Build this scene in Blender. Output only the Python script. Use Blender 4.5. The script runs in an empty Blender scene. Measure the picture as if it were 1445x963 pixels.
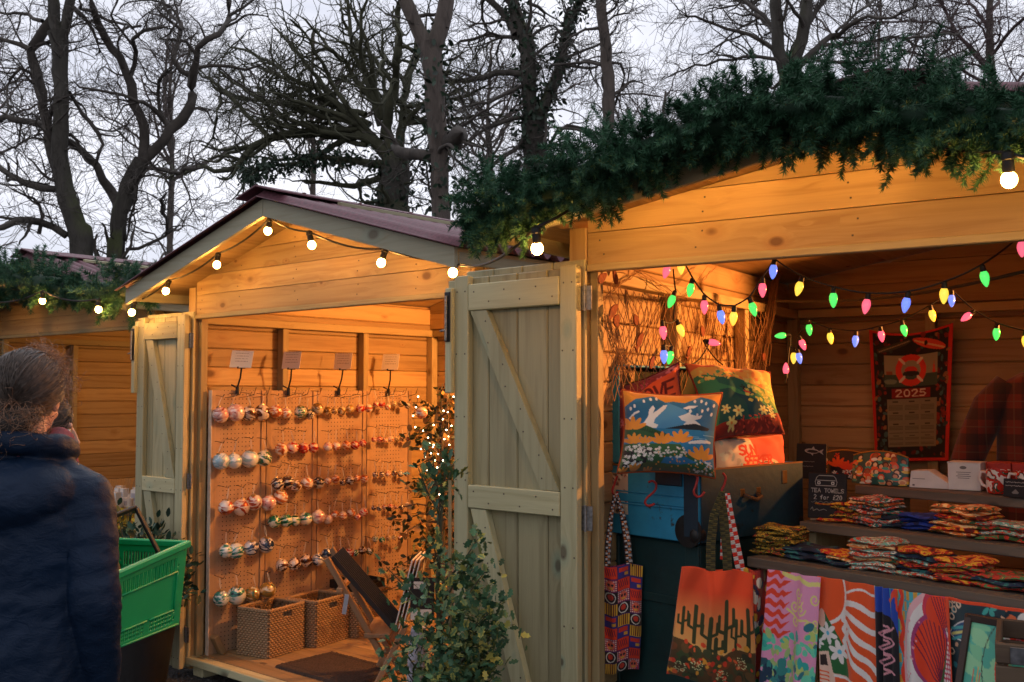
import bpy, bmesh, math, random
import numpy as np
from mathutils import Vector, Matrix, noise as mnoise
R = math.radians
random.seed(7); rng = np.random.default_rng(11)
scene = bpy.context.scene
COL = scene.collection

# ---------------------------------------------------------------- camera model (photo pixels -> world)
F, CX, CY = 1456.0, 722.5, 481.5
PITCH = math.atan(73.5 / F)
EYE = Vector((0, 0, 1.6))
def ray(u, v):
    x = (u - CX) / F; y = -(v - CY) / F
    return Vector((x, math.cos(PITCH) - y * math.sin(PITCH), math.sin(PITCH) + y * math.cos(PITCH)))
def at(u, v, Y):
    d = ray(u, v); return EYE + d * (Y / d.y)
def atz(u, v, z):
    d = ray(u, v); return EYE + d * ((z - EYE.z) / d.z)
def onpl(u, v, P, n):
    d = ray(u, v); n = Vector(n); return EYE + d * ((Vector(P) - EYE).dot(n) / d.dot(n))

# ---------------------------------------------------------------- colours
def lin(c):
    return c / 12.92 if c <= 0.04045 else ((c + 0.055) / 1.055) ** 2.4
def H(h):
    h = h.lstrip('#'); return tuple(lin(int(h[i:i + 2], 16) / 255) for i in (0, 2, 4))

# ---------------------------------------------------------------- materials
MATS = {}
class NT:
    def __init__(s, name):
        s.m = bpy.data.materials.new(name); s.m.use_nodes = True
        s.t = s.m.node_tree; s.t.nodes.clear()
        s.out = s.n('ShaderNodeOutputMaterial'); s.b = s.n('ShaderNodeBsdfPrincipled')
        s.l(s.b.outputs[0], s.out.inputs[0])
    def n(s, t, **k):
        nd = s.t.nodes.new(t)
        for a, b in k.items(): setattr(nd, a, b)
        return nd
    def l(s, a, b): s.t.links.new(a, b)
    def val(s, sock, v):
        if hasattr(v, 'links') or hasattr(v, 'is_output'): s.l(v, sock)
        else:
            if isinstance(v, tuple) and len(v) == 3 and sock.type == 'RGBA': v = (*v, 1)
            sock.default_value = v
    def math(s, op, a, b=0.0, c=0.0):
        nd = s.n('ShaderNodeMath', operation=op)
        for i, q in enumerate((a, b, c)): s.val(nd.inputs[i], q)
        return nd.outputs[0]
    def vmul(s, a, v):
        nd = s.n('ShaderNodeVectorMath', operation='MULTIPLY'); s.l(a, nd.inputs[0]); s.val(nd.inputs[1], v); return nd.outputs[0]
    def vadd(s, a, b):
        nd = s.n('ShaderNodeVectorMath', operation='ADD'); s.l(a, nd.inputs[0]); s.val(nd.inputs[1], b); return nd.outputs[0]
    def mix(s, f, a, b, mode='MIX'):
        nd = s.n('ShaderNodeMix', data_type='RGBA', blend_type=mode)
        s.val(nd.inputs['Factor'], f)
        s.val(nd.inputs[6], a); s.val(nd.inputs[7], b)
        return nd.outputs[2]
    def noise(s, vec, scale, detail=3.0, rough=0.5, dist=0.0):
        nd = s.n('ShaderNodeTexNoise'); nd.inputs['Scale'].default_value = scale
        nd.inputs['Detail'].default_value = detail; nd.inputs['Roughness'].default_value = rough
        nd.inputs['Distortion'].default_value = dist
        if vec is not None: s.l(vec, nd.inputs['Vector'])
        return nd.outputs['Fac']
    def ramp(s, fac, stops, mode='LINEAR'):
        nd = s.n('ShaderNodeValToRGB'); cr = nd.color_ramp; cr.interpolation = mode
        while len(cr.elements) < len(stops): cr.elements.new(0.5)
        for e, (p, c) in zip(cr.elements, stops):
            e.position = p; e.color = (*c, 1) if isinstance(c, tuple) else (c, c, c, 1)
        s.l(fac, nd.inputs[0]); return nd.outputs[0]
    def obj(s): return s.n('ShaderNodeTexCoord').outputs['Object']
    def attr(s, name, out='Vector'): return s.n('ShaderNodeAttribute', attribute_name=name).outputs[out]
    def rand(s): return s.n('ShaderNodeObjectInfo').outputs['Random']
    def bump(s, h, strength=0.3, dist=0.01):
        nd = s.n('ShaderNodeBump'); nd.inputs['Strength'].default_value = strength; nd.inputs['Distance'].default_value = dist
        s.l(h, nd.inputs['Height']); s.l(nd.outputs[0], s.b.inputs['Normal'])
    def set(s, **k):
        for a, v in k.items(): s.val(s.b.inputs[a.replace('_', ' ')], v)
        return s

def flat(name, c, rough=0.6, metal=0.0, var=0.15, scale=30.0, bump=0.0):
    """plain surface with a little procedural unevenness"""
    if name in MATS: return MATS[name]
    t = NT(name); o = t.obj()
    f = t.noise(o, scale, 4)
    lo = tuple(x * (1 - var) for x in c); hi = tuple(min(1, x * (1 + var)) for x in c)
    t.set(Base_Color=t.ramp(f, [(0.3, lo), (0.7, hi)]), Metallic=metal,
          Roughness=t.math('ADD', t.math('MULTIPLY', f, 0.2), rough - 0.1))
    if bump: t.bump(f, bump, 0.01)
    MATS[name] = t.m; return t.m

def wood(name, light, dark, knot, rough=0.62, knots=7.0, stain=None):
    if name in MATS: return MATS[name]
    t = NT(name); w = t.attr('wc'); tint = t.attr('tint', 'Fac')
    v = t.n('ShaderNodeTexVoronoi', feature='F1'); v.inputs['Scale'].default_value = 1.0
    kv = t.vmul(w, (knots * 0.62, knots, knots)); t.l(kv, v.inputs['Vector'])
    cs = t.n('ShaderNodeSeparateColor'); t.l(v.outputs['Color'], cs.inputs[0])
    d = t.math('DIVIDE', v.outputs['Distance'], t.math('ADD', 0.30, t.math('MULTIPLY', t.math('POWER', cs.outputs[0], 2.0), 1.15)))
    bend = t.math('MULTIPLY', t.math('POWER', t.math('SUBTRACT', 1.0, t.math('MINIMUM', d, 1.0)), 5.0), 0.05)
    comb = t.n('ShaderNodeCombineXYZ'); t.l(bend, comb.inputs[1]); t.l(bend, comb.inputs[2])
    wv = t.vadd(w, comb.outputs[0])
    g1 = t.noise(t.vmul(wv, (1.6, 34, 34)), 1.0, 3, 0.55, 0.6)
    g2 = t.noise(t.vmul(wv, (9, 260, 260)), 1.0, 2, 0.6)
    big = t.noise(t.vmul(w, (1.1, 5, 5)), 1.0, 2)
    c = t.ramp(g1, [(0.34, dark), (0.50, light), (0.72, tuple(min(1, x * 1.12) for x in light))])
    c = t.mix(t.math('MULTIPLY', g2, 0.5), c, tuple(x * 0.62 for x in light))
    c = t.mix(t.math('MULTIPLY', big, 0.45), c, tuple(x * 0.80 for x in dark))
    tv = t.math('ADD', 0.70, t.math('MULTIPLY', tint, 0.48))
    cc = t.n('ShaderNodeCombineColor')
    for i in range(3): t.l(tv, cc.inputs[i])
    c = t.mix(1.0, c, cc.outputs[0], 'MULTIPLY')
    if stain:
        halo = t.ramp(d, [(0.14, 1.0), (0.30, 0.0)])
        c = t.mix(t.math('MULTIPLY', halo, t.math('MULTIPLY', big, 0.8)), c, stain)
    km = t.ramp(d, [(0.085, 1.0), (0.15, 0.0)])
    c = t.mix(t.math('MULTIPLY', km, 0.85), c, knot)
    c = t.mix(t.math('LESS_THAN', tint, -.5), c, (.10, .08, .06))
    t.set(Base_Color=c, Roughness=rough)
    t.bump(t.math('ADD', g1, t.math('MULTIPLY', g2, 0.5)), 0.22, 0.004)
    MATS[name] = t.m; return t.m

def vcol(name='print_cloth', rough=0.85, bumpy=True):
    if name in MATS: return MATS[name]
    t = NT(name); o = t.obj()
    c = t.attr('Col', 'Color')
    f = t.noise(o, 900, 2)
    c = t.mix(t.math('MULTIPLY', f, 0.3), c, t.mix(1.0, c, (0.7, 0.7, 0.7), 'MULTIPLY'))
    t.set(Base_Color=c, Roughness=rough)
    if bumpy:
        t.set(Sheen_Weight=0.2); t.bump(t.noise(o, 500, 2), 0.15, 0.002)
    MATS[name] = t.m; return t.m

def emit(name, c, s, body=None):
    if name in MATS: return MATS[name]
    t = NT(name); t.set(Base_Color=body or c, Roughness=0.25, Emission_Color=c, Emission_Strength=s)
    MATS[name] = t.m; return t.m

# ---------------------------------------------------------------- objects
def link(o, parent=None):
    COL.objects.link(o)
    if parent is not None: o.parent = parent
    return o
def tag(o, label=None, cat=None, group=None, kind=None):
    if label: o['label'] = label
    if cat: o['category'] = cat
    if group: o['group'] = group
    if kind: o['kind'] = kind
    return o
def empty(name, loc=(0, 0, 0), rz=0.0):
    o = bpy.data.objects.new(name, None); o.empty_display_size = 0.1
    o.location = loc; o.rotation_euler = (0, 0, rz); COL.objects.link(o); return o
def copy_tree(o, parent=None):
    c = o.copy(); COL.objects.link(c); c.parent = parent
    for ch in list(o.children): copy_tree(ch, c)
    return c

def mesh_np(name, V, T, mat, parent=None, smooth=False, attrs=None, quads=False):
    """V (n,3), T (m,3|4) numpy -> object"""
    V = np.asarray(V, np.float32); T = np.asarray(T, np.int32)
    me = bpy.data.meshes.new(name); k = T.shape[1]
    me.vertices.add(len(V)); me.vertices.foreach_set('co', V.ravel())
    me.loops.add(T.size); me.loops.foreach_set('vertex_index', T.ravel())
    me.polygons.add(len(T)); me.polygons.foreach_set('loop_start', np.arange(0, T.size, k, dtype=np.int32))
    me.polygons.foreach_set('loop_total', np.full(len(T), k, np.int32))
    me.update(calc_edges=True)
    for nm, (typ, arr) in (attrs or {}).items():
        a = me.attributes.new(nm, typ, 'POINT')
        arr = np.asarray(arr, np.float32)
        if typ == 'FLOAT': a.data.foreach_set('value', arr.ravel())
        elif typ == 'FLOAT_VECTOR': a.data.foreach_set('vector', arr.ravel())
        else:
            if arr.shape[1] == 3: arr = np.concatenate([arr, np.ones((len(arr), 1), np.float32)], 1)
            a.data.foreach_set('color', arr.ravel())
    if smooth:
        me.polygons.foreach_set('use_smooth', np.ones(len(T), bool)); 
        if smooth != 'all': me.set_sharp_from_angle(angle=R(45))
    me.materials.append(mat)
    o = bpy.data.objects.new(name, me); return link(o, parent)

def frame_from(d):
    d = d / np.linalg.norm(d); a = np.array([0, 0, 1.0]) if abs(d[2]) < 0.9 else np.array([1.0, 0, 0])
    x = np.cross(a, d); x /= np.linalg.norm(x); return x, np.cross(d, x), d

class MB:
    def __init__(s): s.v, s.f, s.w, s.t = [], [], [], []
    def add(s, verts, faces, wc=None, tint=None):
        b = len(s.v); tt = random.random() if tint is None else tint
        s.v += [tuple(p) for p in verts]; s.f += [tuple(i + b for i in f) for f in faces]
        s.w += [tuple(q) for q in (wc if wc is not None else verts)]; s.t += [tt] * len(verts)
        return s
    def box(s, c, size, M=None, grain=0, ch=0.003, tint=None):
        hx = [x / 2 for x in size]; ch = min(ch, min(hx) * 0.6)
        vs, idx = [], {}
        for sx in (-1, 1):
            for sy in (-1, 1):
                for sz in (-1, 1):
                    for ax in range(3):
                        p = [sx * hx[0], sy * hx[1], sz * hx[2]]
                        for k in range(3):
                            if k != ax: p[k] -= math.copysign(ch, p[k])
                        idx[(sx, sy, sz, ax)] = len(vs); vs.append(p)
        fs = []
        def face(keys):
            ids = [idx[k] for k in keys]
            pts = [Vector(vs[i]) for i in ids]
            n = (pts[1] - pts[0]).cross(pts[2] - pts[0]); cen = sum(pts, Vector()) / len(pts)
            fs.append(tuple(ids if n.dot(cen) > 0 else ids[::-1]))
        for ax in range(3):
            o1, o2 = [k for k in range(3) if k != ax]
            for sg in (-1, 1):
                ks = []
                for a, b in ((-1, -1), (1, -1), (1, 1), (-1, 1)):
                    q = [0, 0, 0]; q[ax] = sg; q[o1] = a; q[o2] = b; ks.append((*q, ax))
                face(ks)
            for a in (-1, 1):
                for b in (-1, 1):
                    q = [0, 0, 0]; q[o1] = a; q[o2] = b; q0 = list(q); q1 = list(q); q0[ax] = -1; q1[ax] = 1
                    face([(*q0, o1), (*q1, o1), (*q1, o2), (*q0, o2)])
        for sx in (-1, 1):
            for sy in (-1, 1):
                for sz in (-1, 1): face([(sx, sy, sz, k) for k in range(3)])
        off = [random.uniform(0, 60) for _ in range(3)]
        od = [grain] + [k for k in range(3) if k != grain]
        wc = [[p[od[k]] + off[k] for k in range(3)] for p in vs]
        c = Vector(c)
        out = [(M @ Vector(p) if M is not None else Vector(p)) + c for p in vs]
        return s.add(out, fs, wc, tint)
    def prism(s, poly, lo, hi, plane='xz', grain=0, tint=None):
        """poly of (a,b) extruded along the remaining axis"""
        n = len(poly); ar = sum(poly[i][0] * poly[(i + 1) % n][1] - poly[(i + 1) % n][0] * poly[i][1] for i in range(n))
        if ar < 0: poly = poly[::-1]
        def P(a, b, h): return {'xz': (a, h, b), 'xy': (a, b, h), 'yz': (h, a, b)}[plane]
        vs = [P(a, b, lo) for a, b in poly] + [P(a, b, hi) for a, b in poly]
        fs = [tuple(range(n))[::-1], tuple(range(n, 2 * n))] + [(i, (i + 1) % n, n + (i + 1) % n, n + i) for i in range(n)]
        if plane == 'xz': fs = [f[::-1] for f in fs]
        off = [random.uniform(0, 60) for _ in range(3)]; od = [grain] + [k for k in range(3) if k != grain]
        return s.add(vs, fs, [[p[od[k]] + off[k] for k in range(3)] for p in vs], tint)
    def bar(s, p0, p1, w, h, up=(0, 0, 1), tint=None, ch=0.003):
        """rectangular bar between two points"""
        p0, p1 = Vector(p0), Vector(p1); d = (p1 - p0); L = d.length; d.normalize()
        u = Vector(up); x = d; y = u.cross(x)
        if y.length < 1e-4: y = Vector((1, 0, 0)).cross(x)
        y.normalize(); z = x.cross(y)
        M = Matrix((x, y, z)).transposed()
        return s.box((p0 + p1) / 2, (L, w, h), M, 0, ch, tint)
    def tube(s, pts, r, sides=8, cap=True, tint=None):
        pts = [np.array(p, float) for p in pts]; n = len(pts)
        rr = [r] * n if not hasattr(r, '__len__') else list(r)
        vs, fs, wc = [], [], []; L = 0; px = None
        for i, p in enumerate(pts):
            d = pts[min(i + 1, n - 1)] - pts[max(i - 1, 0)]; d = d / (np.linalg.norm(d) + 1e-9)
            if px is None: x, y, _ = frame_from(d)
            else:
                x = px - d * np.dot(px, d); x /= (np.linalg.norm(x) + 1e-9); y = np.cross(d, x)
            px = x
            if i: L += np.linalg.norm(p - pts[i - 1])
            for k in range(sides):
                a = 2 * math.pi * k / sides
                vs.append(p + rr[i] * (math.cos(a) * x + math.sin(a) * y)); wc.append((L, math.cos(a) * rr[i], math.sin(a) * rr[i]))
        for i in range(n - 1):
            for k in range(sides):
                k2 = (k + 1) % sides
                fs.append((i * sides + k, i * sides + k2, (i + 1) * sides + k2, (i + 1) * sides + k))
        if cap: fs += [tuple(range(sides))[::-1], tuple(range((n - 1) * sides, n * sides))]
        return s.add(vs, fs, wc, tint)
    def lathe(s, prof, c=(0, 0, 0), M=None, sides=16, tint=None, closed=False):
        """prof = [(r,z)]"""
        vs, fs = [], []
        for r, z in prof:
            for k in range(sides):
                a = 2 * math.pi * k / sides; vs.append(Vector((r * math.cos(a), r * math.sin(a), z)))
        n = len(prof)
        for i in range(n - 1):
            for k in range(sides):
                k2 = (k + 1) % sides; fs.append((i * sides + k, i * sides + k2, (i + 1) * sides + k2, (i + 1) * sides + k))
        if not closed:
            if prof[0][0] > 1e-5: fs.append(tuple(range(sides))[::-1])
            if prof[-1][0] > 1e-5: fs.append(tuple(range((n - 1) * sides, n * sides)))
        c = Vector(c)
        return s.add([(M @ p if M is not None else p) + c for p in vs], fs, None, tint)
    def ell(s, c, r, M=None, nu=16, nv=10, tint=None):
        prof = [(max(1e-6, math.sin(math.pi * j / nv)), -math.cos(math.pi * j / nv)) for j in range(nv + 1)]
        vs, fs = [], []
        for rr, z in prof:
            for k in range(nu):
                a = 2 * math.pi * k / nu; vs.append(Vector((r[0] * rr * math.cos(a), r[1] * rr * math.sin(a), r[2] * z)))
        for i in range(nv):
            for k in range(nu):
                k2 = (k + 1) % nu; fs.append((i * nu + k, i * nu + k2, (i + 1) * nu + k2, (i + 1) * nu + k))
        c = Vector(c)
        return s.add([(M @ p if M is not None else p) + c for p in vs], fs, None, tint)
    def cap(s, p0, p1, r0, r1, sides=14):
        """tapered capsule"""
        p0, p1 = np.array(p0, float), np.array(p1, float); d = (p1 - p0); d /= np.linalg.norm(d)
        pts, rs = [], []
        for j in range(5):
            a = math.pi / 2 * (1 - j / 4.0); pts.append(p0 - d * r0 * math.sin(a)); rs.append(max(1e-4, r0 * math.cos(a)))
        for j in range(5):
            a = math.pi / 2 * (j / 4.0); pts.append(p1 + d * r1 * math.sin(a)); rs.append(max(1e-4, r1 * math.cos(a)))
        return s.tube(pts, rs, sides)
    def build(s, name, mat, parent=None, smooth=False):
        me = bpy.data.meshes.new(name); me.from_pydata(s.v, [], s.f); me.update()
        a = me.attributes.new('wc', 'FLOAT_VECTOR', 'POINT'); a.data.foreach_set('vector', np.array(s.w, np.float32).ravel())
        a = me.attributes.new('tint', 'FLOAT', 'POINT'); a.data.foreach_set('value', np.array(s.t, np.float32))
        if smooth:
            me.polygons.foreach_set('use_smooth', np.ones(len(me.polygons), bool))
            if smooth != 'all': me.set_sharp_from_angle(angle=R(42))
        me.materials.append(mat)
        return link(bpy.data.objects.new(name, me), parent)

def bake_remesh(o, voxel, smooth=6, deci=None):
    """voxel union + smoothing of an object's mesh, applied"""
    m = o.modifiers.new('r', 'REMESH'); m.mode = 'VOXEL'; m.voxel_size = voxel
    if smooth:
        m2 = o.modifiers.new('s', 'SMOOTH'); m2.iterations = smooth; m2.factor = 0.5
    bpy.context.view_layer.update()
    dg = bpy.context.evaluated_depsgraph_get()
    me = bpy.data.meshes.new_from_object(o.evaluated_get(dg), depsgraph=dg)
    mats = list(o.data.materials); o.modifiers.clear(); old = o.data; o.data = me
    me.materials.clear()
    for x in mats: me.materials.append(x)
    me.polygons.foreach_set('use_smooth', np.ones(len(me.polygons), bool))
    bpy.data.meshes.remove(old)
    return o
def verts_np(o):
    a = np.empty(len(o.data.vertices) * 3, np.float32); o.data.vertices.foreach_get('co', a); return a.reshape(-1, 3)
def normals_np(o):
    a = np.empty(len(o.data.vertices) * 3, np.float32); o.data.vertices.foreach_get('normal', a); return a.reshape(-1, 3)
def set_verts(o, V):
    o.data.vertices.foreach_set('co', np.asarray(V, np.float32).ravel()); o.data.update()

# batch tubes: P (N,K,3), Rr (N,K)
def tubes(P, Rr, sides=3):
    N, K, _ = P.shape
    D = np.empty_like(P); D[:, 1:-1] = P[:, 2:] - P[:, :-2]; D[:, 0] = P[:, 1] - P[:, 0]; D[:, -1] = P[:, -1] - P[:, -2]
    D /= (np.linalg.norm(D, axis=2, keepdims=True) + 1e-9)
    ref = np.where(np.abs(D[:, :1, 2:3]) < 0.8, np.array([[[0, 0, 1.0]]]), np.array([[[1.0, 0, 0]]]))
    ref = np.broadcast_to(ref, D.shape)
    X = np.cross(ref, D); X /= (np.linalg.norm(X, axis=2, keepdims=True) + 1e-9); Yv = np.cross(D, X)
    ang = np.arange(sides) * 2 * math.pi / sides
    V = P[:, :, None, :] + Rr[:, :, None, None] * (np.cos(ang)[None, None, :, None] * X[:, :, None, :] + np.sin(ang)[None, None, :, None] * Yv[:, :, None, :])
    base = (np.arange(N) * K * sides)[:, None, None]
    i = (np.arange(K - 1) * sides)[None, :, None]; k = np.arange(sides)[None, None, :]; k2 = (k + 1) % sides
    Q = np.stack([base + i + k, base + i + k2, base + i + sides + k2, base + i + sides + k], -1).reshape(-1, 4)
    return V.reshape(-1, 3), Q

# leaves: positions, axis, normal, size, width, outline fan
HOLLY = [(0, 0), (.2, .12), (.15, .28), (.36, .42), (.2, .58), (.26, .78), (.08, .86), (0, 1)]
PLAIN = [(0, 0), (.16, .2), (.24, .45), (.16, .78), (0, 1)]
def leaves(P, A, Nn, S, outline, Cm, Ce, fold=0.25):
    A = A / np.linalg.norm(A, axis=1, keepdims=True)
    X = np.cross(A, Nn); X /= (np.linalg.norm(X, axis=1, keepdims=True) + 1e-9); Z = np.cross(X, A)
    pts = outline + [(-a, b) for a, b in outline[-2:0:-1]]
    n = len(pts); V = [P + A * (S * 0.5)[:, None]]; C = [Cm]
    for a, b in pts:
        V.append(P + A * (S * b)[:, None] + X * (S * a)[:, None] + Z * (S * abs(a) * fold)[:, None]); C.append(Ce if abs(a) > 0.01 else Cm)
    V = np.stack(V, 1); C = np.stack(C, 1); N = len(P)
    base = (np.arange(N) * (n + 1))[:, None]
    T = np.concatenate([np.stack([base[:, 0], base[:, 0] + 1 + i, base[:, 0] + 1 + (i + 1) % n], 1) for i in range(n)])
    return V.reshape(-1, 3), T, C.reshape(-1, 3)
def unit(a): return a / (np.linalg.norm(a, axis=-1, keepdims=True) + 1e-9)

# ---------------------------------------------------------------- a small painter for printed cloth
class Cv:
    def __init__(s, w, h, bg):
        s.w, s.h = w, h; s.a = np.empty((h, w, 3)); s.a[:] = H(bg)
        s.x, s.y = np.meshgrid((np.arange(w) + .5) / w, (np.arange(h) + .5) / w)
        s.A = h / w
    def put(s, m, c): s.a[m] = H(c) if isinstance(c, str) else c
    def ell(s, cx, cy, rx, ry, c, rot=0):
        co, si = math.cos(rot), math.sin(rot); dx, dy = s.x - cx, s.y - cy
        s.put(((dx * co + dy * si) / rx) ** 2 + ((-dx * si + dy * co) / ry) ** 2 < 1, c)
    def ring(s, cx, cy, r0, r1, c):
        d = np.hypot(s.x - cx, s.y - cy); s.put((d > r0) & (d < r1), c)
    def poly(s, pts, c):
        ins = np.zeros_like(s.x, bool); n = len(pts)
        for i in range(n):
            (x0, y0), (x1, y1) = pts[i], pts[(i + 1) % n]
            if y0 == y1: continue
            cond = (s.y < max(y0, y1)) & (s.y >= min(y0, y1)); xi = x0 + (s.y - y0) / (y1 - y0) * (x1 - x0)
            ins ^= cond & (s.x < xi)
        s.put(ins, c)
    def line(s, pts, w, c):
        m = np.zeros_like(s.x, bool)
        for (x0, y0), (x1, y1) in zip(pts[:-1], pts[1:]):
            dx, dy = x1 - x0, y1 - y0; L = dx * dx + dy * dy + 1e-12
            t = np.clip(((s.x - x0) * dx + (s.y - y0) * dy) / L, 0, 1)
            m |= np.hypot(s.x - x0 - t * dx, s.y - y0 - t * dy) < w / 2
        s.put(m, c)
    def rect(s, x0, y0, x1, y1, c): s.put((s.x >= x0) & (s.x < x1) & (s.y >= y0) & (s.y < y1), c)
    def flower(s, cx, cy, r, c, cc, n=5, rot=0.0):
        for k in range(n):
            a = rot + 2 * math.pi * k / n
            s.ell(cx + r * .55 * math.cos(a), cy + r * .55 * math.sin(a), r * .5, r * .24, c, a)
        s.ell(cx, cy, r * .2, r * .2, cc)
    def tuft(s, cx, cy, r, c, n=5):
        for k in range(n):
            a = -math.pi / 2 + (k - (n - 1) / 2) * 0.55
            s.ell(cx + r * .55 * math.cos(a), cy + r * .55 * math.sin(a), r * .5, r * .17, c, a)
    def text(s, txt, x, y, h, wd, c, ratio=0.62, sl=0.0, arch=0.0):
        n = len(txt)
        for i, chh in enumerate(txt):
            dy = arch * (((i + .5) / n * 2 - 1) ** 2)
            for st in GLY.get(chh, []):
                s.line([(x + (p[0] * .8) * h * ratio + (1 - p[1]) * sl * h, y + dy + p[1] * h) for p in st], wd, c)
            x += h * ratio
def arc(cx, cy, rx, ry, a0, a1, n=8):
    return [(cx + rx * math.cos(R(a0 + (a1 - a0) * i / n)), cy + ry * math.sin(R(a0 + (a1 - a0) * i / n))) for i in range(n + 1)]
GLY = {
 'A': [[(0, 1), (.5, 0), (1, 1)], [(.2, .62), (.8, .62)]], 'E': [[(1, 0), (0, 0), (0, 1), (1, 1)], [(0, .5), (.8, .5)]],
 'K': [[(0, 0), (0, 1)], [(1, 0), (0, .55), (1, 1)]], 'L': [[(0, 0), (0, 1), (1, 1)]], 'N': [[(0, 1), (0, 0), (1, 1), (1, 0)]],
 'O': [arc(.5, .5, .5, .5, 0, 360, 14)], 'R': [[(0, 1), (0, 0), (.7, 0), (1, .25), (.7, .5), (0, .5)], [(.4, .5), (1, 1)]],
 'S': [[(1, .12), (.6, 0), (.1, .1), (.1, .4), (.9, .6), (.9, .9), (.4, 1), (0, .88)]], 'T': [[(0, 0), (1, 0)], [(.5, 0), (.5, 1)]],
 'U': [[(0, 0), (0, .75), (.3, 1), (.7, 1), (1, .75), (1, 0)]], 'V': [[(0, 0), (.5, 1), (1, 0)]], 'W': [[(0, 0), (.25, 1), (.5, .3), (.75, 1), (1, 0)]],
 'f': [[(.9, .1), (.6, .05), (.4, .3), (.4, 1)], [(.1, .45), (.8, .45)]], 'o': [arc(.5, .7, .4, .3, 0, 360, 10)], 'r': [[(.2, .4), (.2, 1)], [(.2, .6), (.5, .42), (.8, .45)]],
 '0': [arc(.5, .5, .42, .5, 0, 360, 12)], '2': [[(.05, .2), (.3, 0), (.75, .03), (.9, .28), (.1, 1), (1, 1)]],
 '5': [[(.9, 0), (.15, 0), (.1, .42), (.6, .38), (.95, .65), (.7, .98), (.05, .92)]],
 '£': [[(.9, .15), (.6, 0), (.35, .2), (.4, .6), (.1, 1), (1, 1)], [(.1, .55), (.75, .55)]], ' ': [],
}
def cloth(name, cv, fn, mat=None, nx=None, ny=None, parent=None, thick=0.0015):
    """grid sheet: fn(S,T)->(...,3), S,T in 0..1, T downward; colours from the painter"""
    nx = nx or cv.w; ny = ny or cv.h
    S, T = np.meshgrid(np.linspace(0, 1, nx), np.linspace(0, 1, ny))
    P = fn(S, T).reshape(-1, 3)
    ci = np.clip((T * cv.h).astype(int), 0, cv.h - 1); cj = np.clip((S * cv.w).astype(int), 0, cv.w - 1)
    C = np.clip(cv.a[ci, cj].reshape(-1, 3) ** .97 * 1.38, 0, .84)
    i = (np.arange(ny - 1)[:, None] * nx + np.arange(nx - 1)[None, :]).ravel()
    Q = np.stack([i, i + nx, i + nx + 1, i + 1], 1)
    o = mesh_np(name, P, Q, mat or vcol(), parent, 'all', {'Col': ('FLOAT_COLOR', C)})
    if thick:
        m = o.modifiers.new('thickness', 'SOLIDIFY'); m.thickness = thick; m.offset = 0
    return o
# ---------------------------------------------------------------- shared materials
W_OUT = wood('pine_weathered', (.50, .44, .245), (.37, .30, .155), (.13, .085, .04), stain=(.22, .27, .20))
W_IN = wood('pine_fresh', (.55, .385, .185), (.39, .235, .095), (.12, .05, .018), stain=(.34, .17, .06))
W_FRAME = wood('pine_frame', (.52, .42, .22), (.40, .29, .13), (.14, .08, .035))
W_GREEN = wood('pine_green_treated', (.60, .56, .335), (.47, .425, .235), (.12, .09, .05), stain=(.14, .28, .22), knots=6)
W_BOARD = wood('pine_boarding', (.475, .42, .24), (.34, .29, .155), (.085, .07, .04), stain=(.10, .25, .20), knots=6)
W_BARGE = wood('pine_pale', (.56, .52, .36), (.46, .40, .25), (.16, .12, .07), stain=(.24, .30, .22), knots=5)
W_DARK = wood('board_grey_brown', (.17, .135, .105), (.11, .085, .065), (.05, .035, .025), 0.7)
W_FLOOR = wood('pine_floor', (.48, .33, .17), (.37, .23, .10), (.13, .07, .03))
ROOF = flat('maroon_roofing', (.15, .052, .068), 0.6, 0, 0.35, 60, 0.15)
STEEL = flat('galvanised_steel', (.26, .26, .27), 0.5, 0.8, 0.4, 80)
BLACK = flat('black_metal', (.012, .012, .014), 0.4, 0.3, 0.3, 50)
RUBBER = flat('black_rubber', (.010, .010, .011), 0.55, 0, 0.3, 50)

class Frame:
    """local hut frame: x along the front, y into the hut, z up"""
    def __init__(s, W0, th):
        s.o = Vector(W0); s.th = th; s.d = Vector((math.cos(th), -math.sin(th), 0)); s.e = Vector((math.sin(th), math.cos(th), 0))
    def w(s, x, y, z=0): return s.o + s.d * x + s.e * y + Vector((0, 0, z))
    def loc(s, p): q = Vector(p) - s.o; return Vector((q.dot(s.d), q.dot(s.e), q.z))
    def on_y(s, u, v, y): return onpl(u, v, s.w(0, y), s.e)      # pixel on plane y = const
    def on_x(s, u, v, x): return onpl(u, v, s.w(x, 0), s.d)
WD = 2.28; XC = WD / 2; LINT = 2.055; FL = 0.104
p2 = at(264, 555, 6.0); F2 = Frame((p2.x, p2.y, 0), R(41))
p3 = at(803, 555, 3.66); F3 = Frame((p3.x, p3.y, 0), R(33))
p1 = at(217, 555, 6.75); th1 = R(39)
F1 = Frame((p1.x - WD * math.cos(th1), p1.y + WD * math.sin(th1), 0), th1)

def clip_gable(z0, z1, zr0, tanp, x0, x1):
    """plank between z0 and z1 under a gable line"""
    def xs(z): return max(0, (zr0 - z) / tanp)
    h0, h1 = xs(z0), xs(z1)
    if h0 < 0.03: return None
    L0, R0 = max(x0, XC - h0), min(x1, XC + h0); L1, R1 = max(x0, XC - h1), min(x1, XC + h1)
    if h1 <= 0.01: return [(L0, z0), (R0, z0), (XC, zr0)]
    pts = [(L0, z0), (R0, z0)]
    if R1 < R0 - 1e-6 and R1 < x1 - 1e-6:
        zc = zr0 - (x1 - XC) * tanp
        if z0 < zc < z1 and R0 >= x1 - 1e-6: pts.append((x1, zc))
    pts.append((R1, z1)); pts.append((L1, z1))
    if L1 > x0 + 1e-6:
        zc = zr0 - (XC - x0) * tanp
        if z0 < zc < z1 and L0 <= x0 + 1e-6: pts.append((x0, zc))
    return pts

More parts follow.
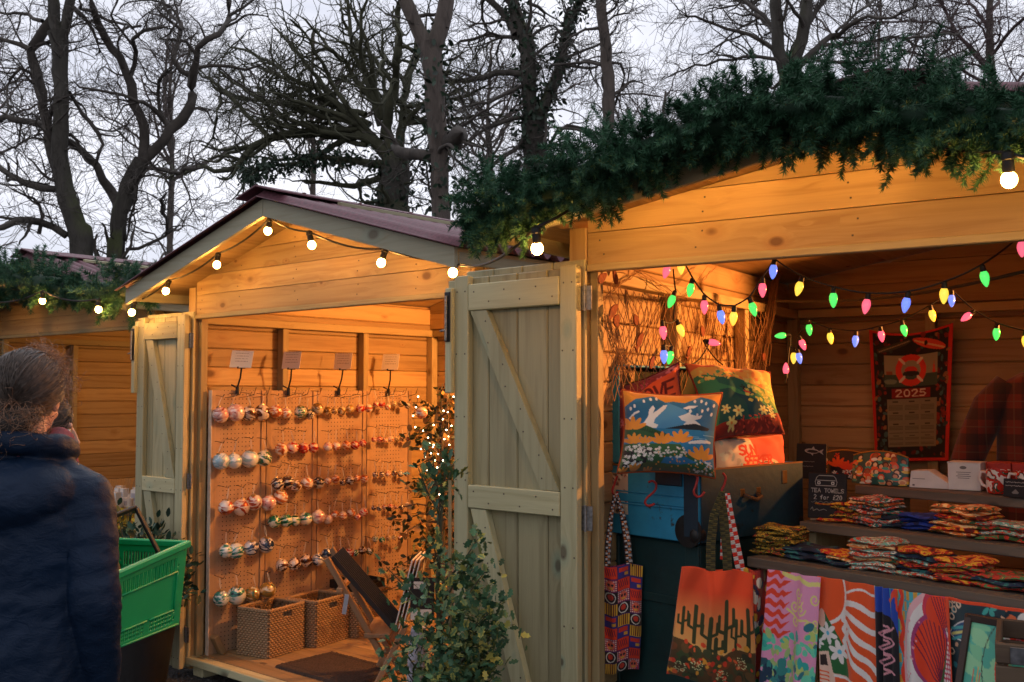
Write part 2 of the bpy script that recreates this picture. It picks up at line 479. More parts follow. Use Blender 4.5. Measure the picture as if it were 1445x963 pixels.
def door(root, hinge, ang, w, z0, z1, flip=1, inner=W_GREEN, zmid=None):
    """ledged and braced leaf; hinge at local point, leaf runs in direction ang (world-local), outer face towards -normal"""
    d = empty('door', hinge, ang); d.parent = root
    mb = MB(); n = 4; sw = 0.072
    bw = (w - 0.02) / n
    for i in range(n):
        mb.box((0.01 + bw * (i + .5), 0.0, (z0 + z1) / 2), (bw - 0.003, 0.018, z1 - z0 - .01), None, 2, 0.004)
    mb.build('boarding', W_BOARD, d)
    def nail(mb, x, y, z): mb.box((x, y, z), (.0055, .003, .0055), ch=.001, tint=-1)
    for nm, xc in (('stile', sw / 2), ('stile', w - sw / 2)):
        mb = MB().box((xc, -0.024, (z0 + z1) / 2), (sw, 0.030, z1 - z0), None, 2, 0.003)
        for q in range(9):
            for dx in (-.02, .02): nail(mb, xc + dx + random.uniform(-.005, .005), -0.0393, z0 + .06 + q * (z1 - z0 - .12) / 8)
        mb.build(nm, inner, d)
    xa, xb = sw + .002, w - sw - .002; zm = zmid or z0 + 0.52 * (z1 - z0) - .02
    zr = [(z1 - .085, .1), (zm, .085), (z0 + .06, .1)]
    for zc, hh in zr:
        mb = MB().box(((xa + xb) / 2, -0.0255, zc), (xb - xa, 0.031, hh), None, 0, 0.003)
        for q in range(6): nail(mb, xa + .03 + q * (xb - xa - .06) / 5, -0.0413, zc + (.02 if q % 2 else -.02))
        mb.build('rail', inner, d)
    for (za, zb) in ((z1 - .137, zm + .045), (zm - .045, z0 + .112)):
        a, b = (xb - .05, xa + .045) if flip > 0 else (xa + .05, xb - .045)
        bb = MB(); hw = 0.036
        dx = (b - a); dz = zb - za; L = math.hypot(dx, dz); k = hw * L / abs(dz)
        bb.prism([(a - k, za), (a + k, za), (b + k, zb), (b - k, zb)], -0.0375, -0.0105, 'xz', 2)
        for q in range(8): tq = (q + .5) / 8; nail(bb, a + (b - a) * tq + (.015 if q % 2 else -.015), -0.0378, za + (zb - za) * tq)
        bb.build('brace', inner, d)
    return d
def hinge(root, x, y, z):
    h = MB(); h.box((x - .014, y, z), (.022, .004, .085), ch=.001).box((x + .014, y, z), (.022, .004, .085), ch=.001)
    h.tube([(x, y - .006, z - .045), (x, y - .006, z + .045)], .0045, 8)
    h.build('hinge', STEEL, root, True)

def hut(label, fr, D, zap, tanp, wallmat=W_IN, front=W_IN, ridge_len=None):
    rt = tag(empty('market_hut', fr.o, -fr.th), label, 'market hut', 'wooden market huts in a row')
    # floor, bearers, sill
    fl = MB(); n = 16
    for i in range(n):
        y0 = 0.055 + i * (D - .06) / n; fl.box((XC, y0 + (D - .06) / n / 2, FL - .011), (WD - .06, (D - .06) / n - .003, .022), None, 0, .002)
    fl.build('floor', W_FLOOR, rt)
    for x in (0.14, 0.8, 1.5, 2.14): MB().box((x, D / 2 - .02, .03), (.10, D - .06, .06), None, 1).build('bearer', W_GREEN, rt)
    MB().box((XC, .012, .0835), (WD - .01, .07, .043), None, 0, .004).build('sill', W_GREEN, rt)
    MB().box((XC, .01, .061 - .0), (WD - .2, .03, .0), None, 0, .0) if False else None
    # plank walls
    ph = 0.112
    def wall(nm, along, fixed, a0, a1, z1):
        mb = MB(); z = FL - .03
        while z < z1 - .01:
            zz = min(z + ph, z1)
            if along == 'y': mb.box((fixed, (a0 + a1) / 2, (z + zz) / 2), (.018, a1 - a0, zz - z - .0025), None, 1, .005)
            else: mb.box(((a0 + a1) / 2, fixed, (z + zz) / 2), (a1 - a0, .018, zz - z - .0025), None, 0, .005)
            z += ph
        # backing so no light leaks through the joints
        if along == 'y': mb.box((fixed + (-.012 if fixed < 1 else .012), (a0 + a1) / 2, (FL + z1) / 2), (.006, a1 - a0, z1 - FL), None, 1, .001)
        else: mb.box(((a0 + a1) / 2, fixed + .012, (FL + z1) / 2), (a1 - a0, .006, z1 - FL), None, 0, .001)
        return mb.build(nm, wallmat, rt)
    zs = zap - tanp * XC - .004; wall('side_wall', 'y', 0.012, 0.072, D, zs); wall('side_wall', 'y', WD - 0.012, 0.072, D, zs)
    wall('back_wall', 'x', D + .011, 0.0, WD, 2.15)
    # studs and plates
    for x in (0.051, WD - .051):
        for k in range(1, 3): MB().box((x, D * k / 3 - .02, (FL + 2.0) / 2), (.058, .045, 2.0 - FL), None, 2).build('stud', W_FRAME, rt)
        MB().box((x, D - .03, (FL + 2.0) / 2), (.058, .055, 2.0 - FL), None, 2).build('stud', W_FRAME, rt)
        MB().box((x, D / 2 + .035, 2.025), (.06, D - .08, .045), None, 1).build('wall_plate', W_FRAME, rt)
    for k in (1, 2): MB().box((WD * k / 3, D - .03, (FL + 2.0) / 2), (.05, .055, 2.0 - FL), None, 2).build('stud', W_FRAME, rt)
    MB().box((XC, D - .031, 2.026), (WD - .17, .055, .045), None, 0).build('wall_plate', W_FRAME, rt)
    # corner posts and inner jambs
    for x, xi in ((.036, .088), (WD - .036, WD - .088)):
        zt = zap - tanp * abs(XC - x) - .02
        MB().box((x, .034, (zt + .03) / 2), (.07, .066, zt - .03), None, 2, .004).build('corner_post', front, rt)
        MB().box((xi, .046, (FL + LINT) / 2), (.03, .045, LINT - FL - .002), None, 2, .003).build('jamb', W_FRAME, rt)
    # gables
    for yy, nm in ((.018, 'front_gable'), (D - .013, 'rear_gable')):
        mb = MB(); z = LINT if nm == 'front_gable' else 2.06; i = 0
        while z < zap - .03:
            pl = clip_gable(z, min(z + ph - .003, zap - .005), zap - .004, tanp, .074 if nm == 'front_gable' else .0225, WD - (.074 if nm == 'front_gable' else .0225))
            if pl:
                mb.prism(pl, yy - .010, yy + .010, 'xz', 0)
                if nm == 'front_gable':
                    for xx in (.12, .50, 1.0, 1.5, 1.9, 2.16):
                        for zz in (z + .028, z + .082):
                            if zz < zap - tanp * abs(xx - XC) - .03: mb.box((xx + random.uniform(-.02, .02), yy - .0102, zz + random.uniform(-.006, .006)), (.006, .003, .006), ch=.001, tint=-1)
            z += ph
        pl = clip_gable(LINT + .012, zap - .02, zap - .012, tanp, .08 if nm == 'front_gable' else .024, WD - (.08 if nm == 'front_gable' else .024)); mb.prism(pl, yy + .0105, yy + .0135, 'xz', 0)
        mb.build(nm, front if nm == 'front_gable' else wallmat, rt)
    MB().box((XC, .012, LINT - .0155), (WD - .152, .04, .026), None, 0, .003).build('lintel_trim', W_FRAME, rt)
    # roof
    OV, FO, BO = 0.17, 0.30, 0.06
    half = XC + OV; ca = math.sqrt(1 + tanp * tanp)
    for sg in (-1, 1):
        mb = MB(); nb = 11; Ltot = half / nb
        for i in range(nb):                                    # deck boards run front to back
            x0, x1 = XC + sg * i * Ltot, XC + sg * ((i + 1) * Ltot - .0004)
            pl = [(x0, zap - tanp * abs(x0 - XC)), (x1, zap - tanp * abs(x1 - XC))]
            pl += [(pl[1][0], pl[1][1] + .016), (pl[0][0], pl[0][1] + .016)]
            mb.prism(pl, -FO + .024, D + BO, 'xz', 1)
        mb.build('roof_deck', W_IN, rt)
        # corrugated sheet, waves run down the slope
        ys = np.arange(-FO - .04, D + BO + .05, .012); xs = np.linspace(0, half + .05, 8)
        Y, X = np.meshgrid(ys, xs, indexing='ij')
        Z = zap + .040 - tanp * X + .018 * np.cos(2 * math.pi * Y / .095) + .004 * np.sin(Y * 9) * (X / half)
        V = np.stack([XC + sg * X, Y, Z], -1).reshape(-1, 3); nx = len(xs)
        i = (np.arange(len(ys) - 1)[:, None] * nx + np.arange(nx - 1)[None, :]).ravel()
        Q = np.stack([i, i + 1, i + nx + 1, i + nx], 1)
        if sg > 0: Q = Q[:, ::-1]
        sh = mesh_np('roof_sheet', V, Q, ROOF, rt, 'all')
        m = sh.modifiers.new('t', 'SOLIDIFY'); m.thickness = .005
        # ridge cap flange
        cp = MB(); a0 = XC + sg * .002; a1 = XC + sg * .17
        cp.prism([(a0, zap + .082), (a1, zap + .082 - tanp * .17), (a1, zap + .075 - tanp * .17), (a0, zap + .074)], -FO - .045, D + BO + .05, 'xz', 1)
        cp.build('ridge_cap', ROOF, rt)
        bt = MB(); b0, b1 = XC + sg * .205, XC + sg * .235
        zb = lambda x: zap - tanp * abs(x - XC)
        bt.prism([(b0, zb(b0) + .062), (b1, zb(b1) + .062), (b1, zb(b1) + .078), (b0, zb(b0) + .078)], -FO + .3, D + BO, 'xz', 1)
        bt.build('roof_batten', W_GREEN, rt)
        # barge boards
        e0, e1 = XC + sg * .0015, XC + sg * half
        pl = [(e0, zap - .068), (e1, zb(e1) - .068), (e1, zb(e1) + .017), (e0, zap + .017)]
        MB().prism(pl, -FO, -FO + .022, 'xz', 0).build('barge_board', W_BARGE, rt)
        MB().box((XC + sg * (half - .012), (D - FO) / 2 + .03, zb(e1) - .018), (.02, D + FO - .0, .06), None, 1).build('eaves_board', W_BARGE, rt)
    pass
    for sg in (-1, 1):
        for k in range(7): MB().ell((XC + sg * .13, -FO + .15 + k * .36, zap + .085 - tanp * .13), (.012, .012, .006), None, 8, 4).build('roof_screw', flat('fixing_caps', (.25, .13, .13), .5), rt, True)
    return rt

HUT2 = hut('open hut with maroon corrugated roof, pegboards of baubles inside and a holly by its doorway', F2, 1.97, 2.535, .274)
HUT3 = hut('nearest hut, glowing red inside, hung with coloured bulbs, selling cushions and tea towels', F3, 2.4, 2.395, .172)
HUT1 = hut('farthest hut, behind the person in the navy coat, selling white gift packs', F1, 1.97, 2.535, .274)

# doors (folded back against the fronts)
d = door(HUT2, (.098, -.045, 0), R(180 + 2), .485, .05, 2.05, 1)
d.scale = (1, -1, 1)
hinge(HUT2, .108, -.045, 1.90); hinge(HUT2, .108, -.045, 1.10); hinge(HUT2, .108, -.045, .24)
d3 = door(HUT3, (.082, -.045, 0), R(180 - 8), .585, .03, 2.045, 1, zmid=1.215); d3.scale = (1, -1, 1)
hinge(HUT3, .092, -.045, 1.93); hinge(HUT3, .092, -.045, 1.17); hinge(HUT3, .092, -.045, .24)
for dd, w in ((d, .485), (d3, .585)):
    # bolt on its block near the free edge
    MB().box((w + .012, -.013, 1.86), (.045, .05, .34), None, 2, .003).build('second_leaf_stile', W_GREEN, dd)
    MB().box((w + .012, -.05, 1.80), (.034, .022, .40), None, 2, .003).build('bolt_block', W_GREEN, dd)
    b = MB(); b.box((w + .012, -.064, 1.89), (.03, .006, .19), ch=.002)
    b.build('bolt', BLACK, dd)
    b = MB(); b.tube([(w + .012, -.072, 1.80), (w + .012, -.072, 1.97)], .005, 8).tube([(w + .012, -.072, 1.84), (w + .035, -.08, 1.835)], .004, 8)
    b.build('bolt_rod', STEEL, dd, True)
# the leaf folded behind each door leaf
for rt_, ang, w, z0 in ((HUT2, 182, .48, .05), (HUT3, 172, .575, .03)):
    e_ = empty('folded_leaf', (.10 if rt_ is HUT2 else .085, -.045, 0), R(ang)); e_.parent = rt_; e_.scale = (1, -1, 1)
    mb = MB()
    for i in range(4): mb.box((.015 + (w / 4) * (i + .5), .036, (z0 + 2.07) / 2), (w / 4 - .003, .018, 2.07 - z0), None, 2, .004)
    mb.build('boarding', W_GREEN, e_)
# timber door in the back wall of the nearest hut
bd = empty('back_door', (1.42, 2.385, 0)); bd.parent = HUT3
mb = MB()
for i in range(6): mb.box((.06 + i * .118 + .059, -.008, 1.0), (.115, .016, 1.72), None, 2, .004)
mb.build('boarding', W_IN, bd)
for x in (.0, .80): MB().box((x + .02, -.022, 1.03), (.06, .03, 1.84), None, 2).build('frame_post', W_FRAME, bd)
MB().box((.42, -.023, 1.925), (.74, .03, .06), None, 0).build('frame_head', W_FRAME, bd)
# ---------------------------------------------------------------- bare winter trees
def bark_mat(name, c, moss, mossamt):
    t = NT(name); o = t.obj()
    f = t.noise(t.vmul(o, (9, 9, 2.2)), 1.0, 5, .65, .8)
    b = t.ramp(f, [(.3, tuple(x * .5 for x in c)), (.7, c)])
    g = t.n('ShaderNodeNewGeometry'); sp = t.n('ShaderNodeSeparateXYZ'); t.l(g.outputs['Normal'], sp.inputs[0])
    m = t.math('MULTIPLY', t.ramp(t.math('ADD', sp.outputs[2], t.math('MULTIPLY', t.noise(o, 1.3, 3), .9)), [(.55, 0.0), (.95, 1.0)]), mossamt)
    t.set(Base_Color=t.mix(m, b, moss), Roughness=.9); t.bump(f, .8, .05); return t.m
BARK = bark_mat('oak_bark', (.100, .090, .076), (.085, .10, .032), .75)
BARK_P = bark_mat('pale_bark', (.165, .132, .112), (.07, .08, .035), .15)
TWIG = flat('twig_bark', (.085, .072, .062), .9, 0, .3, 8)
TWIG_G = flat('mossy_twig_bark', (.078, .078, .046), .9, 0, .3, 8)
TWIG_P = flat('pale_twig_bark', (.13, .105, .095), .9, 0, .3, 8)
IVY = None
def ivy_mat():
    t = NT('ivy_leaf'); c = t.attr('Col', 'Color'); t.set(Base_Color=c, Roughness=.5); return t.m
IVY = ivy_mat()

def resample(P, R_, step):
    P = np.array(P, float); R_ = np.array(R_, float)
    s = np.r_[0, np.cumsum(np.linalg.norm(np.diff(P, axis=0), axis=1))]; n = max(4, int(s[-1] / step) + 1)
    # smooth through the points (Catmull-Rom on the parameter)
    q = np.linspace(0, s[-1], n); out = np.empty((n, 3))
    for i, x in enumerate(q):
        j = min(max(np.searchsorted(s, x) - 1, 0), len(P) - 2); u = (x - s[j]) / max(s[j + 1] - s[j], 1e-9)
        p0, p1, p2_, p3_ = P[max(j - 1, 0)], P[j], P[j + 1], P[min(j + 2, len(P) - 1)]
        out[i] = .5 * ((2 * p1) + (-p0 + p2_) * u + (2 * p0 - 5 * p1 + 4 * p2_ - p3_) * u * u + (-p0 + 3 * p1 - 3 * p2_ + p3_) * u ** 3)
    return out, np.interp(q, s, R_)

def grow(par, count, length, K, gnarl, up, ang, r0, rmin=.0035, lo=.15, taper=.35, curl=0.0):
    """par: list of (P (k,3), R (k)) -> batch (N,K,3),(N,K)"""
    Ls = np.array([np.linalg.norm(np.diff(p, axis=0), axis=1).sum() for p, r in par])
    pick = rng.choice(len(par), count, p=Ls / Ls.sum())
    t = rng.uniform(lo, 1, count); st = np.empty((count, 3)); tg = np.empty((count, 3)); pr = np.empty(count)
    for i, (j, x) in enumerate(zip(pick, t)):
        p, r = par[j]; q = x * (len(p) - 1); a = min(int(q), len(p) - 2); f = q - a
        st[i] = p[a] * (1 - f) + p[a + 1] * f; tg[i] = p[a + 1] - p[a]; pr[i] = r[a] * (1 - f) + r[a + 1] * f
    tg = unit(tg); rv = unit(np.cross(tg, unit(rng.normal(size=(count, 3)))))
    an = rng.uniform(ang * .5, ang * 1.3, count)[:, None]
    d = unit(tg * np.cos(an) + rv * np.sin(an)); L = rng.uniform(length[0], length[1], count) * (1.1 - .5 * t)
    P = np.empty((count, K, 3)); P[:, 0] = st; cv = rng.normal(size=(count, 3)) * curl
    for k in range(1, K):
        d = unit(d + rng.normal(size=(count, 3)) * gnarl + cv / K + np.array([0, 0, up]) / K)
        P[:, k] = P[:, k - 1] + d * (L / (K - 1))[:, None]
    rb = np.minimum(pr * .62, r0 * rng.uniform(.6, 1.1, count))
    Rr = np.maximum(rb[:, None] * np.linspace(1, taper, K)[None], rmin)
    return P, Rr
def as_par(P, Rr): return [(P[i], Rr[i]) for i in range(len(P))]

def tree(name, label, cat, limbs, Y, bark, twig, counts, lens, gn=.3, up=.25, jitter=.5, trunk_limbs=1, ivy=None, tr=(.045, .018, .0075, .0042), base_z=True, curl=.5, group=None):
    """limbs: pixel polylines [(u, v, width_px)...]; the first trunk_limbs form the trunk"""
    rt = None; par = []; VV, QQ = [], []; TV, TQ = [], []; off = 0; toff = 0
    root = at(limbs[0][0][0], limbs[0][0][1], Y)
    rt = tag(empty(name, (root.x, Y, 0)), label, cat, group or 'bare trees behind the huts'); ro = np.array(rt.location)
    for li, lm in enumerate(limbs):
        n = len(lm); dy = np.zeros(n)
        if li >= trunk_limbs: dy = np.cumsum(rng.normal(size=n) * jitter * .55) * np.linspace(0, 1, n)
        pts = [np.array(at(u, v, Y + dy[i])) for i, (u, v, w) in enumerate(lm)]; rs = [w * .5 * (Y + dy[i]) / F for i, (u, v, w) in enumerate(lm)]
        if li == 0 and base_z and pts[0][2] > 0.1:
            pts.insert(0, np.array([pts[0][0], pts[0][1], -.05])); rs.insert(0, rs[0] * 1.25)
        P, r = resample(pts, rs, .22)
        P[1:] += rng.normal(size=(len(P) - 1, 3)) * .018 * (1 if li >= trunk_limbs else .6)
        r = r * (1 + rng.normal(size=len(r)) * .05)
        if li: r[-1] = .004
        V, Q = tubes(P[None] - ro, r[None], 12 if li < trunk_limbs else 8)
        if li < trunk_limbs: TV.append(V); TQ.append(Q + toff); toff += len(V)
        else: VV.append(V); QQ.append(Q + off); off += len(V)
        par.append((P, r))
    mesh_np('trunk', np.concatenate(TV), np.concatenate(TQ), bark, rt, 'all')
    cur = par; gens = []
    for lv in range(4):
        if counts[lv] == 0: continue
        P, Rr = grow(cur, counts[lv], lens[lv], (9, 8, 7, 6)[lv], gn * (1, .9, .8, .7)[lv], up * (1, 1, .6, .3)[lv], (1.0, .95, .85, .75)[lv], tr[lv] , curl=curl, lo=(.25 if lv == 0 else .12))
        gens.append((P, Rr)); cur = as_par(P, Rr) + (cur if lv == 0 else [])
    for lv, (P, Rr) in enumerate(gens):
        V, Q = tubes(P - ro, Rr, 5 if lv < 1 else (4 if lv < 2 else 3)); VV.append(V); QQ.append(Q + off); off += len(V)
    if VV: mesh_np('crown', np.concatenate(VV), np.concatenate(QQ), twig, rt, 'all')
    if ivy:
        n, spread, sel = ivy; ps = [par[i] for i in sel]
        Ls = np.array([len(p) for p, r in ps]); pk = rng.choice(len(ps), n, p=Ls / Ls.sum())
        A = np.array([ps[j][0][rng.integers(len(ps[j][0]))] + rng.normal(size=3) * .1 for j in pk])
        rad = np.array([np.interp(0, [0], [ps[j][1].mean()]) for j in pk])
        dirs = unit(rng.normal(size=(n, 3))); PP = A + dirs * (rad * rng.uniform(.85, 1.0 + spread, n))[:, None]
        ax = unit(rng.normal(size=(n, 3)) + np.array([0, 0, -.8])); S = rng.uniform(.07, .15, n)
        cm = np.array([.014, .034, .016])[None] * rng.uniform(.5, 1.7, (n, 1)); V, T, Cc = leaves(PP - ro, ax, dirs, S, PLAIN, cm, cm * 1.2)
        mesh_np('ivy', V, T, IVY, rt, False, {'Col': ('FLOAT_COLOR', Cc)})
    return rt

# leftmost tree
tree('bare_tree', 'tall dark bare tree with a straight trunk, leftmost of the trees behind the huts', 'tree', [
    [(116, 372, 32), (107, 318, 29), (94, 277, 27), (84, 224, 24), (85, 180, 21), (86, 125, 20), (84, 85, 24), (82, 45, 28)],
    [(82, 50, 16), (76, 25, 17), (74, 0, 17), (70, -40, 15)], [(84, 60, 16), (95, 30, 15), (98, 0, 14), (102, -40, 12)],
    [(84, 255, 17), (72, 205, 16), (64, 160, 15), (56, 120, 14), (46, 92, 14), (43, 68, 13), (60, 46, 15), (70, 20, 15)],
    [(43, 70, 8), (25, 60, 7), (5, 56, 5), (-30, 40, 4)],
    [(79, 267, 10), (37, 258, 9), (0, 237, 8), (-40, 225, 7)], [(94, 333, 11), (75, 318, 10), (49, 310, 11), (20, 316, 9), (-20, 325, 8)],
    [(98, 130, 5), (112, 157, 5), (131, 179, 6), (146, 202, 5), (138, 226, 5), (130, 238, 4)], [(62, 150, 6), (50, 130, 6), (45, 105, 5), (25, 98, 5), (10, 120, 4), (12, 140, 3)],
    [(102, 10, 7), (120, 25, 6), (132, 45, 5), (139, 70, 4), (135, 80, 3)], [(55, 330, 6), (58, 300, 5), (54, 285, 4), (30, 270, 3), (5, 262, 3)],
    [(60, 30, 6), (35, 20, 5), (10, 22, 4), (-20, 15, 3)]], 16.0, BARK, TWIG, (34, 150, 620, 1500), ((.5, 1.5), (.4, 1.1), (.25, .7), (.15, .42)), .28, .1, .7, 3)
# forked tree with the heart-shaped loop
tree('bare_tree', 'forked bare tree with two curving limbs bending into a loop, second tree from the left', 'tree', [
    [(162, 372, 26), (165, 345, 23), (168, 310, 23), (176, 282, 25), (187, 250, 23), (200, 226, 22)],
    [(200, 228, 18), (224, 206, 16), (247, 183, 16), (265, 153, 15), (273, 127, 14), (269, 108, 13), (277, 96, 10), (275, 75, 9), (295, 56, 9), (314, 41, 8), (323, 20, 7), (322, -10, 6)],
    [(202, 222, 16), (206, 190, 14), (200, 168, 14), (191, 146, 14), (183, 112, 13), (168, 82, 13), (150, 52, 12), (135, 20, 10), (128, -10, 9)],
    [(168, 300, 16), (161, 277, 14), (138, 243, 12), (116, 211, 11), (82, 191, 10), (49, 174, 10), (10, 169, 9), (-30, 166, 8)],
    [(270, 108, 9), (250, 93, 8), (247, 71, 7), (258, 40, 7), (240, 18, 5), (226, -6, 4)], [(184, 108, 7), (191, 78, 7), (190, 56, 6), (206, 45, 6), (239, 36, 4)],
    [(239, 180, 9), (228, 165, 8), (206, 146, 6), (187, 140, 5), (157, 133, 4), (127, 125, 4), (99, 110, 3)], [(232, 170, 6), (223, 142, 5), (225, 112, 5), (237, 103, 5), (250, 97, 4)],
    [(135, 20, 5), (165, 35, 4), (200, 38, 4)], [(255, 42, 5), (230, 25, 4), (215, 5, 4)], [(277, 96, 6), (310, 92, 5), (350, 96, 4), (380, 88, 3)],
    [(196, 235, 6), (225, 238, 6), (254, 245, 6), (284, 237, 5)], [(200, 240, 4), (180, 330, 3), (178, 345, 3)], [(178, 352, 5), (205, 343, 5), (232, 330, 4), (238, 312, 5), (226, 288, 5), (234, 272, 4)],
    [(275, 75, 5), (262, 60, 5), (225, 55, 3)], [(323, 22, 4), (345, 10, 4), (370, -10, 3)], [(186, 270, 5), (205, 240, 4)]],
    16.5, BARK, TWIG, (44, 190, 760, 1900), ((.5, 1.6), (.4, 1.1), (.25, .7), (.15, .42)), .28, .1, .7, 1)
# gnarled mossy oak in the middle
fan = []
for k in range(17):
    a = R(96 + k * 5.6 + random.uniform(-3, 3)); ln = random.uniform(150, 250) * (1 if k < 12 else .85); u0, v0 = 540 - k * 2.0, 205 - random.uniform(0, 60); pts = [(u0, v0, 9)]
    da = 0
    for j in range(1, 8):
        da += random.uniform(-.30, .30); da *= .85; u0 += math.cos(a + da) * ln / 7; v0 -= math.sin(a + da) * ln / 7 * .95; pts.append((u0, v0, max(3, 9.5 - j * .95)))
    fan.append(pts)
for k in range(7):
    a = R(60 - k * 16 + random.uniform(-4, 4)); ln = random.uniform(90, 150); u0, v0 = 570, 190 - random.uniform(0, 70); pts = [(u0, v0, 7)]; da = 0
    for j in range(1, 7):
        da += random.uniform(-.35, .35); da *= .85; u0 += math.cos(a + da) * ln / 6; v0 -= math.sin(a + da) * ln / 6; pts.append((u0, v0, max(2.5, 7.5 - j * .8)))
    fan.append(pts)
tree('oak_tree', 'gnarled mossy oak with dense twisting branches and a long low limb reaching left', 'tree', [
    [(552, 330, 52), (554, 285, 48), (557, 248, 42), (556, 218, 34)],
    [(556, 225, 24), (535, 204, 19), (508, 190, 15), (480, 189, 14), (445, 187, 13), (419, 187, 13), (381, 196, 12), (351, 213, 12), (338, 233, 10), (310, 241, 7), (284, 237, 6), (254, 245, 5), (232, 239, 4), (215, 240, 3)],
    [(552, 215, 18), (547, 180, 15), (548, 149, 14), (556, 121, 13), (562, 69, 11), (561, 30, 9), (566, -15, 7)], [(562, 212, 16), (567, 175, 13), (571, 138, 12), (578, 100, 9), (590, 60, 7), (586, 20, 5)],
    [(545, 210, 10), (508, 173, 8), (473, 138, 7), (445, 107, 6), (420, 76, 5), (400, 50, 4)], [(540, 232, 14), (500, 228, 10), (460, 222, 7), (420, 228, 5), (380, 236, 4), (350, 250, 3)],
    [(540, 250, 12), (500, 262, 8), (460, 258, 6), (420, 255, 4)], [(381, 196, 8), (345, 160, 6), (322, 132, 6), (312, 130, 5), (306, 165, 4), (300, 195, 3), (285, 215, 3)],
    [(338, 233, 6), (348, 250, 5), (335, 275, 3)]] + fan, 20.0, BARK, TWIG_G, (190, 620, 1750, 1900), ((.8, 2.3), (.5, 1.5), (.3, .9), (.18, .5)), .36, .05, .9, 1, (2600, .8, (0, 5)), (.075, .030, .010, .0048), True, .7)
# pale smooth trunk in front
tree('bare_tree', 'thick pale forked trunk with a burl and a sawn stub, before the mossy oak', 'tree', [
    [(622, 325, 28), (621, 277, 26), (619, 225, 27), (615, 173, 28), (612, 121, 29), (610, 86, 30), (606, 64, 34)],
    [(604, 66, 24), (592, 45, 22), (579, 17, 20), (568, -10, 19), (556, -50, 17)], [(612, 68, 25), (620, 45, 25), (627, 20, 25), (631, -5, 24), (636, -50, 22)],
    [(612, 222, 17), (590, 222, 17), (573, 221, 16), (560, 215, 13), (550, 205, 9)], [(626, 205, 22), (638, 196, 26), (648, 190, 24), (655, 186, 12)], [(630, 195, 18), (642, 200, 20), (650, 205, 18), (652, 212, 10)],
    [(640, 185, 5), (665, 172, 4), (700, 150, 3)], [(579, 10, 5), (560, -5, 4)]], 15.0, BARK_P, TWIG, (10, 50, 150, 300), ((.5, 1.5), (.4, 1.0), (.25, .6), (.15, .4)), .25, .1, .4, 3, (900, .7, (0,)))
IVY_T = tree('bare_tree', 'dark forked tree wrapped in ivy, between the pale trunk and the slim grey trunk', 'tree', [
    [(756, 300, 40), (755, 224, 34), (751, 174, 36)],
    [(750, 178, 22), (747, 140, 22), (745, 100, 24), (744, 62, 21), (733, 38, 19), (725, 12, 18), (720, -30, 16)], [(756, 176, 20), (766, 155, 18), (780, 125, 16), (790, 95, 15), (795, 65, 13), (804, 30, 12), (819, -2, 11), (830, -30, 9)],
    [(728, 48, 12), (705, 17, 10), (687, -2, 10), (670, -25, 8)], [(735, 105, 11), (702, 102, 10), (670, 110, 8), (640, 115, 6), (610, 118, 4)], [(735, 53, 7), (690, 51, 5), (640, 63, 4)], [(740, 166, 7), (690, 179, 5), (655, 207, 4), (640, 220, 3)],
    [(740, 120, 6), (700, 140, 5), (660, 150, 4), (640, 165, 3)], [(745, 5, 6), (770, 12, 5), (765, 30, 4)], [(795, 92, 5), (830, 96, 4), (847, 93, 3)], [(762, 220, 5), (795, 182, 5), (830, 184, 4), (846, 200, 4)],
    [(722, 30, 5), (700, 30, 4), (660, 40, 3)], [(770, 150, 5), (770, 210, 3)], [(745, 200, 5), (700, 230, 4), (650, 262, 3)], [(745, 190, 5), (720, 215, 4), (690, 240, 3), (665, 250, 2)]],
    19.0, BARK, TWIG, (60, 210, 760, 1200), ((.6, 1.8), (.4, 1.2), (.25, .75), (.15, .45)), .3, .05, .8, 3, (4200, .45, (0, 1, 2)), (.05, .02, .008, .0048))
tree('bare_tree', 'slim straight grey trunk, right of the ivy-wrapped tree', 'tree', [
    [(858, 240, 19), (857, 194, 18), (858, 125, 17), (856, 82, 17), (851, 37, 16), (848, 0, 16), (846, -40, 15)],
    [(860, 88, 5), (872, 88, 4), (880, 102, 4), (879, 125, 4), (868, 152, 4), (872, 165, 3)], [(848, 40, 5), (825, 42, 4), (806, 52, 3), (790, 70, 3)], [(848, 92, 5), (820, 88, 4), (795, 92, 4), (775, 88, 3)],
    [(856, 20, 4), (870, 10, 4), (872, -15, 3)], [(858, 30, 3), (875, 18, 3), (890, 20, 2)], [(846, 200, 5), (820, 184, 4), (775, 180, 4)], [(862, 140, 3), (900, 132, 3), (935, 138, 2)]],
    17.0, BARK_P, TWIG, (22, 90, 380, 700), ((.4, 1.4), (.3, 1.0), (.2, .7), (.12, .4)), .25, 0, .5, 1)
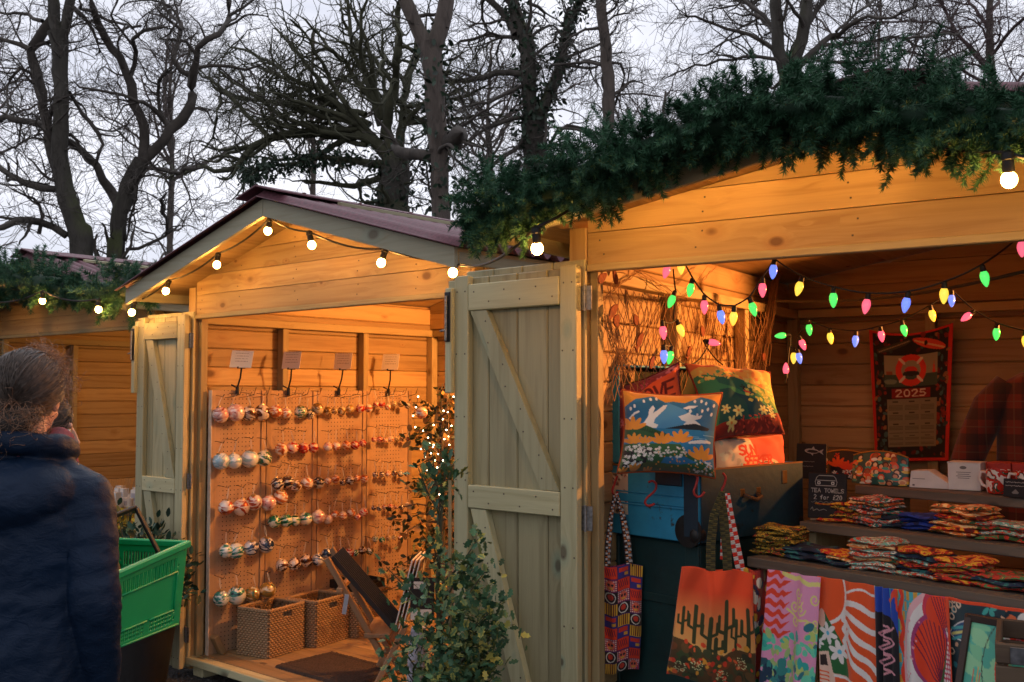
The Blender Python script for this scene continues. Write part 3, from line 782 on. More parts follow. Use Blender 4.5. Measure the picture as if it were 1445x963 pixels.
tree('bare_tree', 'multi-stemmed bare tree rising behind the fir garland of the nearest hut', 'tree', [
    [(1116, 150, 34), (1114, 105, 32), (1110, 84, 30)],
    [(1104, 88, 18), (1098, 60, 18), (1096, 20, 17), (1094, -30, 15)], [(1118, 88, 20), (1130, 62, 19), (1137, 20, 18), (1142, -30, 15)], [(1125, 95, 12), (1150, 70, 9), (1180, 48, 7), (1215, 30, 6), (1260, 22, 4), (1300, 5, 3)],
    [(1102, 80, 8), (1070, 55, 6), (1035, 45, 5), (1000, 30, 4), (960, 20, 3)], [(1100, 60, 7), (1075, 25, 6), (1050, -5, 5)], [(1136, 40, 8), (1155, 10, 7), (1175, -15, 6)], [(1105, 90, 6), (1060, 80, 5), (1010, 88, 4), (970, 98, 3), (945, 108, 2)],
    [(1160, 65, 6), (1220, 60, 5), (1290, 52, 4), (1360, 48, 3)], [(1097, 40, 6), (1060, 10, 5), (1020, -10, 4)], [(1140, 80, 6), (1200, 90, 4), (1260, 80, 3)], [(1180, 45, 5), (1230, 2, 4), (1280, -20, 3)]],
    18.0, BARK, TWIG, (90, 330, 1300, 2400), ((.6, 2.2), (.5, 1.4), (.3, .85), (.15, .5)), .24, .0, .9, 3, None, (.045, .018, .008, .0046))
tree('bare_tree', 'slender reddish bare tree with thin drooping twigs at the far right of the wood', 'tree', [
    [(1402, 260, 14), (1400, 120, 12), (1396, 40, 10), (1399, -40, 8)],
    [(1400, 110, 6), (1360, 60, 5), (1330, 10, 4), (1310, -30, 3)], [(1398, 80, 6), (1430, 40, 5), (1470, 10, 4)], [(1400, 130, 5), (1350, 95, 4), (1290, 75, 3), (1240, 68, 2)], [(1397, 40, 5), (1370, 5, 4), (1350, -30, 3)], [(1400, 150, 5), (1440, 110, 4), (1480, 90, 3)],
    [(1400, 100, 4), (1340, 40, 3), (1270, 30, 3), (1200, 35, 2)]],
    21.0, BARK_P, flat('reddish_twig_bark', (.105, .070, .068), .9, 0, .3, 8), (70, 300, 1200, 2400), ((.8, 2.6), (.6, 1.6), (.4, 1.0), (.2, .6)), .2, -.7, 1.0, 1, None, (.035, .014, .0075, .0052))
# a farther line of trees
for k, (u, Y, lb, hgt) in enumerate([(-40, 30, 'faint distant bare tree at the left end of the far wood', 330), (240, 34, 'faint distant bare tree seen between the forked tree and the mossy oak', 260), (440, 36, 'faint distant bare tree behind the mossy oak', 280),
                                     (690, 33, 'faint distant bare tree between the pale trunk and the ivy-wrapped tree', 260), (935, 32, 'small distant bare tree against open sky, right of the slim grey trunk', 190), (1240, 33, 'faint distant bare tree behind the multi-stemmed tree', 330)]):
    v0 = 320; lm = [[(u, v0, 9), (u + 3, v0 - hgt * .35, 7), (u - 2, v0 - hgt * .6, 5), (u + 4, v0 - hgt, 3)]]
    for j in range(9):
        a = R(90 + random.uniform(-70, 70)); b = v0 - hgt * random.uniform(.2, .6); ln = hgt * random.uniform(.35, .6); uu = u
        pts = [(u, b, 4.5)]
        for q in range(4):
            a += random.uniform(-.25, .25); uu += math.cos(a) * ln / 4; b -= math.sin(a) * ln / 4; pts.append((uu, b, 4 - q * .6))
        lm.append(pts)
    tree('bare_tree', lb, 'tree', lm, Y, BARK_P, TWIG_P, (60, 260, 900, 1300), ((1.2, 3.2), (.8, 2.2), (.5, 1.3), (.3, .8)), .24, .1, 1.2, 1, None, (.05, .022, .011, .0075))
# ---------------------------------------------------------------- festoon lamps
def warm_bulb():
    t = NT('lit_warm_bulb'); lw = t.n('ShaderNodeLayerWeight'); lw.inputs[0].default_value = .5
    f = t.ramp(lw.outputs['Facing'], [(.55, 1.0), (.93, .012)])
    t.set(Base_Color=(1, .8, .5), Emission_Color=(1.0, .46, .10), Emission_Strength=t.math('MULTIPLY', f, 195.0)); return t.m
LAMP = warm_bulb()
def festoon(label, fr, y, bulbs, extra=(), wallside=None, r=.0195):
    """bulbs: pixels on the plane y = const of a hut frame"""
    pts = [fr.on_y(u, v, y) if not callable(y) else y(u, v) for u, v in bulbs]
    root = tag(empty('festoon_lights', pts[0]), label, 'festoon lights', 'festoon bulb strings')
    o = Vector(root.location); top = []
    for p in pts:
        tl = Vector((random.uniform(-.35, .35), random.uniform(-.3, .3), 1)).normalized()
        b = MB(); M = tl.to_track_quat('Z', 'Y').to_matrix()
        b.ell((0, 0, 0), (r, r, r * 1.08), M, 14, 10)
        bo = b.build('bulb', LAMP, root, 'all'); bo.location = p - o
        s = MB(); s.lathe([(.010, r * .8), (.0135, r * .9), (.0145, r + .008), (.0135, r + .028), (.017, r + .031), (.015, r + .046), (.005, r + .052)], (0, 0, 0), M, 12)
        so_ = s.build('socket', RUBBER, bo, True); top.append(p + tl * (r + .046))
    path = []
    seq = [Vector(q) for q in extra[:1]] + top + [Vector(q) for q in extra[1:]]
    for a, b_ in zip(seq[:-1], seq[1:]):
        for k in range(8):
            t = k / 8; q = a.lerp(b_, t); q.z -= .05 * (b_ - a).length * 4 * t * (1 - t); path.append(q - o)
    path.append(seq[-1] - o)
    MB().tube(path, .005, 6).build('cable', RUBBER, root, True)
    return root
festoon('festoon bulbs following both gable boards of the hut with the pegboards', F2, -.22, [(186, 441), (234, 411), (306, 374), (378, 326), (440, 346), (538, 371), (639, 385)])
festoon('festoon bulbs under the garland of the nearest hut', F3, lambda u, v: F3.on_y(u, v, -.24 if 800 < u < 1400 else -.45), [(758, 351), (880, 268), (1010, 232), (1198, 196), (1424, 254), (1560, 280)], [F2.on_y(639, 371, -.22)])
festoon('festoon bulbs under the garland of the farthest hut', F1, -.52, [(139, 437), (60, 425), (-40, 432), (-140, 470)])

def hidden_lamp(fr, x, y, z, power, col, label, r=.03, aim=None):
    """a hanging bulb under the hut roof, out of the camera's sight"""
    t = tag(empty('pendant_lamp', fr.w(x, y, z + .06)), label, 'lamp', 'bulbs hanging inside the huts')
    s = MB(); s.lathe([(.018, -.045), (.02, -.01), (.02, .0), (.008, .015)], (0, 0, 0), None, 12); s.tube([(0, 0, .0), (0, 0, .06)], .004, 6); s.build('socket', RUBBER, t, True)
    l = bpy.data.lights.new('lamp_light', 'SPOT' if aim else 'POINT'); l.energy = power; l.color = col; l.shadow_soft_size = r
    lo = bpy.data.objects.new('lamp_light', l); COL.objects.link(lo); lo.location = fr.w(x, y, z - .02)
    if not aim: MB().ell((0, 0, .0), (.016, .016, .02), None, 12, 8).build('bulb', flat('frosted_glass', (.8, .7, .5), .3), t, 'all').visible_shadow = True
    lo.location = fr.w(x, y, z - .06)
    if aim:
        l.spot_size = R(57); l.spot_blend = .75; lo.rotation_euler = (Vector(aim) - lo.location).to_track_quat('-Z', 'Y').to_euler()
    return t
hidden_lamp(F2, 1.70, 1.72, 2.18, 150, (1.0, .42, .11), 'bare bulb hanging at the back of the hut with the pegboards', .035)
hidden_lamp(F3, 1.98, 1.95, 2.02, 560, (1.0, .34, .075), 'shaded bulb at the back right of the nearest hut, aimed at the net', .025, F3.w(.0, .80, 2.03))

hidden_lamp(F1, 1.55, 1.55, 2.15, 26, (1.0, .47, .13), 'bare bulb hanging at the back of the farthest hut', .035)
# coloured bulb string (nearest hut)
CB = {'g': ('green', (.02, .75, .07)), 'p': ('pink', (.95, .07, .16)), 'b': ('blue', (.10, .20, 1.0)), 'y': ('yellow', (1.0, .62, .01))}
def glow(name, c):
    """coloured lit plastic bulb: bright core, deeper rim"""
    t = NT(name); lw = t.n('ShaderNodeLayerWeight'); lw.inputs[0].default_value = .35
    hot = tuple(min(1, x + .10) for x in c)
    t.set(Base_Color=c, Roughness=.2, Emission_Color=t.mix(lw.outputs['Facing'], hot, c), Emission_Strength=1.1); return t.m
CM = {k: glow('lit_%s_bulb' % n, c) for k, (n, c) in CB.items()}
BULB = [(.0005, -.052), (.004, -.050), (.009, -.042), (.0145, -.028), (.0165, -.016), (.0155, -.005), (.0115, .004), (.009, .008)]
def fairy(label, items, r=1.0, sag=.03):
    """items: (point, colour, tip direction or None); colour None = only a cable point"""
    root = tag(empty('coloured_string_lights', items[0][0]), label, 'string lights', 'coloured bulb strings'); o = Vector(root.location); tops = []
    for p, k, tip in items:
        p = Vector(p)
        if k is None: tops.append(p); continue
        tip = Vector(tip or (random.uniform(-.2, .2), random.uniform(-.2, .2), -1)).normalized(); M = (-tip).to_track_quat('Z', 'Y').to_matrix()
        c = p - tip * .022 * r
        b = MB().lathe([(a * r, z * r) for a, z in BULB], (0, 0, 0), M, 14).build('bulb', CM[k], root, 'all'); b.location = c - o
        b['label'] = CB[k][0] + ' lit bulb'
        s = MB().lathe([(.0105 * r, .004 * r), (.011 * r, .012 * r), (.0095 * r, .028 * r), (.004, .032 * r)], (0, 0, 0), M, 10).build('socket', RUBBER, b, True)
        tops.append(c - tip * .032 * r)
    path = []
    for a, b_ in zip(tops[:-1], tops[1:]):
        for k in range(6):
            t = k / 6; q = a.lerp(b_, t); q.z -= sag * (b_ - a).length * 4 * t * (1 - t); path.append(q - o)
    path.append(tops[-1] - o)
    MB().tube(path, .0032, 5).build('cable', RUBBER, root, True)
    return root
def A3(u, v): return F3.on_y(u, v, .30)
fairy('upper string of large coloured bulbs across the opening of the nearest hut', [
    (A3(908, 378), None, None), (A3(940, 384), 'p', (-.3, 0, -1)), (A3(961, 378), 'y', (0, 0, -1)), (A3(974, 410), 'g', (-.2, 0, -1)), (A3(994, 434), 'p', (0, 0, -1)), (A3(1018, 448), 'b', (.2, 0, -1)), (A3(1035, 450), 'y', None), (A3(1063, 437), 'g', (.3, 0, -1)),
    (A3(1076, 410), 'p', (0, 0, -1)), (A3(1091, 384), 'b', (-.1, 0, -1)), (A3(1127, 408), 'y', (-.3, 0, -1)), (A3(1176, 424), 'g', None), (A3(1222, 433), 'p', (-.2, 0, -1)), (A3(1278, 431), 'b', None), (A3(1332, 418), 'y', None), (A3(1390, 394), 'g', (.2, 0, -1)), (A3(1442, 352), 'p', None), (A3(1500, 330), None, None)], .86)
def B3(u, v):
    return F3.on_x(u, v, .16) if u < 1100 else F3.on_y(u, v, 1.55)
fairy('lower string of coloured bulbs looping down the net and across the back wall', [
    (B3(950, 380), None, None), (B3(947, 426), 'g', (-.4, 0, -1)), (B3(950, 450), None, None), (B3(961, 467), 'y', (.4, 0, -1)), (B3(936, 470), 'p', None), (B3(945, 505), 'g', (-.2, 0, -1)), (B3(937, 504), 'b', (0, 0, -1)), (B3(975, 515), None, None), (B3(1000, 486), None, None), (B3(1008, 484), 'p', (1, 0, -.2)), (B3(1020, 515), None, None)], .90, .08)
fairy('third string of small coloured bulbs running past the calendar cloth to the back door', [
    (B3(1108, 540), None, None), (B3(1109, 520), 'p', (0, 0, 1)), (B3(1101, 474), 'g', (-1, 0, -.1)), (B3(1115, 490), None, None), (B3(1120, 506), 'y', None), (B3(1128, 506), 'b', (.2, 0, -1)), (B3(1133, 487), 'p', (.4, 0, -1)), (B3(1142, 466), 'g', (.1, 0, -1)), (B3(1172, 478), 'y', None), (B3(1207, 482), 'b', (-.1, 0, -1)), (B3(1244, 475), 'p', None),
    (B3(1276, 467), 'g', None), (B3(1316, 446), 'y', (.2, 0, -1)), (B3(1343, 425), 'b', None), (B3(1363, 448), 'p', (-.8, 0, -.6)), (B3(1406, 472), 'g', None), (B3(1447, 483), 'y', None), (B3(1490, 500), None, None)], .90, .02)
MB().tube([F3.w(.35, 1.2, 2.0) + Vector((0, 0, -.05 * math.sin(k / 12 * math.pi))) + F3.d * (k / 12 * 1.3) + F3.e * (-k / 12 * 1.05) for k in range(13)], .006, 6).build('power_cable', RUBBER)
tag(bpy.data.objects['power_cable'], 'black power cable sagging under the roof of the nearest hut', 'cable')

# ---------------------------------------------------------------- fir garlands
def needle_mat():
    t = NT('fir_needles'); tn = t.attr('tint', 'Fac')
    c = t.ramp(tn, [(0, (.014, .046, .022)), (.4, (.036, .112, .056)), (.75, (.078, .20, .108)), (1, (.15, .29, .165))])
    t.set(Base_Color=c, Roughness=.6, Specular_IOR_Level=.25); return t.m
NEEDLE = needle_mat()
def garland(label, path, rad, tips, nper, tl=(.10, .19), nl=.036, wid=.0026, seed=3):
    g = np.random.default_rng(seed)
    P = np.array([list(p) for p in path]); s = np.r_[0, np.cumsum(np.linalg.norm(np.diff(P, axis=0), axis=1))]
    t = g.uniform(0, s[-1], tips); base = np.stack([np.interp(t, s, P[:, i]) for i in range(3)], 1)
    ax = unit(np.stack([np.interp(t + .05, s, P[:, i]) - np.interp(t - .05, s, P[:, i]) for i in range(3)], 1))
    rd = unit(g.normal(size=(tips, 3))); rd = unit(rd - ax * (rd * ax).sum(1, keepdims=True))
    clump = .62 + .62 * np.abs(np.sin(t * 6.3 + 1.6 * np.sin(t * 2.7)))
    d = unit(rd + ax * g.normal(size=(tips, 1)) * .55 + np.array([0, 0, .05])); L = g.uniform(*tl, tips) * clump * np.where(d[:, 2] < -.25, .55, 1.0)
    st = base + rd * (rad * g.uniform(.10, .70, tips) * clump)[:, None] + g.normal(size=(tips, 3)) * .02
    n = tips * nper; q = np.tile(np.linspace(.02, 1, nper), tips); ti = np.repeat(np.arange(tips), nper)
    dd = d[ti]; bend = np.array([0, 0, -.012])
    pos = st[ti] + dd * (L[ti] * q)[:, None] + bend * (q ** 2)[:, None]
    rr = unit(g.normal(size=(n, 3))); rr = unit(rr - dd * (rr * dd).sum(1, keepdims=True))
    nd = unit(dd * (.30 + .55 * q ** 3)[:, None] + rr * .9); ln = nl * g.uniform(.75, 1.15, n) * (1.0 - .25 * q)
    sd = unit(np.cross(nd, unit(g.normal(size=(n, 3)))))
    V = np.stack([pos + sd * wid / 2, pos - sd * wid / 2, pos + nd * ln[:, None]], 1).reshape(-1, 3); T = np.arange(n * 3).reshape(-1, 3)
    tint = np.repeat(np.clip(g.beta(2, 3, tips)[ti] * .75 + g.uniform(-.12, .12, n) + .2 * q, 0, 1), 3)
    # woody core and tip stems
    cv, cq = tubes(P[None], np.full((1, len(P)), rad * .42), 8)
    o = mesh_np('fir_garland', np.concatenate([V, cv]), np.concatenate([T, np.stack([cq[:, 0], cq[:, 1], cq[:, 2]], 1) + len(V), np.stack([cq[:, 0], cq[:, 2], cq[:, 3]], 1) + len(V)]), NEEDLE, None, False, {'tint': ('FLOAT', np.r_[tint, np.zeros(len(cv))])})
    return tag(o, label, 'garland', 'fir garlands along the eaves')
def gp(fr, y, pts): return [fr.on_y(u, v, y + random.uniform(-.03, .03)) for u, v in pts]
def fine(ps, n=40):
    P = np.array([list(p) for p in ps]); s = np.r_[0, np.cumsum(np.linalg.norm(np.diff(P, axis=0), axis=1))]; q = np.linspace(0, s[-1], n)
    return np.stack([np.interp(q, s, P[:, i]) for i in range(3)], 1)
garland('thick dark fir garland along the eaves of the nearest hut', fine(gp(F3, -.40, [(662, 312), (720, 294), (780, 268), (850, 240), (920, 214), (990, 186), (1060, 166), (1130, 156), (1210, 160), (1290, 168), (1370, 176), (1450, 178), (1560, 190)])), .104, 1400, 140, (.045, .125), .027, .0032)
garland('dark fir garland over the front of the farthest hut', fine(gp(F1, -.40, [(-180, 472), (-60, 415), (10, 394), (60, 402), (110, 412), (160, 414), (208, 402)])), .16, 850, 115, (.07, .17), .042, .0045, 5)
# ---------------------------------------------------------------- pegboards and baubles
def peg_mat():
    t = NT('pegboard'); o = t.obj(); sp = t.n('ShaderNodeSeparateXYZ'); t.l(o, sp.inputs[0])
    def cell(s): return t.math('SUBTRACT', t.math('FRACT', t.math('DIVIDE', s, .0254)), .5)
    a, b = cell(sp.outputs[0]), cell(sp.outputs[2])
    d = t.math('SQRT', t.math('ADD', t.math('MULTIPLY', a, a), t.math('MULTIPLY', b, b)))
    m = t.math('LESS_THAN', d, .14)
    e = t.math('LESS_THAN', t.math('ABSOLUTE', t.math('SUBTRACT', sp.outputs[0], .19)), .125)
    m = t.math('MULTIPLY', m, e); f = t.noise(o, 14, 3)
    t.set(Base_Color=t.mix(m, t.ramp(f, [(.3, (.40, .265, .165)), (.7, (.47, .315, .20))]), (.03, .02, .015)), Roughness=.75); return t.m
PEG = peg_mat(); EDGE = flat('board_edge', (.62, .55, .47), .7)
XP = .125                                                  # pegboard face, local x in hut 2
edges = [297, 375.5, 447.5, 517, 581]; BOARDS = []; ords = ['leftmost', 'second', 'third', 'rightmost']
for i in range(4):
    a = F2.loc(F2.on_x(edges[i], 600, XP)); b = F2.loc(F2.on_x(edges[i + 1], 600, XP)); w = b.y - a.y - .006
    r_ = tag(empty('pegboard', F2.w(XP, a.y + .002, FL), math.pi / 2 - F2.th), '%s pegboard panel on the left wall, hung with baubles on wire hooks' % ords[i], 'pegboard', 'pegboards for the baubles')
    zt = 1.512
    pb = MB(); pb.box((w / 2, .006, zt / 2), (w, .008, zt), None, 2, .001); pbo = pb.build('panel', PEG, r_)
    pbo.scale = (.38 / w, 1, 1) if False else (1, 1, 1)
    for xx in (.016, w - .016): MB().box((xx, -.001, zt / 2), (.032, .010, zt), None, 2, .001).build('upright', wood('peg_frame', (.50, .33, .20), (.40, .25, .14), (.2, .1, .05)), r_)
    if i == 0: MB().box((-.003, .002, zt / 2), (.006, .03, zt), None, 2, .001).build('edge_strip', EDGE, r_)
    BOARDS.append((r_, a.y, w))
def local_board(i, p):
    r_, y0, w = BOARDS[i]; q = F2.loc(p); return (q.y - y0 - .002, q.x - XP, q.z - FL)

SCH = {'pinkwhite': ('white and pink', '#f0e8e6', '#d9a7a4', '#8f4a3c'), 'brown': ('brown and white', '#e8ddd2', '#5a3424', '#241410'), 'copper': ('copper and white', '#f0e4d8', '#c77442', '#8a3c1c'), 'bronze': ('bronze', '#d8c9a8', '#8a6a34', '#3c2c14'),
       'paleblue': ('pale blue marbled', '#e6eef2', '#9fc3d4', '#c8d4d8'), 'greencopper': ('green and copper', '#e4e6da', '#2f6b52', '#b4703c'), 'red': ('red', '#e9c9b8', '#b3241a', '#7a120c'), 'dark': ('dark navy and copper', '#d8d0c8', '#1c2634', '#7a4a30'),
       'redwhite': ('red-brown and white', '#f2e8df', '#a8401c', '#d0703c'), 'teal': ('teal and white', '#e8efea', '#2f8a82', '#14343a'), 'navy': ('navy blue and white', '#e6e6ea', '#22406a', '#101a34'), 'gold': ('gold and white', '#ece2c4', '#b08c44', '#4f7a6a'), 'green': ('green', '#d9e2d6', '#1f7a5a', '#0e3a2c')}
def bauble_mat(key):
    nm, a, b, c = SCH[key]; t = NT('bauble_' + key); o = t.vadd(t.obj(), t.n('ShaderNodeCombineXYZ').outputs[0])
    cx = t.n('ShaderNodeCombineXYZ'); rd = t.math('MULTIPLY', t.rand(), 40.0); t.l(rd, cx.inputs[0]); t.l(rd, cx.inputs[1])
    v = t.vadd(t.vmul(t.obj(), (.5, .5, 1.25)), cx.outputs[0])
    n1 = t.noise(v, 1.0, 3, .5, 1.8)
    c_ = t.ramp(n1, [(.34, H(c)), (.41, H(b)), (.49, H(b)), (.53, H(a)), (1, H(a))])
    t.set(Base_Color=c_, Roughness=.14, Metallic=.15, Coat_Weight=.6, Coat_Roughness=.05); return t.m
BM = {k: bauble_mat(k) for k in SCH}
ball_me = None
GOLDCAP = flat('bauble_cap', (.65, .5, .28), .3, .9); STRING = flat('white_string', (.7, .66, .6), .9); WIRE = flat('hook_wire', (.10, .08, .07), .35, .9)
tmp = MB().ell((0, 0, 0), (1, 1, 1), None, 24, 16).build('bauble', BM['red'], None, 'all'); ball_me = tmp.data
tmp2 = MB().lathe([(.30, .90), (.30, 1.06), (.22, 1.10), (.05, 1.12)], (0, 0, 0), None, 12).build('cap', GOLDCAP, None, True); cap_me = tmp2.data
bpy.data.objects.remove(tmp); bpy.data.objects.remove(tmp2)
ROWS = {
 (0, 0): [(311.3, 585.5, 21, 'pinkwhite'), (332.7, 582.5, 23, 'pinkwhite'), (351, 584, 20, 'brown'), (369.8, 582.5, 21, 'brown')],
 (0, 1): [(312, 651, 22, 'paleblue'), (330.5, 651, 20, 'paleblue'), (352.4, 648, 23, 'paleblue'), (372.3, 647, 21, 'greencopper')],
 (0, 2): [(319, 716.5, 20, 'redwhite'), (340.3, 716.5, 22, 'redwhite'), (358.8, 709.4, 21, 'redwhite'), (378.8, 710.3, 20, 'pinkwhite'), (395.6, 702.4, 20, 'copper')],
 (0, 3): [(319, 778, 18, 'teal'), (333, 777.7, 21, 'teal'), (354.4, 773.8, 20, 'navy'), (375.6, 769.4, 21, 'navy')],
 (0, 4): [(312, 845, 21, 'teal'), (333.8, 840.6, 24, 'teal'), (355.3, 839, 20, 'gold'), (377.7, 833, 21, 'gold')],
 (1, 0): [(389, 581, 17, 'copper'), (404, 583, 14, 'copper'), (424.3, 581.8, 17, 'greencopper'), (436.9, 584.7, 14, 'dark'), (448.3, 577.2, 16, 'bronze')],
 (1, 1): [(397, 634, 17, 'copper'), (412.7, 632, 16, 'red'), (428, 632.7, 15, 'red'), (442, 632, 14, 'red')],
 (1, 2): [(391.6, 683.6, 17, 'dark'), (406, 680.7, 17, 'dark'), (417.4, 685.8, 16, 'brown'), (433, 682, 17, 'copper'), (449.8, 681.4, 16, 'dark')],
 (1, 3): [(387, 736, 17, 'green'), (403.9, 735, 17, 'green'), (416, 735, 14, 'green'), (431.2, 732.4, 17, 'teal'), (449.4, 729.7, 18, 'pinkwhite')],
 (1, 4): [(398, 797.7, 16, 'brown'), (415.7, 796, 17, 'brown'), (432, 791.5, 17, 'brown'), (448.5, 790.3, 16, 'navy')],
 (2, 0): [(462, 580, 11, 'bronze'), (472, 580, 9, 'bronze'), (482.3, 579.7, 11, 'bronze'), (494, 577.2, 11, 'gold'), (508.5, 576.6, 12, 'red'), (520, 576.6, 11, 'redwhite')],
 (2, 1): [(462.6, 630.6, 12, 'pinkwhite'), (474.6, 630, 12, 'copper'), (488.6, 628.5, 12, 'copper'), (501, 628.5, 12, 'red'), (511.6, 625.4, 10, 'red')],
 (2, 2): [(463, 679, 9, 'copper'), (474, 676.7, 11, 'copper'), (484, 681, 9, 'brown'), (494.4, 678.4, 12, 'brown'), (504.2, 675, 9, 'copper'), (514.5, 675.7, 11, 'copper')],
 (2, 3): [(463, 733, 13, 'pinkwhite'), (473, 726, 11, 'copper'), (484, 728, 11, 'copper'), (495.4, 724, 12, 'copper'), (504.8, 730, 9, 'red'), (513, 723, 12, 'red')],
 (2, 4): [(461, 781, 13, 'navy'), (471, 787, 11, 'brown'), (482, 779.8, 12, 'red'), (493, 780.7, 13, 'red'), (501.5, 780.7, 9, 'green'), (511.4, 777, 11, 'brown'), (522, 778, 10, 'greencopper')],
 (3, 0): [(530.7, 571, 8, 'red'), (539, 571.4, 9, 'red'), (547.5, 574.5, 8, 'copper'), (556, 570, 8, 'bronze'), (566, 570, 9, 'bronze'), (575, 573, 8, 'dark')],
 (3, 1): [(527.6, 620.5, 7, 'red'), (535.5, 620.5, 8, 'red'), (543.5, 621, 7, 'copper'), (551.5, 620, 8, 'copper'), (560, 620, 7, 'bronze'), (568, 619.5, 7, 'brown'), (576, 620, 7, 'brown')],
 (3, 2): [(529.7, 670, 8, 'brown'), (539, 669.5, 8, 'brown'), (547.8, 669, 8, 'copper'), (556.7, 668, 8, 'dark'), (565.5, 669, 8, 'dark'), (574, 669, 7, 'dark')],
 (3, 3): [(527.6, 717, 7, 'brown'), (535, 718, 7, 'dark'), (542.5, 715.5, 7, 'copper'), (551, 715, 7, 'red'), (559, 715, 7, 'copper'), (567, 716, 7, 'brown'), (575, 713, 7, 'copper')],
 (3, 4): [(530, 761, 8, 'greencopper'), (539, 762, 8, 'green'), (548, 759.4, 8, 'gold'), (556.5, 758.5, 7, 'bronze'), (564.7, 759, 7, 'copper'), (572.5, 758, 7, 'bronze')],
}
NTH = ['first', 'second', 'third', 'fourth', 'fifth', 'sixth', 'seventh']; ROWN = ['top', 'second', 'middle', 'fourth', 'bottom']; BN = ['leftmost', 'second', 'third', 'rightmost']
for (bi, ri), lst in ROWS.items():
    hk = None
    for k, (u, v, dpx, key) in enumerate(lst):
        off = XP + .055 + .03 * ((k * 7 + ri) % 3) / 2
        p = F2.on_x(u, v, off); rad = dpx * .545 * p.y / F
        b = bpy.data.objects.new('bauble', ball_me); b.location = p; b.scale = (rad, rad, rad); COL.objects.link(b)
        b.rotation_euler = (random.uniform(-.4, .4), random.uniform(-.4, .4), random.uniform(0, 6))
        b.material_slots[0].link = 'OBJECT'; b.material_slots[0].material = BM[key]
        tag(b, '%s bauble, %s from left in %s row of %s pegboard' % (SCH[key][0], NTH[k], ROWN[ri], BN[bi]), 'bauble', 'glass baubles on the pegboards')
        cp = bpy.data.objects.new('cap', cap_me); cp.parent = b; COL.objects.link(cp)
        # string loop up to the hook
        hl = .055 + .02 * random.random() + rad; inv = b.rotation_euler.to_matrix().inverted()
        top = Vector((random.uniform(-.012, .012), random.uniform(-.012, .012), hl))
        s = MB(); e0 = inv @ (top / rad); c0 = Vector((0, 0, 1.1))
        for sg in (-1, 1): s.tube([c0, c0.lerp(e0, .5) + Vector((sg * .09, .05, 0)), e0], .0013 / rad, 4)
        s.build('hanging_loop', STRING, b)
        # wire hook in the board
        if k % 2 == 0 or dpx > 15:
            r_ = BOARDS[bi][0]; lx, ly, lz = local_board(bi, p + Vector((0, 0, hl)))
            dpt = -(off - XP) - .03
            w = MB(); w.tube([(lx, .0, lz + .006), (lx, dpt * .5, lz + .004), (lx, dpt * .9, lz - .002), (lx, dpt, lz + .012)], .0019, 5); w.build('wire_hook', WIRE, r_)
for bi in range(4):                                         # empty upper hooks poking above the edge
    for q in range(3):
        r_, y0, w = BOARDS[bi]; lx = w * (.25 + .25 * q)
        MB().tube([(lx, 0, 1.47), (lx, -.08, 1.475), (lx, -.15, 1.49), (lx, -.17, 1.53)], .0018, 5).build('wire_hook', WIRE, r_)

# price cards on clip stands
def card_mat():
    t = NT('price_card'); o = t.obj(); sp = t.n('ShaderNodeSeparateXYZ'); t.l(o, sp.inputs[0])
    ln = t.math('LESS_THAN', t.math('FRACT', t.math('MULTIPLY', sp.outputs[2], 62)), .30)
    w = t.math('LESS_THAN', t.math('ABSOLUTE', sp.outputs[0]), .043)
    n = t.math('GREATER_THAN', t.noise(t.vmul(o, (260, 1, 60)), 1.0, 1), .47)
    m = t.math('MULTIPLY', t.math('MULTIPLY', ln, w), n)
    m = t.math('MULTIPLY', m, t.math('GREATER_THAN', sp.outputs[2], -.02))
    t.set(Base_Color=t.mix(m, (.84, .80, .74), (.46, .42, .39)), Roughness=.8); return t.m
CARD = card_mat()
for k, (u, v, wp, hp, ub, vb) in enumerate([(341, 507, 34, 25, 335, 552), (411.5, 508.5, 28, 25, 407, 553), (484, 510, 27, 24, 478, 553), (551, 511, 26, 23, 548, 554)]):
    p = F2.on_x(u, v, XP + .045); b = F2.on_x(ub, vb, XP + .012); sc = p.y / F
    t = tag(empty('price_card_holder', b), 'white printed price card in a black clip, %s of four above the pegboards' % ('first', 'second', 'third', 'last')[k], 'price card', 'price cards above the pegboards'); o = Vector(b)
    c = MB(); c.box((0, 0, 0), (wp * sc * 1.0, .002, hp * sc), None, 0, .0005); co_ = c.build('card', CARD, t); co_.location = p - o; co_.rotation_euler = (R(-14), R(2 if k == 0 else 0), R(-14 - 2 * k))
    c = MB(); c.box(p - o + Vector((0, -.004, -hp * sc * .48)), (.05, .012, .012), None, 0, .002); c.build('clip', BLACK, t)
    q = p - o + Vector((0, .0, -hp * sc * .5))
    MB().tube([q, q.lerp(Vector((0, 0, .02)), .5) + Vector((.006, -.004, 0)), (0, 0, .02)], .0052, 8).build('arm', BLACK, t, True)
    c = MB(); c.box((0, 0, 0), (.02, .03, .05), Matrix.Rotation(.2, 3, 'Z'), 2, .004); c.box((-.022, -.004, .03), (.03, .014, .008), Matrix.Rotation(.5, 3, 'Y'), 0, .002); c.build('clamp', BLACK, t)

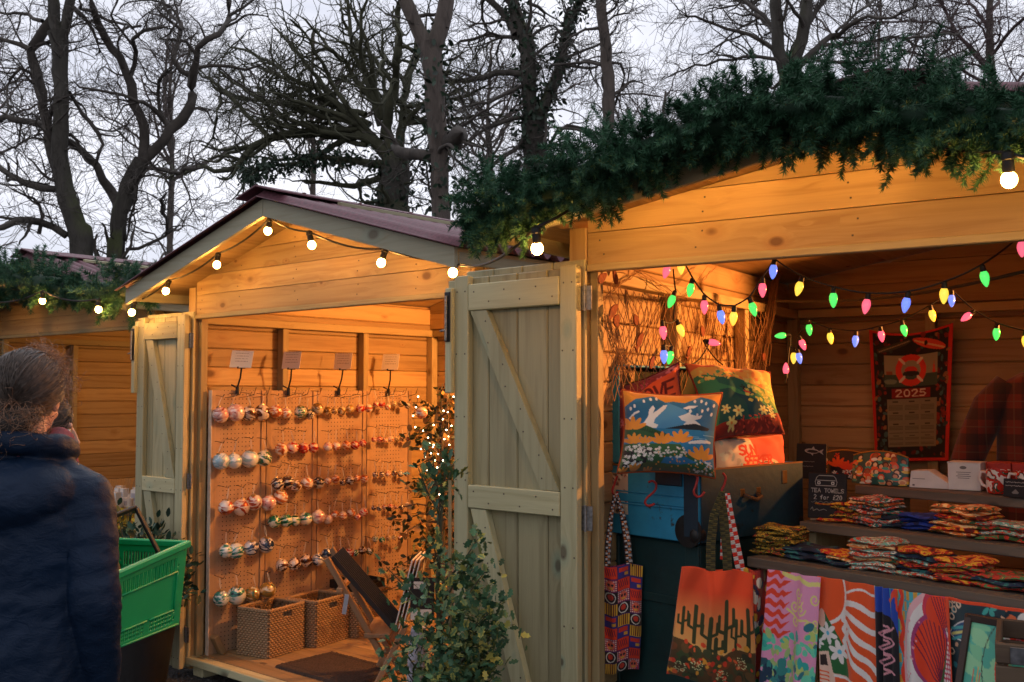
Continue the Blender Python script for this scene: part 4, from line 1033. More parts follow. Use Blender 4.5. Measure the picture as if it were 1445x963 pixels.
# ---------------------------------------------------------------- wicker baskets
def wicker_mat():
    t = NT('water_hyacinth'); tn = t.attr('tint', 'Fac'); o = t.obj()
    c = t.ramp(tn, [(0, (.07, .035, .015)), (.3, (.27, .165, .085)), (.7, (.48, .33, .19)), (1, (.62, .46, .29))])
    f = t.noise(o, 240, 2); t.set(Base_Color=t.mix(t.math('MULTIPLY', f, .45), c, (.16, .09, .04)), Roughness=.75); t.bump(f, .4, .004); return t.m
WICK = wicker_mat()
def basket(loc, yaw, w, dp, h, label):
    t = tag(empty('wicker_basket', loc, yaw), label, 'basket', 'wicker storage baskets')
    rows = int(h / .0125); V, T, C = [], [], []
    def side(a, b, nm):
        a, b = Vector(a), Vector(b); Lr = (b - a).length; nrm = Vector(((b - a).y, -(b - a).x, 0)).normalized(); nx = int(Lr / .004); ny = rows * 5
        S, Tt = np.meshgrid(np.linspace(0, 1, nx), np.linspace(0, 1, ny)); row = np.floor(Tt * rows * .9999); ph = (Tt * rows) % 1
        prof = np.sin(ph * np.pi) ** .6; wv = np.abs(np.sin(np.pi * (S * Lr / .026 + row * .5))) ** .7
        dis = .011 * prof * wv + .0012 * rng.normal(size=S.shape); mid = np.abs(S - .5) * Lr
        hole = (mid < .036) & (Tt > .78) & (Tt < .92)
        Pp = np.array(a)[None, None] + S[..., None] * np.array(b - a) + dis[..., None] * np.array(nrm); Pp[..., 2] = Tt * h
        Q = (np.arange(ny - 1)[:, None] * nx + np.arange(nx - 1)[None, :]).ravel(); Q = Q[~hole[:-1, :-1].ravel()] if nm else Q
        tint = np.clip(prof * wv * .75 + .12 + rng.normal(size=S.shape) * .10, 0, 1)
        o_ = mesh_np('woven_side', Pp.reshape(-1, 3), np.stack([Q, Q + 1, Q + nx + 1, Q + nx], 1), WICK, t, 'all', {'tint': ('FLOAT', tint.ravel())})
        m = o_.modifiers.new('t', 'SOLIDIFY'); m.thickness = .012; m.offset = -1
        return o_
    side((-w / 2, -dp / 2, 0), (w / 2, -dp / 2, 0), False); side((w / 2, -dp / 2, 0), (w / 2, dp / 2, 0), True)
    side((w / 2, dp / 2, 0), (-w / 2, dp / 2, 0), False); side((-w / 2, dp / 2, 0), (-w / 2, -dp / 2, 0), True)
    MB().box((0, 0, .008), (w - .01, dp - .01, .012), None, 0, .002).build('base', WICK, t)
    rim = MB(); pts = [(-w / 2, -dp / 2), (w / 2, -dp / 2), (w / 2, dp / 2), (-w / 2, dp / 2)]
    for (x0, y0), (x1, y1) in zip(pts, pts[1:] + pts[:1]):
        pp = [(x0 + (x1 - x0) * q / 30, y0 + (y1 - y0) * q / 30, h + .003 * math.sin(q * 2.6)) for q in range(31)]
        rim.tube(pp, [.0095 + .002 * math.sin(q * 2.2) for q in range(31)], 7, tint=.62)
    rim.build('rim', WICK, t, 'all')
    return t
for k, (x, y, lb) in enumerate([(.318, .375, 'wicker basket nearest the doorway, palest of the three under the baubles'), (.318, .71, 'wicker basket between the other two, with a cut handhold'), (.318, 1.03, 'wicker basket deepest in the hut, half hidden by the print stand')]):
    p = F2.w(x, y, FL); basket(p, -F2.th + R(11), .235, .29, .265, lb)
t = tag(empty('black_tray', F2.w(.29, 1.05, FL + .268), -F2.th), 'black tray resting on the deepest wicker basket', 'tray')
b = MB(); b.box((0, 0, .008), (.22, .26, .012), None, 0, .003)
b.build('tray_base', RUBBER, t)
for (x, y, sx, sy) in ((0, -.13, .22, .01), (0, .13, .22, .01), (-.11, 0, .01, .25), (.11, 0, .01, .25)): MB().box((x, y, .03), (sx, sy, .05), None, 0, .002).build('tray_side', RUBBER, t)
# small blocks by the door jamb
tag(MB().box(F2.w(.155, .13, FL + .055) , (.05, .035, .12), Matrix.Rotation(-F2.th, 3, 'Z') @ Matrix.Rotation(.5, 3, 'X'), 2).build('door_wedge', W_FLOOR), 'small wooden wedge leaning at the foot of the leftmost pegboard', 'wedge')

# doormat
t = tag(empty('doormat', F2.w(.635, .17, FL), -F2.th), 'brown ribbed doormat on the hut floor behind the sill', 'doormat')
nx, ny = 90, 60; S, T_ = np.meshgrid(np.linspace(0, .62, nx), np.linspace(0, .40, ny))
ed = np.minimum(np.minimum(S, .62 - S), np.minimum(T_, .40 - T_)); Z = .016 * np.clip(ed / .008, 0, 1) - .005 * ((ed > .035) & (ed < .05)) + rng.normal(size=S.shape) * .0012
i = (np.arange(ny - 1)[:, None] * nx + np.arange(nx - 1)[None, :]).ravel()
mesh_np('pile', np.stack([S, T_, Z + .001], -1).reshape(-1, 3), np.stack([i, i + 1, i + nx + 1, i + nx], 1), flat('mat_pile', (.055, .036, .028), .95, 0, .5, 160, .6), t)

# ---------------------------------------------------------------- print stand: two crossed frames with slings
BEECH = wood('beech', (.44, .27, .15), (.36, .20, .10), (.2, .1, .05), .5, 2)
t = tag(empty('print_stand', (-.72, 5.30, FL)), 'folding wooden X stand with black slings holding mounted prints', 'print stand'); o = Vector(t.location)
Yf, Yb = 5.28, 5.62
def pz(u, v, Y): return at(u, v, Y) - o
fl = lambda q: Vector((q.x, q.y, max(q.z, .0)))
for Y in (Yf, Yb):
    sh = (Y - Yf) * 0.0
    a0 = at(478, 826, Yf); a1 = at(563, 967, Yf); b0 = at(575, 878, Yf); b1 = at(531, 967, Yf)
    a0b = at(461, 788, Yf)
    off = Vector((-.035, Y - Yf, 0)) - o if Y == Yb else -o
    MB().bar(a0b + off, a1 + off, .03, .035, (0, 1, 0)).build('long_leg', BEECH, t)
    MB().bar(b0 + off + Vector((0, -.026 if Y == Yf else .026, 0)), b1 + off + Vector((0, -.026 if Y == Yf else .026, 0)), .03, .035, (0, 1, 0)).build('short_leg', BEECH, t)
for (u, v) in ((533, 896), (480, 832)):
    q = at(u, v, Yf) - o; MB().box(q + Vector((.0, .17, 0)), (.13 if u == 533 else .03, .40, .022), None, 1).build('cross_rail', BEECH, t)
q0 = at(464, 790, Yf) - o; q1 = at(553, 890, Yf) - o
sl = MB()
for k in range(9):
    y = .02 + k * .036; sl.bar(q0 + Vector((.012, y, .01)), q1 + Vector((.0, y, .012)), .026, .004, (0, 1, 0), ch=.001)
sl.build('black_slats', flat('black_webbing', (.02, .022, .026), .7), t)
# prints leaning on the right-hand sling
pal = [('#8a5c48', '#c9b3a0', '#5f4436'), ('#6b5a52', '#b9a79c', '#9a4b34'), ('#3c3a44', '#d8d2ca', '#7a6a60')]
for k, lb in enumerate(['mounted brown print leaning in the X stand, frontmost', 'mounted grey print leaning in the X stand, between the other two', 'mounted dark print leaning in the X stand, rearmost']):
    cv = Cv(40, 60, pal[k][0])
    for j in range(26): cv.ell(random.random(), random.random() * 1.5, random.uniform(.03, .16), random.uniform(.03, .12), pal[k][1 + j % 2], random.random() * 3)
    cv.rect(0, 0, 1, .05, '#e6e2dc'); cv.rect(0, 1.42, 1, 1.5, '#e6e2dc'); cv.rect(0, 0, .05, 1.5, '#e6e2dc'); cv.rect(.95, 0, 1, 1.5, '#e6e2dc')
    x0 = at(556, 890, Yf); x1 = at(581, 792, Yf); dx = Vector((.02 * k, .0, .0))
    def fn(S, T, x0=x0 + dx, x1=x1 + dx):
        a = np.array(x1)[None, None] * (1 - T[..., None]) + np.array(x0)[None, None] * T[..., None]
        a = a + np.stack([S * .02, .03 + S * .30, S * 0], -1); return a
    tag(cloth('mounted_print', cv, fn, vcol('print_board', .35, False), None, None, None, .006), lb, 'print', 'prints in the X stand')
tg = tag(MB().box(at(487.5, 853, 5.25), (.022, .002, .10), Matrix.Rotation(.15, 3, 'Y'), 0, .0005).build('swing_tag', flat('blue_grey_card', (.42, .47, .58), .6)), 'pale blue paper tag hanging from the print stand', 'tag')
# black board behind, price cards
t = tag(empty('display_board', F2.w(1.42, 1.0, FL), -F2.th), 'dark leaning display board behind the print stand', 'display board')
MB().box((0, .05, .42), (.50, .02, .86), Matrix.Rotation(-.12, 3, 'X'), 0, .003).build('panel', flat('slate_blue_board', (.022, .026, .034), .6), t)
MB().box((0, .16, .40), (.40, .015, .80), Matrix.Rotation(.16, 3, 'X'), 0, .003).build('prop', RUBBER, t)
t = tag(empty('price_sign', at(596, 845, 5.0)), 'small dark price sign with two white labels behind the holly', 'price sign')
MB().box((0, 0, 0), (.115, .008, .20), None, 0, .002).build('backing', flat('dark_brown_card', (.02, .014, .014), .5), t)
MB().box((-.01, -.007, .065), (.062, .002, .035), None, 0, .0004).build('label', CARD, t)
MB().box((-.005, -.007, -.075), (.10, .002, .05), None, 0, .0004).build('label', CARD, t)
# small table with trinkets behind the holly
t = tag(empty('side_table', F2.w(1.92, .62, FL), -F2.th), 'small side table covered with glittering trinkets inside the hut doorway', 'table')
MB().box((0, 0, .66), (.42, .40, .025), None, 0).build('table_top', BEECH, t)
for sx in (-1, 1):
    for sy in (-1, 1): MB().box((sx * .18, sy * .17, .323), (.03, .03, .645), None, 2).build('leg', BEECH, t)
trb = MB().lathe([(.014, 0), (.018, .012), (.010, .03), (.004, .04)], (0, 0, 0), None, 10).build('trinket', flat('champagne_foil', (.62, .5, .36), .25, .9), None, True)
base_me = trb.data; bpy.data.objects.remove(trb)
for k in range(14):
    q = F2.w(1.92 - .17 + .026 * (k % 14), .62 - .15 + .1 * (k % 3), FL + .673); ob = bpy.data.objects.new('trinket', base_me); ob.location = q; COL.objects.link(ob)
    tag(ob, 'tiny champagne foil trinket standing on the side table in the doorway', 'trinket', 'foil trinkets on the side table')

# ---------------------------------------------------------------- lit foliage tree at the back of the hut
def leafball(name, label, cat, root, stems, n, size, cm, ce, outline, spread, parent_part='foliage', jit=.25, group=None, stemmat=None, up=.2):
    t = tag(empty(name, root), label, cat, group); o = np.array(root)
    st = MB(); P, A = [], []
    for s_ in stems: st.tube([np.array(p[:3]) - o for p in s_], [p[3] for p in s_], 6)
    st.build('stems', stemmat or TWIG, t, True)
    return t, o
q_ = F2.loc(F2.on_y(622, 700, 1.30)); ftree = tag(empty('christmas_tree', F2.w(q_.x, q_.y, FL)), 'leafy Christmas tree with gold leaves in the back corner of the hut', 'tree'); o = np.array(ftree.location)
tr_ = MB().tube([(0, 0, 0), (.01, 0, .8), (0, .01, 1.5)], [.028, .018, .005], 8)
brn = []
for k in range(54):
    z = .25 + 1.25 * (k / 54) + random.uniform(-.05, .05); a = k * 2.4 + random.uniform(-.4, .4); ln = (.44 * (1 - z / 1.75) + .05) * random.uniform(.6, 1.25)
    b0 = np.array([0, 0, z]); e = np.array([ln * math.cos(a), ln * math.sin(a), z + random.uniform(-.10, .06)]); brn.append((b0, e)); tr_.tube([b0, (b0 + e) / 2 + [0, 0, .03], e], [.006, .004, .0015], 5)
tr_.build('trunk', TWIG, ftree, True)
per = 19; n = per * len(brn); q = rng.uniform(.25, 1.05, n); b0 = np.repeat(np.array([b for b, e in brn]), per, 0); e0 = np.repeat(np.array([e for b, e in brn]), per, 0)
P = b0 + (e0 - b0) * q[:, None] + rng.normal(size=(n, 3)) * .026; ax = unit(unit(e0 - b0) * .7 + rng.normal(size=(n, 3)) * .6)
gold = (rng.random(n) > .88)[:, None]
cm = np.where(gold, np.array([[.42, .27, .11]]), np.array([[.018, .034, .014]]) * rng.uniform(.6, 1.5, (n, 1)))
V, T, Cc = leaves(P, ax, unit(rng.normal(size=(n, 3))), np.where(gold[:, 0], .075, rng.uniform(.03, .055, n)), PLAIN, cm, cm * .9)
mesh_np('foliage', V, T, IVY, ftree, False, {'Col': ('FLOAT_COLOR', Cc)})
fl_ = tag(empty('fairy_lights', ftree.location), 'warm white pinpoint fairy lights wound through the Christmas tree', 'fairy lights')
FAIRY = emit('lit_fairy_bulb', (1, .74, .42), 24.0)
pts = [(590, 560), (587, 575), (583, 587), (586, 603), (597, 608), (604, 618), (606, 626), (611, 631), (618, 641), (625, 650), (612, 628), (600, 634), (594, 634), (608, 640), (614, 650), (603, 664), (609, 672), (611, 675), (626, 580), (632, 582), (625, 592), (630, 607), (633, 616), (627, 620), (634, 628), (631, 545), (628, 692), (630, 704), (620, 698), (617, 660), (637, 601), (612, 600), (640, 560), (645, 590), (648, 640), (641, 670), (600, 645)]
prev = None; cpath = []
for (u, v) in pts:
    q = F2.on_y(u, v, 1.06 + random.uniform(-.12, .08)) - Vector(fl_.location); cpath.append(q)
    MB().ell(q, (.0040, .0040, .0040), None, 6, 4).build('light', FAIRY, fl_, 'all')
MB().tube(cpath, .0012, 4).build('wire', WIRE, fl_)
p = F2.on_y(595, 583, .98); b = bpy.data.objects.new('bauble', ball_me); b.location = p; b.scale = (.036,) * 3; COL.objects.link(b)
b.material_slots[0].link = 'OBJECT'; b.material_slots[0].material = BM['copper']; tag(b, 'single copper glass bauble hanging in the Christmas tree', 'bauble', 'glass baubles on the pegboards')
cp = bpy.data.objects.new('cap', cap_me); cp.parent = b; COL.objects.link(cp)

# ---------------------------------------------------------------- variegated holly in a pot between the two huts
def pot(t, r, h, mat, z=0.0):
    MB().lathe([(r * .72, 0), (r * .96, h * .9), (r * 1.04, h * .9), (r * 1.04, h), (r * .93, h), (r * .90, h * .86), (.001, h * .85)], (0, 0, z), None, 24).build('pot', mat, t, True)
HY = 3.50; hb = at(622, 555, HY)
t = tag(empty('holly_bush', (hb.x, HY, 0)), 'potted variegated holly tied to bamboo canes beside the folded door', 'holly', None); o = np.array(t.location)
pot(t, .17, .28, RUBBER)
HV, HT, HC = [], [], []; stem = MB()
main = [(0, 0, .25), (.015, .01, .6), (-.01, 0, .95), (.005, .0, 1.2), (.02, 0, 1.36)]
stem.tube(main, [.012, .010, .008, .005, .002], 6)
brs = []
for (u, v, Y) in [(545, 800, HY), (590, 660, HY), (640, 655, HY), (675, 760, HY), (690, 800, HY + .05), (700, 850, HY), (712, 880, HY), (690, 930, HY), (560, 905, HY), (575, 950, HY - .1), (600, 820, HY - .2), (640, 850, HY - .22), (625, 900, HY - .25),
                  (660, 900, HY - .15), (650, 800, HY - .15), (610, 760, HY - .12), (660, 960, HY - .1), (620, 960, HY - .25), (585, 870, HY - .1), (670, 830, HY + .15), (630, 780, HY + .15), (690, 865, HY - .12), (640, 930, HY + .2), (675, 985, HY), (590, 990, HY), (630, 1000, HY - .2), (610, 640, HY), (622, 690, HY), (668, 785, HY - .1), (683, 905, HY + .1)]:
    e = np.array(at(u, v, Y)) - o; z0 = max(.27, e[2] - .12 - .25 * abs(e[0])); b0 = np.array([0, 0, z0]); b0[0] = .01 * math.sin(z0 * 9)
    m = (b0 + e) / 2 + np.array([0, 0, -.015]); brs.append((b0, m, e)); stem.tube([b0, m, e], [.005, .0035, .0015], 5)
stem.build('stem', TWIG_G, t, True)
for b0, m, e in brs:
    n = 30 if e[2] > .98 else (72 if e[2] > .80 or e[0] < -.08 else 185); q = rng.uniform(.45 if e[2] > 1.02 else .35, 1.0, n); P = (1 - q)[:, None] ** 2 * b0 + 2 * (q * (1 - q))[:, None] * m + (q ** 2)[:, None] * e + rng.normal(size=(n, 3)) * np.array([.042, .042, .034]) * (.62 if e[2] > 1.02 else 1)
    ax = unit(unit(e - b0) * .5 + rng.normal(size=(n, 3)) * .7); nn = unit(rng.normal(size=(n, 3)) * .6 + np.array([0, -.3, 1.0])); S = rng.uniform(.022, .044, n)
    cm = np.array([[.046, .118, .058]]) * rng.uniform(.6, 1.6, (n, 1)); var = rng.random(n)[:, None]
    ce = np.where(var > .86, np.array([[.52, .48, .11]]), np.where(var > .55, np.array([[.20, .24, .08]]), cm * 1.1))
    cm = np.where(var > .94, np.array([[.48, .44, .11]]), cm)
    V, T, Cc = leaves(P, ax, nn, S, HOLLY, cm, ce); HT.append(T + sum(map(len, HV))); HV.append(V); HC.append(Cc)
def leaf_mat():
    t = NT('holly_leaf'); t.set(Base_Color=t.attr('Col', 'Color'), Roughness=.5, Specular_IOR_Level=.3); return t.m
HOL = leaf_mat()
mesh_np('foliage', np.concatenate(HV), np.concatenate(HT), HOL, t, False, {'Col': ('FLOAT_COLOR', np.concatenate(HC))})
CANE = wood('bamboo', (.45, .34, .17), (.33, .24, .11), (.2, .13, .06), .5, 3)
MB().tube([(.04, -.05, .2), (.035, -.05, 1.31)], .006, 8).build('cane', CANE, t, True)
# grey cloth-wrapped stand behind the holly
tag(MB().tube([at(588, 985, 4.75), at(589, 930, 4.75), at(591, 885, 4.75)], [.05, .045, .035], 10).build('wrapped_post', flat('grey_sacking', (.34, .33, .38), .95, 0, .5, 40, .5)), 'grey cloth wrapped post standing behind the holly', 'post')

# evergreen shrub in a black pot by the farther door
sb = at(196, 930, 5.75); t = tag(empty('evergreen_shrub', (sb.x, 5.75, 0)), 'dark evergreen shrub in a black bucket by the open door of the bauble hut', 'shrub'); o = np.array(t.location)
pot(t, .20, .36, RUBBER)
VV, TT, CC = [], [], []; st = MB()
for k in range(46):
    a = random.uniform(0, 6.28); rr = random.uniform(.05, .30); e = np.array([rr * math.cos(a), rr * math.sin(a), random.uniform(.55, 1.0) - rr * .4]); b0 = np.array([rr * .1 * math.cos(a), rr * .1 * math.sin(a), .32])
    st.tube([b0, (b0 + e) / 2 + [0, 0, .05], e], [.005, .004, .0015], 5)
    n = 40; q = rng.uniform(.3, 1, n); P = b0 + (e - b0) * q[:, None] + rng.normal(size=(n, 3)) * .03
    ax = unit(unit(e - b0) + rng.normal(size=(n, 3)) * .8); cm = np.array([[.018, .050, .030]]) * rng.uniform(.5, 1.8, (n, 1))
    V, T, Cc = leaves(P, ax, unit(rng.normal(size=(n, 3)) + [0, 0, 1]), rng.uniform(.035, .065, n), PLAIN, cm, cm * 1.25); TT.append(T + sum(map(len, VV))); VV.append(V); CC.append(Cc)
st.build('stem', TWIG_G, t, True); mesh_np('foliage', np.concatenate(VV), np.concatenate(TT), HOL, t, False, {'Col': ('FLOAT_COLOR', np.concatenate(CC))})

# ---------------------------------------------------------------- gift table in the farthest hut
t0 = F1.loc(at(168, 716, 7.15)); base = F1.w(t0.x - .35, t0.y, 0)
t = tag(empty('gift_table', base, -F1.th), 'wooden gift table with white packs in the farthest hut', 'table'); hz = at(168, 716, 7.15).z
MB().box((.0, .12, hz - .015), (1.1, .42, .03), None, 0).build('table_top', W_FRAME, t)
for x in (-.5, .5):
    for y in (-.05, .29): MB().box((x, y, (hz - .03) / 2), (.045, .045, hz - .03), None, 2).build('leg', W_FRAME, t)
WHITE = flat('white_card', (.74, .71, .68), .7, 0, .06, 20); JAR = flat('frosted_jar', (.62, .52, .44), .25); REED = flat('reed_stick', (.45, .28, .13), .8)
gm = {}
def giftmesh(kind):
    if kind in gm: return gm[kind]
    if kind == 'gift_box':
        r_ = empty('gift_box'); MB().box((0, 0, .055), (.055, .045, .11), None, 2, .002).build('carton', WHITE, r_); MB().box((0, -.0235, .06), (.036, .001, .05), None, 0, .0002).build('label', flat('grey_label', (.42, .42, .48), .7), r_)
    elif kind == 'candle_jar':
        r_ = empty('candle_jar'); MB().lathe([(.026, 0), (.03, .004), (.03, .06), (.027, .062), (.026, .05), (.001, .05)], (0, 0, 0), None, 18).build('glass', WHITE, r_, True); MB().box((0, -.0305, .03), (.03, .001, .03), None, 0, .0002).build('label', flat('grey_label', (.42, .42, .48), .7), r_)
    else:
        r_ = empty('reed_diffuser'); MB().lathe([(.024, 0), (.028, .004), (.028, .05), (.012, .066), (.012, .08), (.009, .08), (.009, .06)], (0, 0, 0), None, 18).build('bottle', JAR, r_, True)
        s = MB()
        for q in range(5): s.tube([(0, 0, .03), (.035 * math.cos(q * 1.3), .035 * math.sin(q * 1.3), .17)], .0016, 5)
        s.build('reeds', REED, r_)
    gm[kind] = r_; return r_
used = set(); LBG = {'gift_box': 'white printed carton', 'candle_jar': 'small white candle jar', 'reed_diffuser': 'reed diffuser with thin sticks'}
RW = ['front', 'second', 'third', 'back']; k = 0
for row in range(4):
    for j in range(7):
        kind = ('candle_jar', 'candle_jar', 'gift_box', 'reed_diffuser')[row] if (j + row) % 3 else ('gift_box', 'candle_jar', 'reed_diffuser', 'gift_box')[row]
        r_ = giftmesh(kind)
        if kind in used: r_ = copy_tree(r_)
        used.add(kind); q = F1.w(t0.x - .35 - .02 + .072 * j, t0.y - .06 + .095 * row, hz + .001)
        r_.location = q; r_.rotation_euler = (0, 0, -F1.th + random.uniform(-.2, .2)); tag(r_, '%s, number %d from left in %s row of gift table' % (LBG[kind], j + 1, RW[row]), {'gift_box': 'gift box', 'candle_jar': 'candle', 'reed_diffuser': 'reed diffuser'}[kind], 'white gifts on the gift table')
mb_ = at(166, 745, 6.6); t = tag(empty('mimosa_plant', (mb_.x, 6.6, 0)), 'yellow flowering mimosa in a pot before the gift table', 'plant'); pot(t, .11, .5, RUBBER)
n = 420; P = np.stack([rng.normal(size=n) * .07, rng.normal(size=n) * .07, rng.uniform(.52, .86, n)], 1); cm = np.where(rng.random((n, 1)) > .35, np.array([[.62, .42, .03]]), np.array([[.06, .08, .02]]))
V, T, Cc = leaves(P, unit(rng.normal(size=(n, 3)) + [0, 0, .6]), unit(rng.normal(size=(n, 3))), rng.uniform(.02, .05, n), PLAIN, cm, cm)
mesh_np('blossom', V, T, HOL, t, False, {'Col': ('FLOAT_COLOR', Cc)})
st = MB()
for q in range(9): st.tube([(0, 0, .42), (.09 * math.cos(q), .09 * math.sin(q), .84)], .003, 5)
st.build('stem', TWIG_G, t)
# ---------------------------------------------------------------- fishing net on the left wall
CORD = flat('net_cord', (.30, .17, .08), .9, 0, .3, 40)
t = tag(empty('fishing_net', F3.w(.10, .1, 1.9)), 'brown fishing net draped over the lit left wall of the nearest hut', 'fishing net'); o = np.array(t.location)
nx, ny = 36, 11
def netp(i, j):
    a = i / (nx - 1); b = j / (ny - 1)
    y = .10 + 1.62 * a; sw = .10 * math.sin(a * math.pi * 3) ** 2 * (.25 + b)
    top = 2.00 - sw * .9; bot = 1.55 + .05 * math.sin(a * 9)
    y += .03 * math.sin(b * 4 + a * 7) + .03 * (b - .5) * math.sin(a * 11)
    y = y * (1 - .10 * b) + .12 * b * a
    z = top + (bot - top) * b 
    x = .092 + .035 * math.sin(a * 8 + b * 3) ** 2
    return np.array(F3.w(x, y, z)) - o
G = [[netp(i + (.5 if j % 2 else 0), j) + rng.normal(size=3) * .0022 for i in range(nx)] for j in range(ny)]
segs = []
for j in range(ny - 1):
    for i in range(nx):
        for di in ((0, -1) if j % 2 == 0 else (0, 1)):
            k = i + di
            if 0 <= k < nx:
                a, b = G[j][i], G[j + 1][k]; m = (a + b) / 2 + np.array([0, 0, -.002]) + rng.normal(size=3) * .001; segs.append([a, m, b])
sg = np.array(segs); V, Q = tubes(sg, np.full(sg.shape[:2], .0015), 4); VV, QQ = [V], [Q]; off = len(V)
# gathered bundles of mesh at the two ends
def bundle(p0, p1, n, sp):
    p0, p1 = np.array(p0), np.array(p1); L_ = []
    for k in range(n):
        a = p0 + rng.normal(size=3) * sp * .4; b = p1 + rng.normal(size=3) * sp; L_.append([a + (b - a) * q + rng.normal(size=3) * .006 for q in np.linspace(0, 1, 7)])
    return np.array(L_)
for p0, p1, n, sp in ((F3.on_x(855, 448, .13), F3.on_x(882, 524, .13), 18, .016), (F3.on_x(1098, 380, .11), F3.on_x(1074, 520, .11), 22, .02), (F3.on_x(905, 378, .1), F3.on_x(845, 430, .1), 5, .008), (F3.on_x(890, 378, .1), F3.on_x(960, 425, .1), 5, .01), (F3.on_x(960, 425, .1), F3.on_x(1010, 375, .1), 4, .01)):
    B_ = bundle(np.array(p0) - o, np.array(p1) - o, n, sp); V, Q = tubes(B_, np.full(B_.shape[:2], .0014), 3); VV.append(V); QQ.append(Q + off); off += len(V)
mesh_np('mesh', np.concatenate(VV), np.concatenate(QQ), CORD, t)
RUST = flat('rusty_red_felt', (.20, .055, .025), .85, 0, .4, 60)
orn = [(850, 392, .055, .5, 'leaf shaped'), (868, 390, .05, 2.0, 'leaf shaped'), (866, 438, .06, .65, 'slim fish'), (870, 452, .04, .9, 'crab like'), (897, 451, .035, 2.2, 'round shell'), (903, 479, .06, .8, 'slim fish'), (991, 467, .04, 2.1, 'round shell'), (972, 496, .045, .9, 'slim fish'), (920, 511, .05, .9, 'leaf shaped'), (1078, 504, .04, 0, 'round shell')]
PLC = ['top left corner of the net', 'upper edge of the net beside the corner', 'left part of the net', 'middle left of the net', 'net left of the dark stud', 'lower net left of the dark stud', 'net between the two studs', 'lower net between the two studs', 'bottom of the net above the trunk lid', 'right hand bundle of the net']
for (u, v, s_, a, nm), pl in zip(orn, PLC):
    q = F3.on_x(u, v, .135); n = 12; pts = []
    for k in range(n):
        th = 2 * math.pi * k / n; w = .45 if 'fish' in nm or 'leaf' in nm else .8
        x = math.cos(th); y = math.sin(th) * w * (1 - .35 * x); pts.append((x * s_ * .62, y * s_ * .62))
    if 'fish' in nm: pts[6:7] = [(-s_ * .62, .0), (-s_ * .95, s_ * .25), (-s_ * .85, 0), (-s_ * .95, -s_ * .25)]
    ob = MB().prism([(x * math.cos(a) - y * math.sin(a), x * math.sin(a) + y * math.cos(a)) for x, y in pts], -.003, .003, 'yz').build('net_ornament', RUST)
    ob.location = q; ob.rotation_euler = (0, 0, -F3.th); tag(ob, 'rusty red %s ornament caught in the %s' % (nm, pl), 'ornament', 'ornaments in the fishing net')

# ---------------------------------------------------------------- trunks
def trunkmat(name, c, c2, rust):
    t = NT(name); o = t.obj(); f = t.noise(o, 7, 5, .6); g = t.noise(o, 38, 3, .6)
    col = t.ramp(f, [(.3, c2), (.65, c)]); m = t.ramp(t.math('MULTIPLY', f, g), [(.36, 0.0), (.44, 1.0)])
    t.set(Base_Color=t.mix(m, col, rust), Roughness=t.math('ADD', .42, t.math('MULTIPLY', g, .3)), Metallic=.1); t.bump(g, .12, .01); return t.m
BLUE = trunkmat('worn_blue_paint', (.035, .36, .62), (.025, .27, .48), (.05, .06, .06)); TEAL = trunkmat('worn_teal_paint', (.012, .055, .058), (.008, .036, .040), (.03, .03, .025)); DBLK = flat('black_corner', (.012, .012, .013), .5, 0, .4, 60)
INSIDE = flat('trunk_lining', (.02, .028, .016), .9)
tc_ = at(985, 664, 3.60); ty = math.atan2(.672, .741)                # corner nearest the camera; long side runs right and away
TRF = Frame((tc_.x, tc_.y, 0), -ty)                               # x along the long side, y towards the left end
tz1 = tc_.z; tz0 = at(985, 768, 3.60).z; TW, TL = .455, .65
def trunk_part(t, mb, name, mat, sm=False): return mb.build(name, mat, t, sm)
tk = tag(empty('open_trunk', (TRF.o.x, TRF.o.y, tz0), ty), 'open blue metal trunk with black corners holding printed cushions', 'trunk'); hh = tz1 - tz0
b = MB(); w = .010
b.box((w / 2, TW / 2, hh / 2), (w, TW, hh), None, 1, .003)
b.box((TL / 2, w / 2, hh / 2), (TL - 2 * w, w, hh), None, 0, .003); b.box((TL - w / 2, TW / 2, hh / 2), (w, TW, hh), None, 1, .003); b.box((TL / 2, TW - w / 2, hh / 2), (TL - 2 * w, w, hh), None, 0, .003); b.box((TL / 2, TW / 2, w / 2), (TL - 2 * w, TW - 2 * w, w), None, 0, .001)
b.build('body', BLUE, tk)
MB().box((TL / 2 + .004, -.0035, hh / 2), (TL - .012, .005, hh - .004), None, 0, .001).build('long_side', trunkmat('blue_paint_baked_shade', (.006, .052, .085), (.004, .033, .055), (.02, .02, .018)), tk)['label'] = 'long side of the blue trunk with shade put into its colour, leather handle'  # same blue trunk; the darker green-blue stands in for warm light and shade
MB().box((-.0015, TW / 2 - .02, hh * .54), (.006, TW * .70, .032), None, 1, .002).build('pressed_rib', BLUE, tk)
for zz in (hh * .54 + .022, hh * .54 - .022): MB().tube([(-.004, .06, zz), (-.004, TW * .83, zz)], .003, 6).build('pressed_line', BLUE, tk, True)
for (x, y, z) in ((0, 0, 0), (TL, 0, 0), (0, TW, 0)):
    MB().ell((x + (.018 if x == 0 else -.018), y + (.018 if y == 0 else -.018), .028), (.030, .030, .036), None, 12, 8).build('corner_cap', DBLK, tk, 'all')
    c = MB()
    c.lathe([(.001, -.003), (.058, -.003), (.058, 0), (.001, .001)], (-.0015, .045, .04), Matrix.Rotation(-math.pi / 2, 3, 'Y'), 24); 
    if (x, y) == (0, 0): c.build('corner_plate', DBLK, tk, True)
MB().box((-.003, .03, hh / 2 + .01), (.005, .06, hh - .02), None, 2, .001).build('edge_strip', flat('dark_blue_strip', (.012, .03, .05), .6), tk)
